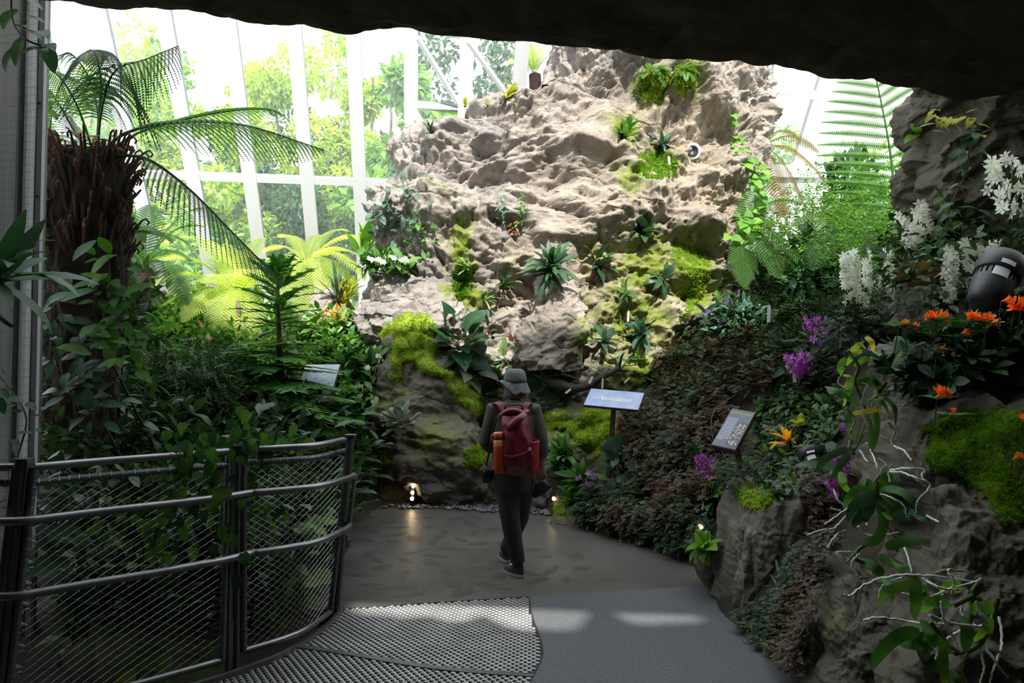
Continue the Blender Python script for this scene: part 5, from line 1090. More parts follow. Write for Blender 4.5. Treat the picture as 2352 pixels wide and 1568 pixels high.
# left of the buttress
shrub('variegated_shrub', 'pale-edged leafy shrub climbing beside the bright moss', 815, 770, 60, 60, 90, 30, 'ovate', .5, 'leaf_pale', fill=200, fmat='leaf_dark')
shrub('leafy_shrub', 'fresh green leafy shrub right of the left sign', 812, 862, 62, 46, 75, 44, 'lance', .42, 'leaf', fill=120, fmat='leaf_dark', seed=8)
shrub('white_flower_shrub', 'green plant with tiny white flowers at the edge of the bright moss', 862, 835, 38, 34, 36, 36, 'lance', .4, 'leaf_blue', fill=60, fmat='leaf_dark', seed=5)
clump('ginger_plant', 'leafy cane plant growing under the bright moss right of the left sign', 838, 935, 22, 52, 'lance', .38, 'leaf', (.4, 1.0), (.2, 1.3), stems=True, up=1.2)
clump('silver_plant', 'silvery round-leaved plant on the low dark wall', 935, 990, 42, 36, 'obovate', .55, 'leaf_silver', (.2, .6), (.2, 1.5), stems=True, off=.08, up=.5)
clump('purple_plant', 'purple-black leafed plant left of the silvery one', 885, 1005, 34, 28, 'obovate', .55, 'leaf_purple', (.2, .6), (.2, 1.5), stems=True, off=.05, up=.5)
clump('variegated_plant', 'grey-green leaves poking above the end post of the railing', 815, 992, 15, 42, 'obovate', .6, 'leaf_blue', (.2, .6), (.1, 1.5), stems=True, up=1.2)
clump('variegated_plant', 'grey-green leafy sprig just left of the railing end post', 762, 985, 9, 36, 'obovate', .55, 'leaf_silver', (.2, .6), (.2, 1.4), stems=True, up=1.2)
clump('spiky_plant', 'tall yellow-tinged spiky clump above the left sign', 790, 700, 22, 82, 'strap', .09, 'leaf_yellow', (.2, .9), (.05, 1.0), up=2)
clump('spiky_plant', 'spiky plant with green and orange blades over the pinkish boulder', 775, 745, 20, 64, 'strap', .11, 'leaf_orange', (.2, .8), (.1, 1.2), up=1.6)
clump('spiky_plant', 'grey-leaved spiky rosette at the foot of the glass', 775, 690, 14, 80, 'strap', .10, 'leaf_blue', (.2, .8), (.2, 1.2), up=2, Y=10)
clump('banana_plant', 'broad bright leaves rising at the left edge of the outcrop against the glass', 838, 585, 7, 84, 'lance', .34, 'leaf_bright', (.1, .6), (.05, .7), up=2.5, Y=10.6)
# ================================================================== LEFT BANK
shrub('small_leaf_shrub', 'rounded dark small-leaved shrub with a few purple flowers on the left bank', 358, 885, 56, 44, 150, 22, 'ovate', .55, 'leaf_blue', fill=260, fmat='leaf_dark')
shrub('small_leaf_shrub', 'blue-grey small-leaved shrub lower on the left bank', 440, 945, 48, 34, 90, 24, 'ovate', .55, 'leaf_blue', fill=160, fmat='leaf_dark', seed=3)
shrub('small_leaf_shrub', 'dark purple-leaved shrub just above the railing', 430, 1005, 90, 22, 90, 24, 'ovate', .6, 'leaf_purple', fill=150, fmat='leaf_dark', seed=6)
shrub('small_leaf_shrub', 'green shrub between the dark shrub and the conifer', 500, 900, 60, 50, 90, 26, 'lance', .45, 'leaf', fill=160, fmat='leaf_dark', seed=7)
clump('spiky_plant', 'narrow white-striped tuft among the left bank shrubs', 402, 885, 10, 44, 'strap', .12, 'leaf_silver', (.2, .8), (.1, 1.0), up=1.6)
fern_clump('fern', 'dark fern spreading over the top rail behind the panel column', 180, 1020, 12, 150, 'fern_dark', (.2, .9), 1.3, .22, 7, 24)
fern_clump('fern', 'green fern arching behind the top rail near the dark trunk', 330, 985, 11, 130, 'fern', (.2, 1.0), 1.3, .22, 7, 24)
fern_clump('fern', 'fern at the base of the conifer', 575, 985, 10, 90, 'fern', (.2, 1.0), 1.3, .22, 6, 20)
fern_clump('fern', 'bright small fern beside the conifer foot', 700, 950, 8, 60, 'fern', (.3, 1.0), 1.2, .24, 0, 18)
fern_clump('fern', 'fern reaching out between the trunk and the glass', 300, 540, 9, 130, 'fern', (.2, .9), 1.2, .22, 7, 22, Y=7, azr=(4.2, 7.0))
fern_clump('fern', 'dark fern leaning from behind the panel column', 110, 330, 8, 130, 'fern', (.0, .9), 1.3, .22, 7, 22, Y=6.6, azr=(4.6, 7.2))
for i, (x, y, n, L, mt, lab) in enumerate([(262, 640, 20, 66, 'leaf', 'broad-leaved epiphyte on the right side of the dark trunk'), (250, 730, 18, 62, 'leaf', 'yellow-green leaved epiphyte lower on the dark trunk'), (285, 800, 18, 56, 'leaf', 'leafy climber near the foot of the dark trunk'),
        (150, 800, 20, 56, 'leaf_dark', 'dark leafy climber on the left side of the dark trunk'), (130, 700, 14, 60, 'leaf_dark', 'dark broad leaves between the panel column and the trunk'), (180, 890, 20, 54, 'leaf_dark', 'dark pointed leaves in front of the trunk foot'), (245, 900, 22, 50, 'leaf_blue', 'blue-green pointed leaves right of the trunk foot')]):
    R = random.Random(40+i); p = at(x, y, 5.12); o = empty('climber', p, lab, 'climber')
    mb = MB(); mb.tube([Vector((p.x, 5.4, p.z-.6)), p+Vector((0, -.02, -.25)), p+Vector((R.uniform(-.1, .1), -.06, .15))], [.012, .010, .004], 5); mb.build('stem', M['stem_brown'], o)
    for j in range(n):
        q = p+Vector((R.gauss(0, .15), R.uniform(-.16, .02), R.gauss(0, .16))); leafpart(o, leafmesh('ovate' if i % 2 else 'lance', .45, R.choice((.3, .8)), mt), q, Vector((R.uniform(-1, 1), R.uniform(-.7, .1), R.uniform(-.9, .3))), Vector((0, -.7, .8)), L*mpp(5.2)*R.uniform(.6, 1.15))
# leaves hanging from the left of the glass
def twig(name, label, px, py, Y, n, Lpx, mat, shape='ovate', W=.5, path=((0, 0), (20, 60), (10, 140)), seed=1, spread=22, cat='climber'):
    R = random.Random(seed); C = bez([at(px+a, py+b, Y) for a, b in path], 20); o = empty(name, C[0], label, cat); mb = MB(); mb.tube(C, .006, 4); mb.build('stem', M['stem_brown'], o)
    for i in range(n):
        c = R.choice(C); leafpart(o, leafmesh(shape, W, R.choice((.3, .7)), mat), c+rvec(R)*spread*.35*mpp(Y), Vector((R.uniform(-1, 1), R.uniform(-.6, .4), R.uniform(-1, .3))), Vector((0, -.5, 1)), Lpx*mpp(Y)*R.uniform(.6, 1.15))
    return o
twig('climber', 'leafy twig hanging beside the panel column at trunk-top height', 100, 170, 5.9, 34, 44, 'leaf_bright', path=((0, 0), (18, 90), (5, 190), (25, 300)), seed=2)
twig('climber', 'climber with pointed leaves along the edge of the panel column', 100, 380, 5.2, 30, 42, 'leaf', path=((-4, 0), (10, 80), (-6, 160), (12, 260)), seed=3)
twig('climber', 'thin bare vine with a few dry leaves left of the arching fronds', 150, 290, 5.4, 14, 30, 'leaf_dead', path=((0, 0), (50, 40), (90, 30), (140, 60)), seed=4)
twig('climber', 'dark leaves dangling in front of the panel column at the cave lip', 25, 40, 3.9, 14, 74, 'leaf_dark', 'ovate', .5, ((0, -60), (5, 10), (35, 50), (70, 65)), 5, 40)
twig('climber', 'thin vine trailing over the wire netting of the panel column', 30, 830, 3.95, 16, 36, 'leaf_dark', 'ovate', .5, ((-60, 0), (-10, 60), (30, 130), (10, 220)), 6, 40)
o = clump('orchid_plant', 'dark strap-leaved orchid leaning in from the left edge of the view', -20, 640, 20, 185, 'lance', .2, 'leaf_dark', (.3, .8), (.2, 1.5), Y=3.5, ax=(.75, -.25, .55), seed=3)
o.location = at(-20, 640, 3.45)
# ================================================================== RIGHT BANK
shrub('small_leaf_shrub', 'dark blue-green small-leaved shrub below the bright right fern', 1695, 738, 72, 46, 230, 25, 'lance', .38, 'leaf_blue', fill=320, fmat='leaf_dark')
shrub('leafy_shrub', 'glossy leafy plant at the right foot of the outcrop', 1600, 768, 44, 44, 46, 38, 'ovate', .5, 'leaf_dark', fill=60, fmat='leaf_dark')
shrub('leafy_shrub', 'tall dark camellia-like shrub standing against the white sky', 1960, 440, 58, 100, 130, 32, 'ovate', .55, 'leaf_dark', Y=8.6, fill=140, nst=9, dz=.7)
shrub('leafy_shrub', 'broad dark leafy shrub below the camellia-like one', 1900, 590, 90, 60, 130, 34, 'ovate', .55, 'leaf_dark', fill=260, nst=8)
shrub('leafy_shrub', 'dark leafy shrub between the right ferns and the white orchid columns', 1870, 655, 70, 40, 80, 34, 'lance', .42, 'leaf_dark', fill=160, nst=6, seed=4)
clump('spiky_plant', 'grassy epiphyte with long blades under the bright right fern', 1755, 660, 22, 92, 'strap', .07, 'leaf_dark', (.2, .9), (.05, 1.2), up=1.6, roots=12)
clump('orchid_plant', 'yellow-green leaves beside the grassy epiphyte', 1830, 645, 6, 44, 'lance', .36, 'leaf_yellow', (.3, .7), (.3, 1.3))
clump('hosta', 'lush lance-leaved plant at the edge of the paving right of the person', 1302, 1050, 34, 62, 'lance', .24, 'leaf', (.4, .9), (.2, 1.5), off=.05)
clump('hosta', 'dark lance-leaved rosette above the paving edge', 1290, 1085, 22, 52, 'lance', .26, 'leaf_dark', (.4, .9), (.2, 1.5), off=.05)
clump('streptocarpus', 'leafy plant with small lilac flowers by the paving edge', 1350, 1115, 38, 58, 'lance', .28, 'leaf', (.3, .8), (.2, 1.5), off=.06)
clump('hosta', 'strap-leaved plant spilling over the moss-topped stone', 1322, 1165, 22, 54, 'lance', .26, 'leaf', (.5, 1.0), (.4, 1.6), off=.04)
shrub('leafy_shrub', 'broad pale-backed leaves around the foot of the blue title sign', 1435, 1065, 40, 36, 40, 46, 'obovate', .5, 'leaf_blue', fill=30, fmat='leaf_dark')
clump('hosta', 'green drooping leaves over the triple lamp by the fluted rock', 1640, 1160, 34, 54, 'lance', .4, 'leaf', (.6, 1.2), (.5, 1.9), up=.2, off=.06)
clump('hosta', 'bright green leaves hanging by the path below the triple lamp', 1640, 1262, 18, 56, 'ovate', .55, 'leaf_bright', (.6, 1.1), (.5, 1.9), up=.2, off=.06, seed=2)
clump('yellowing_plant', 'plant with orange-yellow withering leaves right of the dark text sign', 1822, 1022, 12, 62, 'strap', .2, 'leaf_orange', (.4, 1.1), (.3, 1.6), off=.05)
clump('pelargonium', 'yellow-speckled leaves above the withering plant', 1850, 985, 12, 32, 'ovate', .6, 'leaf_yellow', (.3, .7), (.3, 1.5), off=.04)
clump('orchid_plant', 'broad dark leaves beside the small spotlight', 1945, 1085, 8, 90, 'lance', .3, 'leaf_dark', (.5, 1.1), (.4, 1.5), off=.04, ax=(-.6, -.6, .5))
clump('grass_tuft', 'long thin dark blades hanging on the fluted rock', 1800, 1360, 9, 90, 'strap', .06, 'leaf_dark', (.6, 1.3), (.6, 1.7), off=.02)
clump('fern_sprout', 'small pale-leaved plant on the far right behind the big spotlight', 2345, 590, 26, 30, 'ovate', .5, 'leaf_yellow', (.2, .6), (.1, 1.5), Y=4.3)
twig('climber', 'leafy vine curling down beside the white sky on the right', 2070, 215, 6.2, 18, 46, 'leaf_bright', path=((40, -20), (50, 30), (30, 80), (60, 120)), seed=12)
twig('climber', 'trailing vine with yellowish leaves on the dark overhanging rock', 2150, 260, 4.9, 26, 34, 'leaf_yellow', path=((-10, 0), (20, 20), (60, 5), (100, 30)), seed=13)
twig('climber', 'dark vine hanging down the face of the overhanging rock', 2230, 300, 4.9, 34, 34, 'leaf_dark', path=((0, 0), (-10, 90), (-50, 180), (-60, 260)), seed=14)
twig('climber', 'creeper with mixed green leaves under the overhanging rock', 2150, 430, 5.0, 30, 32, 'leaf', path=((0, 0), (30, 50), (20, 110), (-20, 150)), seed=15)
# ------------------------------------------------------------------ flowers
def flower_mesh(name, mat, throat, n=6, W=.42, cup=.25, inner=3):
    mb = MB()
    for k in range(n):
        a = 2*math.pi*k/n; L = .5*(1 if k % 2 == 0 else .86); w = W*.5*(.8 if k % 2 == 0 else 1.1); c, s = math.cos(a), math.sin(a)
        def q(r, t, z): return (r*c-t*s, r*s+t*c, z)
        mb.add([q(.04, 0, 0), q(L*.55, -w*.55, cup*.12), q(L*.6, 0, cup*.2), q(L*.55, w*.55, cup*.12), q(L, 0, cup*.25)], [(0, 1, 2), (0, 2, 3), (1, 4, 2), (2, 4, 3)])
    mb.cur = 1
    for k in range(inner):
        a = 2*math.pi*k/inner; mb.add([(0, 0, .02), (.10*math.cos(a-.5), .10*math.sin(a-.5), .09), (.16*math.cos(a), .16*math.sin(a), .16), (.10*math.cos(a+.5), .10*math.sin(a+.5), .09)], [(0, 1, 2), (0, 2, 3)])
    return mb.mesh(name, [M[mat], M[throat]])
FL = dict(white=flower_mesh('flower', 'white_petal', 'white_petal'), purple=flower_mesh('flower', 'purple_petal', 'white_petal', 5, .5, .4), lilac=flower_mesh('flower', 'lilac_petal', 'white_petal', 5, .5, .4), violet=flower_mesh('flower', 'lilac_petal', 'purple_petal', 5, .55, .5), cream=flower_mesh('flower', 'white_petal', 'throat', 5, .5, .3), pink=flower_mesh('flower', 'pink_petal', 'throat', 5, .5, .5))
def face_m(pos, d, s, R):
    z = Vector(d).normalized(); x = z.cross(Vector((R.uniform(-1, 1), R.uniform(-1, 1), R.uniform(-1, 1)))).normalized(); y = z.cross(x); return Matrix.Translation(pos) @ Matrix((x, y, z)).transposed().to_4x4() @ Matrix.Scale(s, 4)
def orchid(name, label, Y, spikes, kind='white', Lpx=25, leaves=10, leafmat='leaf_dark', seed=1, dens=.55, wid=16, root=None, group=None):
    """spikes: picture lines (x0, y0, x1, y1) along which flowers crowd"""
    R = random.Random(seed); k = mpp(Y); bx = sum(s[0]+s[2] for s in spikes)/len(spikes)/2; by = max(max(s[1], s[3]) for s in spikes)+22
    b = at(*(root or (bx, by)), Y+.05); o = empty(name, b, label, 'orchid', group)
    for x0, y0, x1, y1 in spikes:
        a = at(x0, y0, Y+R.uniform(-.1, .1)); c = at(x1, y1, Y+R.uniform(-.1, .1)); L = (a-c).length; n = max(3, int(L/k/Lpx*dens*5))
        mb = MB(); mb.tube(bez([b, b.lerp(c, .6)+UP*.03, c, a], 12), .006, 5); mb.build('stem', M['stem'], o)
        for i in range(n):
            p = a.lerp(c, (i+R.random())/n); ang = R.uniform(math.pi*.9, math.pi*2.1); d = Vector((math.cos(ang), math.sin(ang)*.9-.2, R.uniform(-.5, .45)))
            link('flower', FL[kind], o, mw=face_m(p+d.normalized()*R.uniform(.3, 1)*wid*k-b, d, Lpx*k*R.uniform(.85, 1.25), R))
    for i in range(leaves):
        x0, y0, x1, y1 = R.choice(spikes); p = at(x0, y0, Y).lerp(at(x1, y1, Y), R.uniform(.4, 1.2))+Vector((R.uniform(-1, 1)*wid*k, .05, 0))
        leafpart(o, leafmesh('lance', .3, .5, leafmat), p, Vector((R.uniform(-1, 1), R.uniform(-.3, .4), R.uniform(-.5, .8))), Vector((0, -1, .6)), 46*k*R.uniform(.7, 1.2))
    q = 5; mb = MB(); mb.ball(b, q*k, q*k, q*.8*k, 9, 6); mb.build('root_ball', M['root_tuft'], o, smooth=True)
    return o
orchid('white_orchid', 'white orchid with five upright columns of blossom above the squat grey rock', 5.95, [(1941, 585, 1945, 692), (1963, 580, 1968, 690), (1992, 580, 1990, 700), (2039, 575, 2045, 680), (2012, 640, 2010, 705)], 'white', 26, 12, seed=1, dens=1.3, wid=10)
orchid('white_orchid', 'loose spray of white orchids growing over the dark ledge behind the upright columns', 6.1, [(2075, 500, 2088, 570), (2110, 470, 2128, 535), (2140, 500, 2150, 545), (2172, 462, 2198, 492), (2100, 520, 2110, 560), (2180, 515, 2192, 535)], 'white', 28, 20, seed=2, dens=1.9, wid=18)
orchid('white_orchid', 'white orchid cluster partly hidden by the big black spotlight', 4.95, [(2172, 570, 2185, 660), (2225, 555, 2230, 640), (2245, 570, 2240, 615), (2276, 558, 2280, 590), (2205, 650, 2220, 660), (2176, 670, 2182, 685)], 'white', 34, 12, seed=3, dens=1.42, wid=19)
orchid('white_orchid', 'white orchid spray at the right edge of the view, high on the dark rock', 4.75, [(2285, 365, 2280, 440), (2315, 362, 2325, 395), (2300, 415, 2310, 490), (2345, 395, 2350, 430), (2335, 460, 2345, 490)], 'white', 35, 12, seed=4, dens=1.14, wid=18)
orchid('purple_orchid', 'magenta-purple orchid cluster highest on the right bank', 7.2, [(1855, 725, 1862, 760), (1885, 725, 1880, 760)], 'purple', 21, 6, seed=5, dens=1.53, wid=15)
orchid('purple_orchid', 'wide mass of purple orchids below the squat grey rock', 7.0, [(1870, 775, 1885, 800), (1900, 760, 1915, 800), (1930, 755, 1940, 795), (1955, 755, 1965, 790)], 'violet', 21, 8, seed=6, dens=1.44, wid=15)
orchid('purple_orchid', 'bright magenta orchid cluster lowest of the three on the right bank', 6.9, [(1815, 815, 1822, 850), (1845, 810, 1852, 850), (1835, 835, 1835, 862)], 'purple', 23, 6, seed=7, dens=1.36, wid=15)
orchid('purple_orchid', 'slim purple orchid spike growing at the foot of the dark text sign', 6.3, [(1605, 1045, 1610, 1090), (1628, 1055, 1626, 1095), (1615, 1045, 1622, 1070)], 'purple', 20, 3, seed=8, dens=1.36, wid=11, root=(1622, 1135))
orchid('purple_orchid', 'small purple orchid spray on the moss under the dark text sign', 5.9, [(1695, 1085, 1672, 1108), (1685, 1092, 1668, 1112)], 'purple', 22, 2, seed=9, dens=1.36, wid=8, root=(1700, 1128))
orchid('purple_orchid', 'dark purple orchid bunch between the grey rocks under the white cluster', 5.4, [(2095, 735, 2130, 745), (2100, 748, 2125, 752)], 'lilac', 14, 2, 'leaf_dark', 10, .8, 10)
orchid('purple_orchid', 'purple orchid blooms behind the top hanging orchid', 5.0, [(1935, 975, 1950, 985), (1985, 940, 1998, 985), (2000, 800, 2015, 812), (2050, 790, 2060, 806)], 'violet', 20, 3, 'leaf_dark', 11, 1.02, 9, root=(1960, 1040))
orchid('purple_orchid', 'purple orchid blooms low beside the middle hanging orchid', 4.8, [(1905, 1100, 1915, 1150), (1930, 1085, 1935, 1110), (1945, 1060, 1950, 1080), (1920, 1040, 1925, 1060)], 'purple', 21, 3, 'leaf_dark', 12, 1.19, 11, root=(1925, 1180))
orchid('purple_orchid', 'little purple blossoms on the dark shrub under the bright fern', 8.2, [(1668, 690, 1680, 700), (1622, 712, 1632, 718), (1690, 668, 1694, 674)], 'lilac', 14, 2, 'leaf_dark', 13, .7, 8)
orchid('streptocarpus_flowers', 'a few lilac trumpet flowers above the leafy plant by the paving edge', 7.7, [(1325, 1092, 1330, 1098), (1345, 1085, 1372, 1095), (1350, 1105, 1355, 1112)], 'lilac', 17, 2, 'leaf', 14, .5, 6, root=(1350, 1125))
orchid('cream_flowers', 'cream blossom sprays rising from the low plant on the ledge boulder', 9.2, [(848, 592, 862, 600), (892, 588, 918, 600), (870, 595, 882, 604), (926, 592, 934, 600)], 'cream', 12, 2, 'leaf', 15, .8, 8, root=(888, 628))
orchid('pink_flowers', 'few crimson blooms in the hollow left of the hat', 9.0, [(1118, 756, 1124, 764), (1170, 770, 1176, 776)], 'pink', 14, 1, 'leaf', 16, .8, 5, root=(1132, 775))
orchid('white_flowers', 'few tiny white star flowers near the bright moss', 9.0, [(868, 816, 872, 820), (842, 842, 846, 846), (826, 884, 829, 888)], 'cream', 12, 1, 'leaf', 17, .9, 5, root=(856, 880))
orchid('purple_flowers', 'pair of small violet flowers in the dark shrub on the left bank', 8.4, [(352, 845, 358, 852), (312, 890, 316, 894)], 'lilac', 13, 1, 'leaf_dark', 18, .9, 5, root=(345, 900))
orchid('purple_flowers', 'pale violet flowers of the purple-black plant on the low wall', 8.8, [(890, 965, 896, 978), (910, 960, 916, 966)], 'lilac', 9, 1, 'leaf_purple', 19, .9, 5, root=(890, 1000))
# orange-flowered shrub
def vireya():
    o = shrub('orange_shrub', 'dark whorled-leaf shrub carrying orange trumpet flowers beside the big spotlight', 2200, 840, 165, 85, 260, 52, 'obovate', .42, 'leaf_dark', Y=3.9, fill=260, fmat='leaf_dark', nst=14, whorl=6, dz=.45, seed=4)
    o2 = shrub('orange_shrub', 'dark whorled-leaf shrub with orange flowers reaching in at the right edge', 2345, 730, 70, 70, 84, 56, 'obovate', .42, 'leaf', Y=3.7, fill=90, fmat='leaf_dark', nst=6, whorl=6, dz=.5, seed=5)
    R = random.Random(8); mb = MB()
    for k in range(5):
        a = 2*math.pi*k/5; c, s = math.cos(a), math.sin(a)
        def q(r, t, z): return (r*c-t*s, r*s+t*c, z)
        mb.add([q(.03, -.03, 0), q(.03, .03, 0), q(.07, .05, .25), q(.07, -.05, .25), q(.13, .11, .42), q(.12, 0, .44), q(.13, -.11, .42), q(.26, .07, .56), q(.30, 0, .55), q(.26, -.07, .56)], [(0, 1, 2, 3), (3, 2, 4, 5), (3, 5, 6), (5, 4, 7, 8), (6, 5, 8, 9)])
    mb.cur = 1
    for k in range(3): mb.tube([(0, 0, .2), (.02*k, .03*(k-1), .5), (.05*k, .06*(k-1), .75)], .008, 3)
    fm = mb.mesh('flower', [M['orange_petal'], M['throat']], True)
    for i, (x, y, n, sz) in enumerate([(2150, 733, 5, 52), (2088, 752, 3, 38), (2060, 745, 1, 34), (2228, 738, 4, 46), (2262, 742, 4, 50), (2200, 771, 2, 44), (2153, 912, 6, 46), (2152, 805, 1, 44), (2184, 952, 1, 34)]):
        p = at(x, y, 3.62)
        for j in range(n):
            d = Vector((R.uniform(-1, 1), R.uniform(-.9, .1), R.uniform(.0, .9))); link('flower', fm, o, mw=face_m(p-o.location+Vector((R.uniform(-.012, .012), 0, 0)), d, sz*mpp(3.62)*R.uniform(.8, 1), R))
        for j in range(7):
            a = j*.9; leafpart(o, leafmesh('obovate', .4, .3, 'leaf_blue' if i % 2 else 'leaf'), p-UP*.012, Vector((math.cos(a), math.sin(a), .15)), UP, 46*mpp(3.62)*R.uniform(.8, 1.1))
        mb = MB(); mb.tube([p, p+Vector((R.uniform(-.01, .01), .01, -.06)), p+Vector((0, .03, -.15))], .003, 5); mb.build('stem', M['stem_brown'], o)
    for x, y, n, sz in [(2330, 705, 4, 46), (2345, 712, 3, 44), (2300, 692, 1, 34), (2348, 968, 2, 40), (2345, 1052, 2, 26), (2325, 1055, 2, 24)]:
        p = at(x, y, 3.5)
        for j in range(n): link('flower', fm, o2, mw=face_m(p-o2.location, Vector((R.uniform(-1, 1), R.uniform(-.9, .1), R.uniform(-.1, .8))), sz*mpp(3.5), R))
        mb = MB(); mb.tube([p, p+Vector((0, .01, -.05)), p+Vector((0, .03, -.13))], .003, 5); mb.build('stem', M['stem_brown'], o2)
vireya()
# ------------------------------------------------------------------ hanging orchids with aerial roots, right foreground
def ribbon(pts, w, fold=.2, n=12, side=None):
    C = bez(pts, n+1); V = []; F = []
    for i, c in enumerate(C):
        t = i/n; T = (C[min(i+1, n)]-C[max(i-1, 0)]).normalized(); view = Vector((0, -1, .35)) if side is None else Vector(side); S = T.cross(view)
        S = S.normalized() if S.length > .05 else Vector((1, 0, 0)); Nn = S.cross(T); ww = w*.5*min(1, t*5+.45)*(1-max(0, (t-.7)/.3)**2*.93)
        V += [c-S*ww-Nn*fold*ww, c, c+S*ww-Nn*fold*ww]
    for i in range(n): b = 3*i; F += [(b, b+1, b+4, b+3), (b+1, b+2, b+5, b+4)]
    return V, F
def vanda(label, Y, org, leaves, roots, stems, seed=1, lw=.042, tags=()):
    R = random.Random(seed)
    def c8(x, y, d=0):                                   # hugs the rock where the rock comes forward
        px, py = 1550+x/2.183, 850+y/2.183; q, _ = on(px, py, Y+.5); return at(px, py, min(Y+d, q.y-.05+d*.3))
    b = c8(*org); o = empty('hanging_orchid', b, label, 'orchid')
    for lf in leaves:
        mt, pts = (lf[0], lf[1:]) if isinstance(lf[0], str) else ('leaf', lf); d0 = R.uniform(-.05, .05); P = [c8(x, y, d0-.10*math.sin(math.pi*i/max(1, len(pts)-1))*R.uniform(.3, 1)) for i, (x, y) in enumerate(pts)]
        wf = 1.25 if mt == 'leaf_dark' else 1; V, F = ribbon(P, lw*R.uniform(.85, 1.15)*wf); link('leaf', mesh_np('leaf', [v-b for v in V], F, M[mt]), o)
    for rt in roots:
        mt, pts = (rt[0], rt[1:]) if isinstance(rt[0], str) else ('pale_root', rt); d0 = R.uniform(-.1, .06); C = bez([c8(x, y, d0+R.uniform(-.05, .05)) for x, y in pts], 7*len(pts)); m = len(C); mb = MB(); C = [c+rvec(R)*.0016 for c in C]
        mb.tube(C, [.0062*(1-.35*i/m) for i in range(m)], 6); mb.build('aerial_root', M[mt], o, smooth=True)
    for st in stems:
        C = bez([c8(x, y) for x, y in st], 16); mb = MB(); mb.tube(C, .011, 7); mb.build('stem', M['stem'], o, smooth=True)
    return o
G = 'green_root'
vanda('topmost hanging orchid with a white tag among yellow-green strap leaves', 4.25, (960, 150),
    [[(920, 170), (830, 110), (750, 80)], [(950, 200), (985, 290), (975, 400)], ['leaf', (1010, 180), (1015, 300), (985, 410)], [(900, 180), (868, 260), (890, 350)], [(1050, 130), (1105, 190), (1110, 280)], ['leaf_dark', (870, 390), (760, 440), (710, 515)], ['leaf_dark', (880, 420), (830, 480), (790, 545)], ['leaf_yellow', (890, 215), (960, 205), (1045, 190)], [(860, 60), (930, 60), (1000, 30)], ['leaf_yellow', (850, 20), (880, 40), (850, 100)], ['leaf_bright', (850, 180), (870, 110), (900, 20)], [(930, 100), (1000, 60), (1060, 90)], [(960, 150), (1040, 160), (1080, 220)],
     ['leaf_yellow', (880, -90), (930, -130), (960, -110)], ['leaf_bright', (860, -60), (830, -20), (845, 30)], ['leaf_yellow', (960, -170), (990, -140), (1000, -90)], ['leaf_bright', (900, -20), (960, -60), (1000, -40)], ['leaf_bright', (940, -100), (900, -80), (860, -20)], [(960, 0), (1010, 60), (1030, 130)]],
    [[G, (940, 160), (1000, 190), (1060, 120)], [(960, 365), (1000, 440), (1015, 490)], [G, (1070, 260), (1100, 310), (1085, 360), (1120, 400)], [(1100, 380), (1150, 405), (1185, 450)], [G, (870, 100), (820, 60), (850, 0), (830, -10)], [(880, 350), (870, 400), (890, 440)], [(930, 400), (950, 440), (970, 460)], [G, (1060, 120), (1010, 130), (960, 170)], [G, (860, 190), (900, 240), (880, 320)]],
    [[(870, -100), (920, -20), (900, 60), (940, 150), (960, 230)], [(1060, 60), (1000, 140), (940, 170)]], 1, .036)
vanda('middle hanging orchid with a white tag, broad leaves and silver roots', 3.95, (1010, 600),
    [[(1020, 600), (1055, 545), (1100, 530), (1130, 560)], [(1010, 610), (930, 590), (875, 640), (850, 710)], ['leaf_dark', (1015, 620), (960, 650), (900, 690), (870, 770)], [(1030, 590), (1120, 600), (1180, 640), (1210, 690)], ['leaf_bright', (1030, 670), (1065, 720), (1100, 745)], ['leaf_dark', (1090, 740), (1180, 720), (1240, 730), (1275, 765)], [(1020, 640), (1050, 760), (1010, 850), (920, 870)], [(920, 950), (1000, 980), (1050, 1040), (1095, 1150)], [(1060, 890), (1150, 860), (1260, 845)], [(1030, 940), (1110, 960), (1170, 1015)], ['leaf_bright', (840, 510), (850, 570), (880, 600)], ['leaf_dark', (1000, 650), (940, 740), (900, 790)], [(1050, 610), (1090, 650), (1150, 690)], [(1120, 640), (1130, 700), (1110, 740)], [(1010, 590), (960, 560), (920, 570)], ['leaf_dark', (1030, 640), (1100, 700), (1130, 760)]],
    [[(1080, 510), (1150, 515), (1220, 545), (1280, 570), (1250, 620), (1215, 660), (1210, 715)], [(1080, 500), (1180, 490), (1250, 500), (1238, 525), (1245, 548)], [(1030, 620), (1090, 640), (1150, 680), (1165, 740)], [(1010, 640), (960, 670), (945, 710)], [(860, 730), (800, 790), (740, 800), (660, 825)], [(870, 690), (800, 740), (750, 772)], [(850, 712), (780, 690)], [(920, 780), (950, 820), (1030, 830), (1120, 812)], [(797, 600), (820, 650), (870, 690)], [(965, 780), (965, 690), (990, 650)], [(812, 910), (900, 915), (940, 950)], [G, (865, 960), (910, 905), (965, 878)], [(770, 890), (790, 850), (817, 818)], [(1150, 890), (1165, 930), (1190, 1010)], [G, (1080, 560), (1070, 500), (1100, 470)], [(890, 990), (895, 950), (930, 920)], [(1265, 730), (1290, 745), (1325, 758)]],
    [[(1010, 560), (1015, 620), (1030, 690), (1040, 790), (1000, 860)], [(1060, 480), (1000, 560), (970, 590)], [(1000, 860), (930, 890), (900, 940), (960, 970)]], 2, .052)
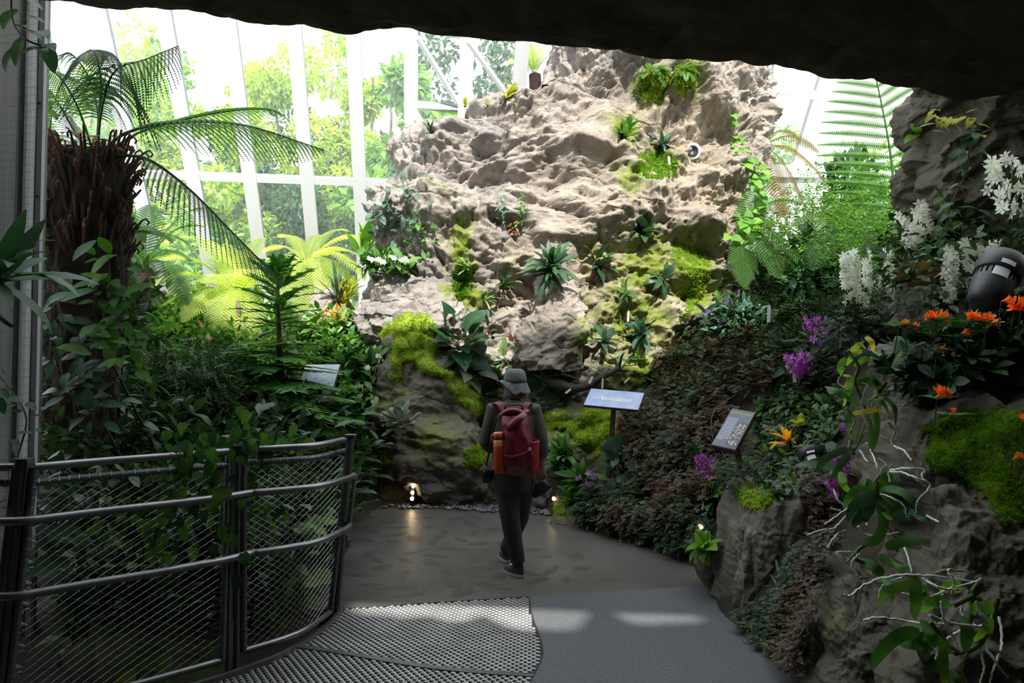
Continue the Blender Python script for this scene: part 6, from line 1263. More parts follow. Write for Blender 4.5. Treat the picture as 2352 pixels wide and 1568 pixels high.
vanda('lowest hanging orchid with a tangle of white roots in the bottom right corner', 3.05, (1520, 1180),
    [[(1240, 1090), (1140, 1085), (1060, 1120), (1030, 1195)], [(1200, 1020), (1215, 1140), (1208, 1255)], [(1050, 1040), (1090, 1090), (1100, 1160)], [(1300, 1392), (1200, 1370), (1105, 1358)], [(1230, 1310), (1130, 1330), (1040, 1410), (988, 1505)], [(1250, 1250), (1300, 1340), (1400, 1420)], ['leaf_dark', (1240, 1390), (1280, 1450), (1335, 1500)], [(1345, 1370), (1350, 1480), (1370, 1590)], [(1380, 1490), (1420, 1540), (1445, 1590)], ['leaf_bright', (1605, 1180), (1540, 1195), (1478, 1200)], [(1180, 1270), (1230, 1330), (1280, 1390)], ['leaf_bright', (1240, 1210), (1320, 1160), (1400, 1180)], ['leaf_bright', (1440, 1080), (1380, 1090), (1340, 1130)], [(1270, 1090), (1240, 1120), (1300, 1150)], ['leaf_bright', (1510, 1360), (1570, 1300), (1600, 1250)], [(1440, 1230), (1470, 1300), (1460, 1420)]],
    [[(1010, 1050), (1150, 1025), (1330, 1035), (1490, 1060), (1535, 1045)], [(1028, 1140), (1045, 1080), (1150, 1035)], [(1010, 1050), (930, 1090), (880, 1130), (850, 1124)], [(1060, 1095), (1180, 1130), (1270, 1140), (1370, 1100), (1500, 1060)], [(950, 1250), (1030, 1240), (1150, 1255), (1260, 1270), (1350, 1270)], [(1280, 1225), (1400, 1270), (1540, 1285)], [(1335, 1160), (1350, 1250), (1390, 1330), (1420, 1395)], [(1240, 1040), (1330, 1090), (1430, 1100)], [(1370, 1000), (1400, 1060), (1390, 1120)], [G, (1300, 1020), (1360, 1000), (1470, 1010)], [(1350, 1362), (1430, 1310), (1560, 1270)], [(1630, 1240), (1640, 1370), (1600, 1490), (1580, 1575)], [(1545, 1370), (1600, 1450), (1670, 1540)], [(1430, 1180), (1450, 1240), (1520, 1290)], [(1345, 1100), (1360, 1150), (1400, 1190)], [(1520, 1380), (1550, 1480), (1530, 1580)], [(1320, 1385), (1310, 1450)], [G, (1470, 1420), (1440, 1500), (1470, 1575)], [(1510, 1160), (1540, 1220), (1570, 1270)], [(1085, 1375), (1110, 1355), (1150, 1350)]],
    [[(1490, 1110), (1530, 1060), (1520, 1110), (1400, 1180)], [(1500, 1110), (1490, 1200), (1470, 1300)], [(1620, 1140), (1590, 1250), (1520, 1380), (1400, 1420)], [(1280, 1260), (1350, 1350), (1440, 1420)]], 3, .05)
# ------------------------------------------------------------------ dead wood
def branch(name, label, px, Y, r, mat='wood', sub=(), cat='branch'):
    C = bez([at(x, y, Y+d) for x, y, d in px], 18); o = empty(name, C[0], label, cat); mb = MB(); mb.tube(C, [r*(1-.6*i/17)*min(1, .3+i*.2) for i in range(18)], 8); v = np.array(mb.v); v += r*.35*np.stack([fbm(v*14, 2, i) for i in range(3)], 1); mb.v = [tuple(p) for p in v]; mb.build('limb', M[mat], o, smooth=True)
    for s in sub: mb = MB(); mb.tube(bez([at(x, y, Y+d) for x, y, d in s], 10), [r*.5*(1-.07*i) for i in range(10)], 6); mb.build('twig', M[mat], o, smooth=True)
branch('driftwood', 'twisted grey driftwood limb lying among ferns at the foot of the glass', [(455, 735, 0), (485, 790, 0), (520, 805, -.1), (580, 800, -.2), (640, 790, -.1)], 9.4, .07, 'wood', [[(500, 800, -.05), (540, 770, -.2), (552, 745, -.3)], [(560, 800, -.15), (600, 770, -.3), (625, 760, -.3)]])
branch('driftwood', 'pale bare stump of driftwood behind the conifer', [(545, 690, 0), (548, 720, 0), (535, 750, 0), (560, 780, -.1)], 9.3, .045, 'wood', [[(540, 740, 0), (520, 725, -.1), (505, 728, -.1)]])
branch('driftwood', 'pale forked driftwood to the left of the conifer foot', [(300, 760, 0), (360, 775, -.2), (420, 800, -.3), (470, 830, -.3)], 8.8, .05, 'wood_dark', [[(380, 780, -.25), (400, 760, -.3), (430, 750, -.3)]])
branch('fallen_log', 'black wet log lying at the foot of the outcrop above the blue title sign', [(1230, 862, .2), (1290, 885, 0), (1340, 890, -.1), (1390, 860, -.1), (1420, 845, 0)], 8.9, .075, 'wood_dark', [[(1250, 868, .1), (1290, 860, 0), (1330, 872, 0)]])
branch('bare_twig', 'thin pale twig hanging beside the dark text sign', [(1690, 905, .2), (1640, 945, .1), (1636, 1000, 0), (1660, 1040, -.05), (1672, 1058, -.1)], 6.6, .006, 'wood')
branch('bare_stub', 'dark broken branch stub poking in at the left edge', [(-60, 690, 0), (-10, 722, 0), (26, 748, 0)], 3.6, .03, 'wood_dark')
# ================================================================== WIRE RAILING
def railing():
    H = 1.30; ZB = .08
    o = empty('wire_railing', floor_at(532, 1528), 'curved steel guard railing with diamond wire mesh and two handrails on the left', 'railing')
    def top(pl): return [floor_at(x, y, H) for x, y in pl]
    def bot(pl): return [floor_at(x, y, ZB) for x, y in pl]
    A_T = bez(top([(80, 1072), (220, 1060), (380, 1048), (525, 1036)]), 33); A_B = bez(bot([(14, 1640), (170, 1604), (330, 1566), (510, 1516)]), 33)
    B_T = bez(top([(560, 1032), (650, 1028), (730, 1022), (803, 1007)]), 33); B_B = bez(bot([(560, 1494), (649, 1467), (705, 1443), (759, 1404)]), 33)
    dl = A_T[1]-A_T[0]; db = A_B[1]-A_B[0]
    Z_T = [A_T[0]+Vector((-.10, .0, 0))+Vector((-.03*i, -.004*i, 0)) for i in range(33)]; Z_B = [A_B[0]+Vector((-.10, .0, 0))+Vector((-.03*i, -.004*i, 0)) for i in range(33)]
    def S(T, B, u, v):
        i = min(int(u*32), 31); f = u*32-i; t = T[i].lerp(T[i+1], f); b = B[i].lerp(B[i+1], f); return b.lerp(t, v)
    def out(T, B, u, v):
        a = S(T, B, max(0, u-.02), v); c = S(T, B, min(1, u+.02), v); d = (c-a).normalized(); n = d.cross(UP); n.normalize(); return n if n.dot(Vector((0, 3, 0))-a) > 0 else -n
    def pipe(name, pts, r, mat='steel', n=10):
        mb = MB(); mb.tube(pts, r, n); return mb.build(name, M[mat], o, smooth=True)
    for T, B, u0, u1 in ((A_T, A_B, 0, 1), (B_T, B_B, 0, 1), (Z_T, Z_B, 0, 1)):
        L = [i/32 for i in range(33)]
        pipe('top_rail', [S(T, B, u, 1) for u in L], .021); pipe('mesh_rail', [S(T, B, u, .935) for u in L], .018, 'steel_dark'); pipe('bottom_rail', [S(T, B, u, .0) for u in L], .019)
        for u in (0, 1): pipe('frame_side', [S(T, B, u, v) for v in (0, .5, 1)], .019, 'steel_dark')
        # diamond wire
        Lh = sum((S(T, B, a, .5)-S(T, B, b, .5)).length for a, b in zip(L[:-1], L[1:])); Hh = H*.92; p = .072; mb = MB()
        for fam in (1, -1):
            n = int((Lh+Hh*1.6)/p)+1
            for k in range(n):
                pts = []
                for j in range(25):
                    y = Hh*j/24; x = (k*p-Hh*1.6+y*1.6) if fam == 1 else (k*p-y*1.6)
                    if 0 <= x <= Lh:
                        u = x/Lh; v = y/Hh*.935; q = S(T, B, u, v); w = .0035*math.sin(y/p*1.6*math.pi*2)*fam; pts.append(q+out(T, B, u, v)*w)
                if len(pts) > 2: mb.tube(pts, .00165, 3, cap=False)
        # lacing round the pipes
        for k in range(int(Lh/.055)):
            u = (k+.5)*.055/Lh; u = min(u, .999); c = S(T, B, u, .935); nn = out(T, B, u, .9)
            d = (S(T, B, min(1, u+.02), .935)-S(T, B, max(0, u-.02), .935)).normalized(); mb.tube([c+nn*.021*math.cos(a)+UP*.021*math.sin(a)+d*(.012*a/6.28) for a in np.linspace(0, 6.28, 9)], .0016, 3, cap=False)
        for uu in (0, 1):
            for k in range(22):
                v = (k+.5)/22*.93; c = S(T, B, uu, v); mb.tube([c+Vector((.022*math.cos(a), .022*math.sin(a), .012*a/6.28)) for a in np.linspace(0, 6.28, 9)], .0016, 3, cap=False)
                e = S(T, B, abs(uu-.055), v+.012 if k % 2 else v-.012); mb.tube([c, c.lerp(e, .6)+UP*.006, e], .0014, 3, cap=False); mb.tube([c, c.lerp(e, .6)-UP*.004, e], .0014, 3, cap=False)
        mb.build('wire_mesh', M['wire'], o, kind='stuff')
    # flat-bar double posts
    def post(t0, b0, t1, b1):
        for t, b in ((t0, b0), (t1, b1)):
            mb = MB(); mb.beam(b-UP*.10, t+UP*.03, .018, .055, up=Vector((0, 1, 0))); mb.build('post_bar', M['steel_dark'], o)
        mb = MB(); mb.beam(t0+UP*.035-(t1-t0)*.15, t1+UP*.035+(t1-t0)*.15, .06, .016); mb.build('post_cap', M['steel_dark'], o)
        mb = MB(); m0 = b0.lerp(t0, .17); m1 = b1.lerp(t1, .17); mb.add([b0-UP*.08, b1-UP*.08, m1, m0]+[p+Vector((0, .012, 0)) for p in (b0-UP*.08, b1-UP*.08, m1, m0)], [(0, 1, 2, 3), (7, 6, 5, 4), (0, 4, 5, 1), (1, 5, 6, 2), (2, 6, 7, 3), (3, 7, 4, 0)]); mb.build('post_web', M['steel'], o)
        mb = MB(); m0 = b0.lerp(t0, .77); m1 = b1.lerp(t1, .77); mb.beam(m0, m1, .012, .05); mb.build('post_bridge', M['steel_dark'], o)
    e = (B_T[0]-A_T[-1]); f = (B_B[0]-A_B[-1])
    post(A_T[-1]+e*.30, A_B[-1]+f*.30, A_T[-1]+e*.70, A_B[-1]+f*.70)
    e = (A_T[0]-Z_T[0]); f = (A_B[0]-Z_B[0]); post(Z_T[0]+e*.30, Z_B[0]+f*.30, Z_T[0]+e*.72, Z_B[0]+f*.72)
    pb = floor_at(770, 1403); pt = floor_at(805, 1003, H+.03)
    pipe('end_post', [pb-UP*.15, pb.lerp(pt, .5), pt], .030, 'steel_dark', 12)
    mb = MB(); mb.box(pt+UP*.008, (.07, .07, .018)); mb.build('post_cap', M['steel'], o)
    mb = MB(); mb.lathe(pb, [(.07, -.02), (.07, .02), (.045, .05), (.033, .06)], 12); mb.build('base_shoe', M['steel_dark'], o, smooth=True)
    # handrails carried on brackets
    allT = Z_T[::-1]+A_T+B_T; allB = Z_B[::-1]+A_B+B_B; ends = []
    for v in (.79, .49):
        P = []
        for i in range(0, len(allT), 3):
            t, b = allT[i], allB[i]; a = allB[max(0, i-2)].lerp(allT[max(0, i-2)], v); c = allB[min(len(allT)-1, i+2)].lerp(allT[min(len(allT)-1, i+2)], v); d = (c-a).normalized(); n = d.cross(UP).normalized(); n = n if n.dot(Vector((0, 3, 0))-a) > 0 else -n
            P.append(b.lerp(t, v)+n*.075)
        P = bez(P, 90); d = (P[-1]-P[-3]).normalized(); P += [P[-1]+d*.05, P[-1]+d*.085+Vector((-.01, .02, -.01 if v > .6 else .01))]
        pipe('handrail', P, .0225, 'steel', 12); ends.append(P[-1])
        for T, B, u in ((A_T, A_B, .02), (A_T, A_B, .98), (B_T, B_B, .02), (B_T, B_B, .98)):
            q = S(T, B, u, v); n = out(T, B, u, v); pipe('rail_bracket', [q, q+n*.05-UP*.03, q+n*.075-UP*.012], .009, 'steel', 6)
    pipe('handrail_return', [ends[0], ends[0].lerp(ends[1], .12), ends[0].lerp(ends[1], .88), ends[1]], .015, 'steel', 8)
    # ---------------- creeper over the rail
    R = random.Random(21); vs = [((450, 985), (470, 1040), (500, 1120), (520, 1240), (540, 1330)), ((560, 960), (540, 1020), (500, 1100), (430, 1180), (400, 1280)), ((620, 1000), (590, 1060), (560, 1130), (600, 1200), (640, 1260)), ((400, 1000), (420, 1060), (400, 1130), (380, 1230), (370, 1330)), ((700, 1000), (640, 1020), (580, 1010), (500, 1030), (440, 1010)), ((330, 1170), (360, 1200), (420, 1190), (480, 1170)), ((590, 1110), (610, 1150), (640, 1170), (680, 1260))]
    labs = ['heart-leaved creeper trailing over the mid post of the railing', 'heart-leaved creeper hanging longest in front of the left mesh panel', 'creeper strand hanging over the curved mesh panel', 'creeper strand hanging left of the longest one', 'creeper twining along the top rail', 'thin creeper woven across the left mesh panel', 'light creeper strand crossing the upper handrail']
    for si, pl in enumerate(vs):
        def depth(x): return float(np.interp(x, [80, 300, 525, 650, 800], [3.6, 3.85, 4.2, 4.5, 4.85]))-.06
        C = bez([at(x, y, depth(x)+R.uniform(-.05, .08)) for x, y in pl], 30); v = empty('creeper', C[0], labs[si], 'creeper'); mb = MB(); mb.tube(C, .003, 4); mb.build('stem', M['stem'], v)
        for i in range(50 if si < 5 else 18):
            c = R.choice(C[:24]) if R.random() < .8 else R.choice(C); q = c+Vector((R.gauss(0, .05), R.gauss(-.02, .03), R.gauss(0, .03)))
            leafpart(v, leafmesh('heart', .75, R.choice((.2, .6)), R.choice(('leaf', 'leaf', 'leaf_dark'))), q, Vector((R.uniform(-.6, .6), R.uniform(-.4, .1), -1)), Vector((0, -1, .35)), R.uniform(.05, .095))
    return o
railing()
# a few large leaves in the pit behind the mesh
for i, (x, y, Y, L, mt, lab) in enumerate([(312, 1535, 4.1, 90, 'leaf_yellow', 'large yellowing leaf low behind the mesh'), (365, 1480, 4.2, 100, 'leaf', 'long leaf with a yellow edge behind the left mesh panel'), (190, 1260, 4.4, 90, 'leaf_dark', 'cluster of dark leaves behind the left mesh panel'), (700, 1350, 5.1, 60, 'leaf_pale', 'pale variegated leaves behind the curved mesh panel'), (735, 1200, 5.2, 46, 'leaf_pale', 'pale leafy sprig behind the end of the curved mesh'), (630, 1390, 4.9, 50, 'leaf', 'small heart leaves near the bottom rail of the curved panel')]):
    R = random.Random(60+i); p = at(x, y, Y); o = empty('pit_plant', Vector((p.x, p.y+.1, max(.0, p.z-.3))), lab, 'plant'); mb = MB(); mb.tube([Vector((p.x, p.y+.1, max(-.05, p.z-.35))), Vector((p.x, p.y+.05, p.z-.1)), p], .006, 5); mb.build('stem', M['stem'], o)
    for j in range(1 if i == 0 else 3 if i == 1 else 12):
        leafpart(o, leafmesh('ovate', .5 if i != 1 else .34, R.choice((.3, .7)), mt), p+(rvec(R)*.06 if j else Vector((0, 0, 0))), Vector((R.uniform(-1, 1), -.4, R.uniform(-.9, .5))), Vector((0, -1, .5)), L*mpp(Y)*R.uniform(.7, 1.1))

# ================================================================== SIGNS
def el(cx, cy, rx, ry, a0, a1, n=12): return [(cx+rx*math.cos(math.radians(a0+(a1-a0)*i/n)), cy+ry*math.sin(math.radians(a0+(a1-a0)*i/n))) for i in range(n+1)]
SF = .07
GL = {
 'A': (1.25, [([(0, 0), (.58, 1.45)], .09), ([(.56, 1.45), (1.08, 0)], .20), ([(.24, .5), (.86, .5)], .07), ([(-.12, 0), (.2, 0)], SF), ([(.88, 0), (1.26, 0)], SF)]),
 'u': (.92, [([(.14, 1), (.14, .3), (.22, .08), (.42, .03), (.62, .2)], .15), ([(.68, 1), (.68, 0)], .16), ([(-.02, 1), (.16, 1)], SF), ([(.5, 1), (.7, 1)], SF), ([(.68, 0), (.86, 0)], SF)]),
 's': (.74, [([(.58, .72), (.54, .93), (.32, 1.0), (.12, .88), (.12, .68), (.34, .53), (.56, .38), (.58, .16), (.36, .0), (.1, .06), (.06, .3)], .13)]),
 't': (.58, [([(.22, 1.32), (.22, .22), (.3, .04), (.5, .10)], .15), ([(.0, .97), (.5, .97)], SF)]),
 'r': (.68, [([(.18, 1), (.18, 0)], .16), ([(.18, .62), (.32, .92), (.5, 1.0), (.6, .86)], .12), ([(0, 0), (.4, 0)], SF), ([(0, 1), (.18, 1)], SF)]),
 'a': (.84, [(el(.32, .28, .25, .28, 60, 330), .13), ([(.1, .78), (.2, .97), (.42, 1.0), (.56, .86), (.56, .14), (.64, .02), (.80, .06)], .14), ([(.4, .52), (.56, .58)], .08)]),
 'l': (.44, [([(.2, 1.5), (.2, 0)], .16), ([(.02, 0), (.40, 0)], SF), ([(.04, 1.48), (.2, 1.48)], SF)]),
 'i': (.44, [([(.2, 1), (.2, 0)], .16), ([(.02, 0), (.40, 0)], SF), ([(.04, .98), (.2, .98)], SF), ([(.2, 1.28), (.2, 1.42)], .16)]),
 'o': (.86, [(el(.4, .5, .33, .48, 0, 360, 18), .14)]),
 'b': (.86, [([(.14, 1.5), (.14, 0)], .15), (el(.4, .48, .30, .46, -150, 150, 14), .13), ([(0, 1.48), (.14, 1.48)], SF)]),
 'e': (.78, [([(.08, .55), (.66, .55)], .07), (el(.38, .5, .31, .48, 8, 310, 16), .13)]),
 'N': (1.25, [([(.15, 0), (.15, 1.45)], .08), ([(.12, 1.45), (1.02, 0)], .20), ([(1.02, 0), (1.02, 1.45)], .08), ([(-.02, 0), (.32, 0)], SF), ([(-.05, 1.45), (.2, 1.45)], SF), ([(.85, 1.45), (1.2, 1.45)], SF)]),
 'D': (1.2, [([(.2, 0), (.2, 1.45)], .18), (el(.3, .725, .75, .70, -88, 88, 14), .14), ([(0, 0), (.4, .0)], SF), ([(0, 1.45), (.4, 1.45)], SF)]),
 'n': (.94, [([(.18, 1), (.18, 0)], .16), ([(.18, .66), (.34, .94), (.54, .97), (.68, .78), (.68, 0)], .14), ([(0, 0), (.36, 0)], SF), ([(.52, 0), (.86, 0)], SF), ([(0, 1), (.18, 1)], SF)]),
 'd': (.9, [([(.66, 1.5), (.66, 0)], .16), (el(.4, .48, .31, .46, 30, 330, 14), .13), ([(.5, 1.48), (.66, 1.48)], SF), ([(.66, 0), (.82, 0)], SF)]),
 'm': (1.4, [([(.18, 1), (.18, 0)], .16), ([(.18, .66), (.32, .94), (.5, .97), (.64, .78), (.64, 0)], .14), ([(.64, .66), (.78, .94), (.96, .97), (1.1, .78), (1.1, 0)], .14), ([(0, 0), (.36, 0)], SF), ([(.5, 0), (.8, 0)], SF), ([(.96, 0), (1.28, 0)], SF)]),
}
def word_mesh(name, word, mat, shear=.22):
    """letters drawn as flat strokes with serifs; x-height 1, baseline on y = 0"""
    V = []; F = []; x0 = 0
    for ch in word:
        if ch == ' ': x0 += .55; continue
        w, st = GL[ch]
        for pts, t in st:
            P = [Vector((p[0], p[1])) for p in pts]; m = len(P); b = len(V)
            for i, p in enumerate(P):
                d = (P[min(i+1, m-1)]-P[max(i-1, 0)]); d.normalize(); n = Vector((-d.y, d.x))*t*.62
                for q in (p+n, p-n): V.append((x0+q.x+q.y*shear, q.y, 0))
            for i in range(m-1): F.append((b+2*i, b+2*i+1, b+2*i+3, b+2*i+2))
        x0 += w
    return mesh_np(name, V, F, M[mat], False), x0
M['sign_blue'] = pm('pale_blue_print', (.20, .27, .50), (.34, .42, .62), 9, .22, spec=.6)
M['sign_dark'] = pm('slate_blue_print', (.035, .045, .085), (.07, .085, .14), 6, .22, spec=.6)
M['sign_pale'] = pm('washed_photo_print', (.42, .50, .68), (.62, .66, .76), 16, .22, spec=.6)
M['print_cream'] = pm('cream_lettering', (.86, .84, .72), rough=.4)
M['print_yellow'] = pm('yellow_green_lettering', (.62, .66, .20), rough=.4)
M['print_pale'] = pm('pale_small_print', (.55, .60, .74), rough=.4)
M['print_grey'] = pm('grey_small_print', (.22, .24, .34), rough=.4)
M['print_photo'] = pm('dark_flower_photo', (.02, .022, .03), (.05, .05, .06), 30, .25)
def sign(name, label, BL, BR, TL, Y, e1, e2, post, face, t=.03):
    bl, br, tl = at(*BL, Y), at(*BR, Y+e1), at(*TL, Y+e2); ex = br-bl; w = ex.length; ex.normalize(); ey = tl-bl; ey = ey-ex*ey.dot(ex); h = ey.length; ey.normalize(); n = ex.cross(ey)
    o = empty(name, at(*post, Y+e2*.5), label, 'sign'); R = Matrix((ex, ey, n)).transposed(); c = bl+ex*w/2+ey*h/2
    mb = MB(); mb.box(c-n*t/2, (w, h, t), R); b = mb.build('board', M['brown_metal'], o); smooth_edges(b, .003)
    mb = MB(); mb.box(c+n*.0015, (w*.975, h*.965, .003), R); mb.build('printed_face', M[face], o)
    pw = .05; pb = at(*post, Y+e2*.5); pt = c-n*t+ey*0; mb = MB(); mb.beam(pb-UP*.25, pt, pw, .035, up=n); p = mb.build('post', M['brown_metal'], o); smooth_edges(p, .003)
    def put(nm, me, x, y, s, z=.0042):
        Mx = Matrix.Translation(bl+ex*x*w+ey*y*h+n*z-o.location) @ R.to_4x4() @ Matrix.Scale(s, 4); return link(nm, me, o, mw=Mx)
    return o, w, h, put
def lines_mesh(name, rows, mat, seed, wd=1.0, step=.1, th=.045):
    """illegibly small lines of print"""
    R = random.Random(seed); mb = MB()
    for i in range(rows):
        x = 0; L = wd*(1 if i < rows-1 else .55)
        while x < L-.03:
            d = min(R.uniform(.05, .16), L-x); y = -i*step; mb.add([(x, y, 0), (x+d, y, 0), (x+d, y+th, 0), (x, y+th, 0)], [(0, 1, 2, 3)]); x += d+.022
    return mb.mesh(name, M[mat])
o, w, h, put = sign('sign', 'pale blue slanted title sign reading Australasia on a brown post', (1339, 930), (1467, 942), (1361, 892), 7.75, -.26, .22, (1394, 1082), 'sign_blue')
me, L = word_mesh('lettering', 'Australasia', 'print_cream'); put('lettering', me, .215, .40, w*.60/L)
o, w, h, put = sign('sign', 'dark slanted text sign headed Noble Dendrobium on a brown post', (1633, 1022), (1689, 1034), (1689, 938.5), 6.0, -.15, .21, (1716, 1118), 'sign_dark', .05)
me, L = word_mesh('lettering', 'Noble Dendrobium', 'print_yellow', .3); put('lettering', me, .07, .875, w*.86/L)
put('small_print', lines_mesh('small_print', 15, 'print_pale', 3, 1.0, .19, .085), .07, .74, w*.44)
mb = MB(); mb.add([(0, 0, 0), (1, 0, 0), (1, 3.0, 0), (0, 3.0, 0)], [(0, 1, 2, 3)]); put('picture', mb.mesh('picture', M['print_photo']), .53, .06, w*.43)
R = random.Random(4); mb = MB()
for i in range(170):
    x, y = R.uniform(.06, .9), R.uniform(.15, 2.8); a = R.uniform(0, 3); s = R.uniform(.025, .05)
    if abs(x-.5) < .42: mb.add([(x+s*math.cos(a+k*1.57)*(1.5 if k % 2 else .8), y+s*math.sin(a+k*1.57)*(1.5 if k % 2 else .8), 0) for k in range(4)], [(0, 1, 2, 3)])
put('pictured_flowers', mb.mesh('pictured_flowers', M['print_cream']), .53, .06, w*.43, .0052)
o, w, h, put = sign('sign', 'washed-out pale picture sign behind the young conifer on the left', (683, 893), (765, 892.7), (691, 837), 8.2, -.107, .2, (738, 1002), 'sign_pale')
put('small_print', lines_mesh('small_print', 2, 'print_cream', 5, 1.0, .16, .09), .08, .84, w*.42)
put('small_print', lines_mesh('small_print', 6, 'print_grey', 6, 1.0, .13, .035), .08, .66, w*.40)
R = random.Random(6); mb = MB()
for i in range(46):
    x, y = R.uniform(0, 1), R.uniform(0, 1.1); s = R.uniform(.02, .05); mb.add([(x, y, 0), (x+s*2, y+s*.3, 0), (x+s*1.7, y+s, 0), (x-s*.2, y+s*.7, 0)], [(0, 1, 2, 3)])
put('pictured_plants', mb.mesh('pictured_plants', M['print_grey']), .56, .06, w*.40)

# ================================================================== LAMPS
def path_lamp(label, pts, Y=None):
    P = []
    for x, y in pts: p, nr = on(x, y, Y or 9); P.append(p)
    yy = min(p.y for p in P)-.03; P = [at(x, y, yy) for x, y in pts]; o = empty('path_lamp', P[-1], label, 'lamp', None); r = 3.9*mpp(yy)
    mb = MB(); mb.box((P[0]+P[-1])/2+Vector((0, .03, 0)), (.05, .04, abs(P[0].z-P[-1].z)+.07)); smooth_edges(mb.build('housing', M['black_plastic'], o), .006)
    for p in P: mb = MB(); mb.ball(p, r, r*.6, r, 12, 8); mb.build('lens', M['led'], o, smooth=True)
path_lamp('row of three warm glowing lamp points low on the back wall', [(949, 1116), (947, 1131), (946, 1145)])
path_lamp('row of three warm glowing lamp points by the fluted rock', [(1611, 1211), (1611, 1231), (1612, 1251)], 6.0)
path_lamp('single tiny warm lamp point right of the person\'s hand', [(1272, 1145)])
def spotlight(label, c0, c1, Y0, Y1, r, view=Vector((0, -1, 0))):
    a, b = at(*c0, Y0), at(*c1, Y1); ax = (b-a); L = ax.length; ax.normalize(); x = ax.cross(view).normalized(); y = ax.cross(x); R = Matrix((x, y, ax)).transposed(); o = empty('spotlight', a, label, 'spotlight')
    mb = MB(); mb.lathe(a, [(.001, -.03*L/.3), (r*.55, -.03*L/.3), (r*.74, 0), (r*.82, L*.16), (r*.90, L*.40), (r*.90, L*.42)], 28, R); mb.build('rear_housing', M['black_plastic'], o, smooth=True)
    mb = MB(); mb.lathe(a, [(r*.76, L*.42), (r*.76, L*.58)], 28, R); mb.build('vent_core', M['black'], o)
    for k in range(22):
        an = 2*math.pi*k/22; d = x*math.cos(an)+y*math.sin(an); p = a+ax*L*.5+d*r*.83; mb = MB(); mb.beam(p-ax*L*.09, p+ax*L*.09, r*.16, r*.09, up=d); mb.build('vent_fin', M['black_plastic'], o)
    mb = MB(); mb.lathe(a, [(r*.94, L*.58), (r*1.0, L*.60), (r*1.0, L*.98), (r*.97, L), (r*.86, L), (r*.84, L*.86), (.001, L*.85)], 32, R); mb.build('hood', M['black_plastic'], o, smooth=True)
    for an, t, wd, ht in ((-.35, .63, .62, .10), (-.45, .36, .75, .20)):
        mb = MB(); N_ = 6; V = []
        for i in range(N_+1):
            q = an+(i/N_-.5)*wd; d = -y*math.cos(q)*1+x*math.sin(q); d = d if d.dot(view) > 0 else y*math.cos(q)+x*math.sin(q)
            for s in (0, 1): V.append(a+ax*L*(t+ht*s)+d*r*(1.012 if t > .5 else .905+.0*s))
        mb.add(V, [(2*i, 2*i+1, 2*i+3, 2*i+2) for i in range(N_)]); mb.build('label', M['plastic_white'], o)
    p = a+x*r*1.02+ax*L*.55; mb = MB(); mb.lathe(p, [(.001, -.012), (r*.12, -.012), (r*.12, .012), (.001, .012)], 10, Matrix((ax, y, x)).transposed()); mb.build('pivot_bolt', M['wire'], o)
    mb = MB(); mb.tube([p, p-ax*L*.3+x*r*.1+Vector((0, .02, -.06)), a+Vector((0, .06, -.22)), a+Vector((0, .10, -.5))], r*.09, 8); mb.build('bracket', M['black_plastic'], o, smooth=True)
    return o
spotlight('big black ribbed spotlight with two white labels on the upper right', (2262, 690), (2306, 600), 4.05, 4.15, .126)
spotlight('small dark spotlight half hidden in the round-leaved carpet', (1876, 1080), (1858, 1032), 5.5, 5.6, .10)
p, nr = on(1591, 347, 9.7); o = empty('rock_lamp', p, 'small round lamp nozzle set into the pale upper rock', 'lamp'); ax = Vector((-.25, -1, -.15)).normalized(); x = ax.cross(UP).normalized(); R3 = Matrix((x, ax.cross(x), ax)).transposed()
mb = MB(); mb.lathe(p, [(.001, -.1), (.085, -.06), (.085, .04), (.07, .05), (.06, .03), (.001, .01)], 18, R3); mb.build('housing', M['black_plastic'], o, smooth=True)
mb = MB(); mb.lathe(p, [(.11, -.02), (.125, .0), (.12, .02), (.088, .022)], 18, R3, False, False); mb.build('rim', M['plastic_white'], o, smooth=True)

# ================================================================== PLANT TAGS
def plant_tag(label, px, py, Y, wpx, hpx, ang=0, shape='rect', hang=10):
    k = mpp(Y); c = at(px, py, Y); o = empty('plant_tag', c, label, 'plant tag'); R_ = Matrix.Rotation(ang, 3, 'Y'); w, h = wpx*k, hpx*k; mb = MB()
    pts = [(-.5, -.5), (.5, -.5), (.5, .36), (.3, .5), (-.3, .5), (-.5, .36)] if shape == 'rect' else [(.5*math.cos(a), .5*math.sin(a)) for a in np.linspace(0, 2*math.pi, 14, endpoint=False)]
    V = [R_ @ Vector((x*w, 0, z*h)) for x, z in pts]; n = len(V); mb.add([c+v for v in V]+[c+v+Vector((0, .002, 0)) for v in V], [tuple(range(n)), tuple(range(2*n-1, n-1, -1))]+[(i, i+n, (i+1) % n+n, (i+1) % n) for i in range(n)]); mb.build('card', M['plastic_white'], o)
    t = c+R_ @ Vector((0, 0, h*.46)); mb = MB(); mb.tube([t, t+Vector((.3*hang*k*.3, .02, hang*k*.6)), t+Vector((0, .08, hang*k))], .0012, 4); mb.build('wire_loop', M['wire'], o); return o
plant_tag('oval white tag wired to the middle hanging orchid', 2033, 1083, 3.88, 21, 28, .25, 'oval', 14)
plant_tag('long white tag on the topmost hanging orchid', 1989, 908, 4.1, 13, 44, .3)
plant_tag('thin white tag hanging under the small orchid on the outcrop', 1443, 726, 9.2, 4, 24, .05)
plant_tag('thin white tag below the orchid next to the round lamp hole', 1537, 368, 9.6, 5, 20, -.1)
plant_tag('white tag slanting above the left end of the blue title sign', 1357, 872, 8.5, 6, 18, .5)
plant_tag('thin upright white tag above the middle of the blue title sign', 1384, 880, 8.4, 4, 24, .05)
plant_tag('white tag stuck beside the round-leaved plant left of the blue title sign', 1305, 898, 8.5, 5, 16, .9)
plant_tag('slanting white tag above the right end of the blue title sign', 1440, 873, 8.4, 4, 16, .8)
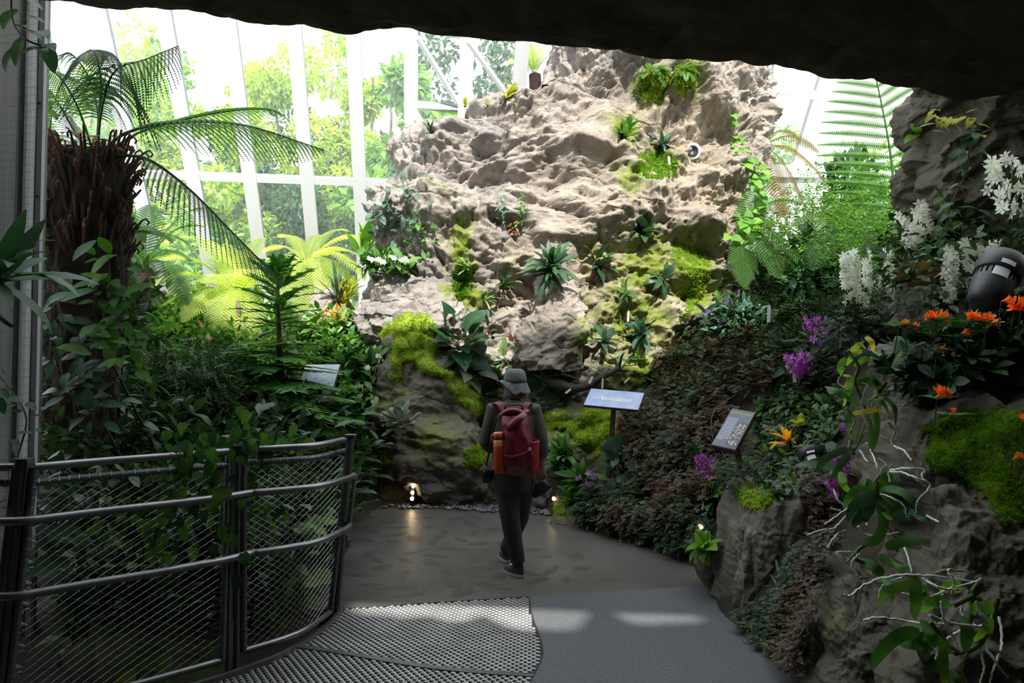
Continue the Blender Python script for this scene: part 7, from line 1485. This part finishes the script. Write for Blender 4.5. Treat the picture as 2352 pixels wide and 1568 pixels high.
plant_tag('grey weathered tag hanging above the magenta orchids', 1766, 720, 8.0, 8, 40, .05)
plant_tag('small white tag under the lowest magenta orchid cluster', 1825, 868, 6.8, 8, 20, -.1)
plant_tag('tiny white tag beside the left post of the dark text sign', 1614, 1165, 5.9, 5, 12, .3)
# pale planter kerb by the glass on the right
mb = MB(); c = at(1850, 415, 12.6); mb.box((c.x, 12.9, c.z-.6), (1.5, .5, 1.5)); mb.box((c.x-.05, 12.62, c.z+.12), (1.7, .12, .12)); tag(mb.build('trim_20', M['white_frame']), kind='structure')

# ================================================================== THE PERSON
Yp = 5.8
def Pp(px, py, dy=0): return at(px, py, Yp+dy)
def remeshed(name, mb, mat, parent, vox=.009, smooth=6):
    o = mb.build(name, mat, parent, smooth=True); r = o.modifiers.new('skin', 'REMESH'); r.mode = 'VOXEL'; r.voxel_size = vox; r.use_smooth_shade = True
    s = o.modifiers.new('soft', 'SMOOTH'); s.iterations = smooth; s.factor = .5; return o
M['skin'] = pm('skin', (.36, .20, .14), (.42, .25, .18), 20, .55)
M['shirt'] = pm('grey_green_shirt', (.065, .070, .062), (.10, .105, .095), 9, .85, bump=.5, bscale=9)
M['trousers'] = pm('charcoal_trousers', (.045, .047, .047), (.065, .068, .067), 7, .85, bump=.5, bscale=8)
M['hat'] = pm('grey_check_hat', (.11, .11, .12), (.20, .20, .21), 30, .9, bump=.4, bscale=40)
M['hatband'] = pm('dark_hat_band', (.05, .05, .055), rough=.9)
M['shoe'] = pm('dark_shoe', (.03, .03, .032), (.05, .05, .052), 30, .7)
M['sole'] = pm('pale_sole', (.42, .41, .39), rough=.6)
M['pack'] = pm('maroon_pack_fabric', (.14, .012, .022), (.20, .018, .03), 8, .42, spec=.5, bump=.45, bscale=12)
M['pack_red'] = pm('red_pocket_mesh', (.28, .012, .022), (.34, .02, .03), 30, .55)
M['strap'] = pm('maroon_strap', (.13, .02, .04), (.16, .03, .05), 30, .6)
M['bottle'] = pm('orange_bottle', (.42, .05, .012), (.48, .065, .015), 4, .35)
M['bottle_cap'] = pm('peach_bottle_cap', (.80, .26, .11), rough=.4)
pr = empty('person', floor_at(1182, 1326), 'person seen from behind walking in a grey hat, grey shirt and charcoal trousers', 'person')
hipL, hipR = Pp(1160, 1085), Pp(1204, 1085); kneL, kneR = Pp(1172, 1192, .02), Pp(1194, 1188, .22); ankL = floor_at(1203, 1330)+Vector((-.052, .085, .10)); ankR = floor_at(1168, 1296)+Vector((-.02, .09, .10))
shL, shR = Pp(1137, 938), Pp(1224, 940); elL, elR = Pp(1116, 1015, .02), Pp(1243, 1012, .0); wrL, wrR = Pp(1132, 1042, -.0)+Vector((0, .22, 0)), Pp(1244, 1066, .03)
neck, head = Pp(1181, 920, .02), Pp(1180, 885, .05)
b = MB()
for h_, k_, a_ in ((hipL, kneL, ankL), (hipR, kneR, ankR)): b.tube([h_+UP*.04, h_.lerp(k_, .5), k_, k_.lerp(a_, .35), a_], [.082, .072, .052, .050, .030], 12)
b.tube([Pp(1182, 1095), Pp(1182, 1060), Pp(1182, 1000), Pp(1181, 950), Pp(1181, 928)], [(.165, .11), (.155, .10), (.16, .11), (.17, .11), (.09, .08)], 16)
b.tube([Pp(1181, 935, .02), neck, head], [.062, .055, .06], 12); b.ball(head+UP*.02, .078, .098, .115, 14, 10)
b.ball(head+Vector((0, .10, -.02)), .016, .022, .02, 8, 6)                                     # nose
for s in (-1, 1): b.ball(head+Vector((s*.08, .0, -.0)), .012, .022, .032, 8, 6); b.ball(head+Vector((s*.032, .088, .012)), .014, .01, .01, 8, 5)
b.ball(head+Vector((0, .088, -.06)), .028, .012, .010, 8, 5); b.ball(head+Vector((0, .072, -.088)), .03, .03, .022, 8, 6)
for s_, e_, w_ in ((shL, elL, wrL), (shR, elR, wrR)): b.tube([s_, s_.lerp(e_, .5), e_, e_.lerp(w_, .4), w_], [.055, .050, .042, .042, .027], 10)
def hand(w, d, side, fwd, curl):
    """palm, four fingers of different length and a thumb from the side of the palm"""
    d = d.normalized(); side = side.normalized(); nrm = d.cross(side).normalized(); pc = w+d*.045
    b.tube([w, w+d*.03, w+d*.075, w+d*.09], [(.026, .018)]*1+[(.038, .016), (.042, .015), (.038, .012)], 10) if abs(side.x) > .5 else b.tube([w, w+d*.03, w+d*.075, w+d*.09], [(.018, .026), (.016, .038), (.015, .042), (.012, .038)], 10)
    for i, (o_, L) in enumerate(((-.030, .066), (-.010, .076), (.010, .071), (.029, .056))):
        p0 = w+d*.078+side*o_; p1 = p0+d*L*.45+fwd*curl*.3*L+side*o_*.25; p2 = p1+d*L*.32+fwd*curl*.55*L; p3 = p2+d*L*.23+fwd*curl*.6*L; b.tube([p0, p1, p2, p3], [.0092, .0088, .008, .006], 7)
    t0 = w+d*.028-side*.030; t1 = t0-side*.026+d*.03+fwd*.01; t2 = t1-side*.010+d*.03+fwd*.014; b.tube([t0, t1, t2], [.0125, .0105, .008], 7)
hand(wrR, Vector((.02, .02, -1)), Vector((1, .15, 0)), Vector((0, 1, 0)), .55)
hand(wrL, Vector((.35, .8, .1)), Vector((0, 0, 1)), Vector((1, 0, 0)), .8)
remeshed('body', b, M['skin'], pr, .0065, 3)
b = MB()
for s_, e_, w_, f in ((shL, elL, wrL, .75), (shR, elR, wrR, .72)): b.tube([s_+(Pp(1181, 945)-s_)*.35, s_, s_.lerp(e_, .5), e_, e_.lerp(w_, f*.5), e_.lerp(w_, f)], [.07, .078, .070, .064, .060, .048], 14)
b.tube([Pp(1180, 1088), Pp(1180, 1060), Pp(1181, 1010), Pp(1181, 960), Pp(1181, 935), Pp(1181, 918, .01)], [(.19, .135), (.185, .13), (.185, .135), (.19, .13), (.14, .105), (.068, .066)], 18)
remeshed('shirt', b, M['shirt'], pr, .011, 5)
b = MB()
b.tube([hipL+Vector((-.005, 0, .08)), hipL, hipL.lerp(kneL, .5), kneL, kneL.lerp(ankL, .5), ankL+UP*.05, ankL+UP*.012], [.10, .112, .098, .084, .076, .066, .062], 14)
b.tube([hipR+Vector((.005, 0, .08)), hipR, hipR.lerp(kneR, .5), kneR, kneR.lerp(ankR, .5), ankR+UP*.02], [.10, .108, .094, .080, .072, .066], 14)
b.tube([Pp(1181, 1125), Pp(1181, 1090), Pp(1180, 1062)], [(.15, .12), (.19, .135), (.175, .125)], 16)
remeshed('trousers', b, M['trousers'], pr, .011, 5)
for a_ in (ankL, ankR): sb = MB(); sb.tube([a_+UP*.075, a_+UP*.03, a_-UP*.03], [.048, .047, .043], 12); sb.build('sock', M['hatband'], pr, smooth=True)
def shoe(heel, dirv, L=.27):
    d = Vector((dirv[0], dirv[1], 0)).normalized(); s = Vector((-d.y, d.x, 0)); n = 14
    def ring(z, sc, x0, x1):
        out = []
        for k in range(n):
            a = 2*math.pi*k/n; t = .5-.5*math.cos(a); wv = .047*(1-.25*abs(t-.65)*1.2)*math.sin(a)*(1 if True else 0); out.append(heel+d*(x0+(x1-x0)*t)+s*wv*sc+UP*z)
        return out
    mb = MB(); V = ring(0, 1, 0, L)+ring(.012, 1.06, -.006, L+.004)+ring(.030, 1.02, -.004, L); F = [(i*n+k, i*n+(k+1) % n, (i+1)*n+(k+1) % n, (i+1)*n+k) for i in range(2) for k in range(n)]+[tuple(range(n-1, -1, -1)), tuple(2*n+k for k in range(n))]
    mb.add(V, F); so = mb.build('shoe', M['sole'], pr, smooth=False)
    mb = MB(); V = ring(.028, .98, 0, L-.004)+ring(.06, .92, .002, L-.03)+ring(.085, .75, .006, L-.11)+ring(.105, .62, .008, L-.15); F = [(i*n+k, i*n+(k+1) % n, (i+1)*n+(k+1) % n, (i+1)*n+k) for i in range(3) for k in range(n)]+[tuple(3*n+k for k in range(n))]
    mb.add(V, F); up = mb.mesh('upper', M['shoe'], True, org=parent_loc(pr)); u = link('upper', up, so)
    mb = MB()
    for t in (.42, .5, .58): mb.tube([heel+d*L*t-s*.028+UP*(.098-.05*(t-.3)), heel+d*L*t+UP*(.112-.06*(t-.3)), heel+d*L*t+s*.028+UP*(.098-.05*(t-.3))], .004, 5)
    link('laces', mb.mesh('laces', M['plastic_white'], False, org=parent_loc(pr)), so)
shoe(floor_at(1203, 1330)+Vector((0, .02, 0)), (-.55, .62), .27)
shoe(floor_at(1168, 1296)+Vector((0, .02, 0)), (-.28, .9), .27)
# hat
def hat():
    c = Pp(1183, 868, .05); mb = MB(); n = 36; V = []; F = []
    prof = [(.0, .078), (.05, .074), (.078, .058), (.090, .025), (.094, -.01), (.096, -.040)]
    for r, z in prof:
        for k in range(n): a = 2*math.pi*k/n; V.append(c+Vector((r*math.cos(a), r*1.08*math.sin(a), z+.004*math.sin(5*a)*(r/.09))))
    F = [(i*n+k, i*n+(k+1) % n, (i+1)*n+(k+1) % n, (i+1)*n+k) for i in range(len(prof)-1) for k in range(n)]; mb.add(V, F); h = mb.build('hat', M['hat'], pr, smooth=True)
    sm = h.modifiers.new('thick', 'SOLIDIFY'); sm.thickness = .004
    mb = MB(); V = []
    for z, r in ((-.040, .0985), (-.012, .0975)):
        for k in range(n): a = 2*math.pi*k/n; V.append(c+Vector((r*math.cos(a), r*1.08*math.sin(a), z)))
    mb.add(V, [(k, (k+1) % n, n+(k+1) % n, n+k) for k in range(n)]); link('hat_band', mb.mesh('hat_band', M['hatband'], True, parent_loc(pr)), h)
    mb = MB(); V = []; J = 6
    for j in range(J+1):
        t = j/J
        for k in range(n):
            a = 2*math.pi*k/n; left = max(0, -math.cos(a-.35))**3; back = max(0, -math.sin(a)); r = .094+.034*t*(1+.9*left)
            z = -.034-t*(.085+.02*back)*(1-left)+left*t*(.055-.05*t)+.008*t*math.sin(5*a+.7)+.006*t*math.sin(9*a); V.append(c+Vector((r*math.cos(a), r*1.05*math.sin(a), z)))
    mb.add(V, [(i*n+k, i*n+(k+1) % n, (i+1)*n+(k+1) % n, (i+1)*n+k) for i in range(J) for k in range(n)]); br = link('hat_brim', mb.mesh('hat_brim', M['hat'], True, parent_loc(pr)), h)
    sm = br.modifiers.new('thick', 'SOLIDIFY'); sm.thickness = .004
    mb = MB(); V = []
    for j in range(4):
        t = j/3
        for k in range(13): a = math.pi*(1.12+.76*k/12); r = .090+.012*t; V.append(c+Vector((r*math.cos(a), r*1.0*math.sin(a)-.01*t, -.045-t*.125+.006*math.sin(k*1.9)*t)))
    mb.add(V, [(i*13+k, i*13+k+1, (i+1)*13+k+1, (i+1)*13+k) for i in range(3) for k in range(12)]); nf = link('neck_flap', mb.mesh('neck_flap', M['hat'], True, parent_loc(pr)), h); sm = nf.modifiers.new('thick', 'SOLIDIFY'); sm.thickness = .004
hat()
# backpack
def backpack():
    o = empty('backpack', Pp(1192, 1085, -.22), 'maroon roll-top backpack with a red side pocket worn by the person', 'backpack'); n = 40
    rows = [(1091, 1178, 1220, .10), (1084, 1160, 1228, .19), (1060, 1154, 1231, .235), (1030, 1152, 1228, .235), (1000, 1151, 1222, .225), (970, 1151, 1216, .20), (952, 1152, 1213, .16), (944, 1154, 1211, .12)]
    V = []; zs = [(Pp(0, r[0], -.2).z, Pp(r[1], r[0], -.22).x, Pp(r[2], r[0], -.22).x, r[3]) for r in rows]; Z = np.linspace(zs[0][0], zs[-1][0], 36); A = np.array(zs); xl = np.interp(Z, A[:, 0], A[:, 1]); xr = np.interp(Z, A[:, 0], A[:, 2]); dp = np.interp(Z, A[:, 0], A[:, 3])
    for i, z in enumerate(Z):
        for k in range(n):
            a = 2*math.pi*k/n; cx, sy = math.cos(a), math.sin(a); V.append(((xl[i]+xr[i])/2+(xr[i]-xl[i])/2*math.copysign(abs(cx)**.62, cx), Yp-.155-dp[i]/2+dp[i]/2*math.copysign(abs(sy)**.62, sy), z))
    V = np.array(V); fold = fbm(V*np.array([9, 9, 5]), 3, 4)*.016+.008*np.sin(V[:, 0]*55+V[:, 2]*22); nrm = V-np.array([(xl.mean()+xr.mean())/2, Yp-.26, 0]); nrm[:, 2] = 0; nrm /= np.linalg.norm(nrm, axis=1, keepdims=True); V = V+nrm*fold[:, None]
    F = [(i*n+k, i*n+(k+1) % n, (i+1)*n+(k+1) % n, (i+1)*n+k) for i in range(35) for k in range(n)]+[tuple(range(n-1, -1, -1)), tuple(35*n+k for k in range(n))]
    link('bag', mesh_np('bag', V-np.array(o.location), F, M['pack']), o)
    mb = MB(); C = [Pp(x, y, d) for x, y, d in ((1152, 962, -.24), (1160, 950, -.27), (1180, 944, -.29), (1200, 950, -.28), (1212, 945, -.24))]; mb.tube(bez(C, 20), [(.030, .026)]+[(.038, .030)]*18+[(.026, .022)], 12); mb.build('roll_top', M['pack'], o, smooth=True)
    mb = MB(); C = [Pp(x, y, d) for x, y, d in ((1156, 972, -.30), (1168, 982, -.36), (1182, 968, -.37), (1196, 958, -.36), (1206, 950, -.32))]; mb.tube(bez(C, 16), [(.012, .03)]*16, 8); mb.build('roll_flap', M['pack'], o, smooth=True)
    mb = MB(); C = [Pp(x, y, d) for x, y, d in ((1160, 938, -.17), (1163, 930, -.2), (1180, 929, -.22), (1197, 930, -.2), (1200, 938, -.17))]; mb.tube(bez(C, 16), (.006, .010), 6) if False else mb.tube(bez(C, 16), .007, 6); mb.build('grab_handle', M['strap'], o, smooth=True)
    for pts in (((1157, 942, -.17), (1148, 928, -.14), (1138, 926, -.05), (1138, 940, .12), (1146, 1000, .17)), ((1203, 942, -.17), (1210, 928, -.14), (1216, 926, -.05), (1216, 940, .12), (1208, 1000, .17))):
        C = bez([Pp(*p) for p in pts], 18); mb = MB()
        for a_, b_ in zip(C[:-1], C[1:]): mb.beam(a_, b_+(b_-a_)*.15, .055, .014, up=Vector((0, -.6, .8)))
        smooth_edges(mb.build('shoulder_strap', M['strap'], o), .004)
    # red side pocket
    V = []; m = 14
    for z0, sc in ((1088, .7), (1075, 1.0), (1040, 1.0), (1015, 1.06), (1010, 1.04)):
        for k in range(m): a = -1.5+3.0*k/(m-1); c = Pp(1216, z0, -.26); V.append(c+Vector((.078*sc*math.cos(a), .10*math.sin(a)-.01, 0)))
    mb = MB(); mb.add(V, [(i*m+k, i*m+k+1, (i+1)*m+k+1, (i+1)*m+k) for i in range(4) for k in range(m-1)]); pk = mb.build('side_pocket', M['pack_red'], o, smooth=True); s_ = pk.modifiers.new('thick', 'SOLIDIFY'); s_.thickness = .005
    mb = MB(); mb.tube([Pp(1160, 1046, -.40), Pp(1178, 1048, -.42), Pp(1200, 1042, -.42), Pp(1218, 1032, -.38)], .003, 5); mb.build('cord', M['pack_red'], o)
    for x, y in ((1164, 1050), (1217, 1031)): mb = MB(); mb.box(Pp(x, y, -.405), (.016, .012, .022), Matrix.Rotation(.5, 3, 'Y')); mb.build('buckle', M['plastic_white'] if x > 1200 else M['black_plastic'], o)
    mb = MB(); mb.box(Pp(1189, 934, -.215), (.022, .004, .014)); mb.build('buckle', M['plastic_white'], o)
    C = bez([Pp(1218, 1085, -.2), Pp(1223, 1105, -.15), Pp(1219, 1125, -.14)], 8); mb = MB()
    for a_, b_ in zip(C[:-1], C[1:]): mb.beam(a_, b_, .02, .004, up=Vector((0, -1, 0)))
    mb.build('loose_strap', M['strap'], o)
    C = bez([Pp(1156, 1070, -.2), Pp(1136, 1075, -.1), Pp(1124, 1082, .05)], 8); mb = MB()
    for a_, b_ in zip(C[:-1], C[1:]): mb.beam(a_, b_, .012, .05, up=Vector((0, -1, 0)))
    mb.build('hip_belt', M['pack_red'], o)
backpack()
o = empty('water_bottle', Pp(1150, 1088, -.33), 'orange water bottle with a peach cap tucked at the left side of the backpack', 'bottle')
zb = Pp(0, 1087, -.33).z; zt = Pp(0, 992, -.33).z; c = Vector((Pp(1149, 1040, -.33).x, Yp-.33, zb)); H_ = zt-zb; tilt = Matrix.Rotation(-.05, 3, 'Y')
mb = MB(); mb.lathe(c, [(.001, 0), (.040, 0), (.043, .008), (.043, H_*.66), (.041, H_*.68)], 24, tilt); mb.build('bottle_body', M['bottle'], o, smooth=True)
mb = MB(); mb.lathe(c, [(.0425, H_*.645), (.0425, H_*.78), (.034, H_*.82)], 24, tilt); mb.build('collar', M['bottle_cap'], o, smooth=True)
mb = MB(); mb.lathe(c, [(.0385, H_*.835), (.0385, H_*.865)], 24, tilt); mb.build('band', M['black'], o)
mb = MB(); mb.lathe(c, [(.037, H_*.82), (.037, H_*.865), (.040, H_*.87), (.040, H_*.97), (.036, H_), (.001, H_)], 24, tilt); mb.build('cap', M['bottle_cap'], o, smooth=True)
mb = MB(); q = c+tilt @ Vector((-.040, -.0, H_*.86)); mb.tube([q+Vector((0, 0, .03)), q+Vector((-.016, 0, .02)), q+Vector((-.016, 0, -.02)), q+Vector((0, 0, -.028))], .006, 6); mb.build('carry_loop', M['bottle_cap'], o, smooth=True)
o = empty('camera_bag', Pp(1120, 1090, .02), 'small black bag slung at the left hip of the person', 'bag')
mb = MB(); mb.box(Pp(1120, 1090, .02), (.085, .13, .125)); smooth_edges(mb.build('pouch', M['black'], o), .022, 4); mb = MB(); mb.box(Pp(1119, 1080, .015), (.10, .14, .05)); smooth_edges(mb.build('flap', M['black'], o), .018, 4)
mb = MB(); mb.tube(bez([Pp(1116, 1070, .02), Pp(1122, 1045, .0), Pp(1128, 1010, -.11), Pp(1140, 960, -.135)], 14), .008, 6); mb.build('strap', M['black'], o)
mb = MB(); mb.box(Pp(1112, 1082, -.06), (.008, .006, .016)); mb.build('zip_pull', M['plastic_white'], o)
o = empty('folded_cloth', Pp(1240, 1118, .03), 'black folded cloth held low in the right hand', 'cloth')
mb = MB(); V = []; m = 20
for i in range(7):
    t = i/6
    for k in range(m): a = 2*math.pi*k/m; V.append(Pp(1240, 1106+t*32, .05)+Vector(((.02+.055*math.sin(math.pi*(t*.8+.1)))*math.cos(a)*(1+.2*math.sin(3*a+t*3))-.03*t+.02, .035*math.sin(a), .02*math.cos(a)*t)))
mb.add(V, [(i*m+k, i*m+(k+1) % m, (i+1)*m+(k+1) % m, (i+1)*m+k) for i in range(6) for k in range(m)]+[tuple(range(m-1, -1, -1)), tuple(6*m+k for k in range(m))]); mb.build('fold', M['black'], o, smooth=True)
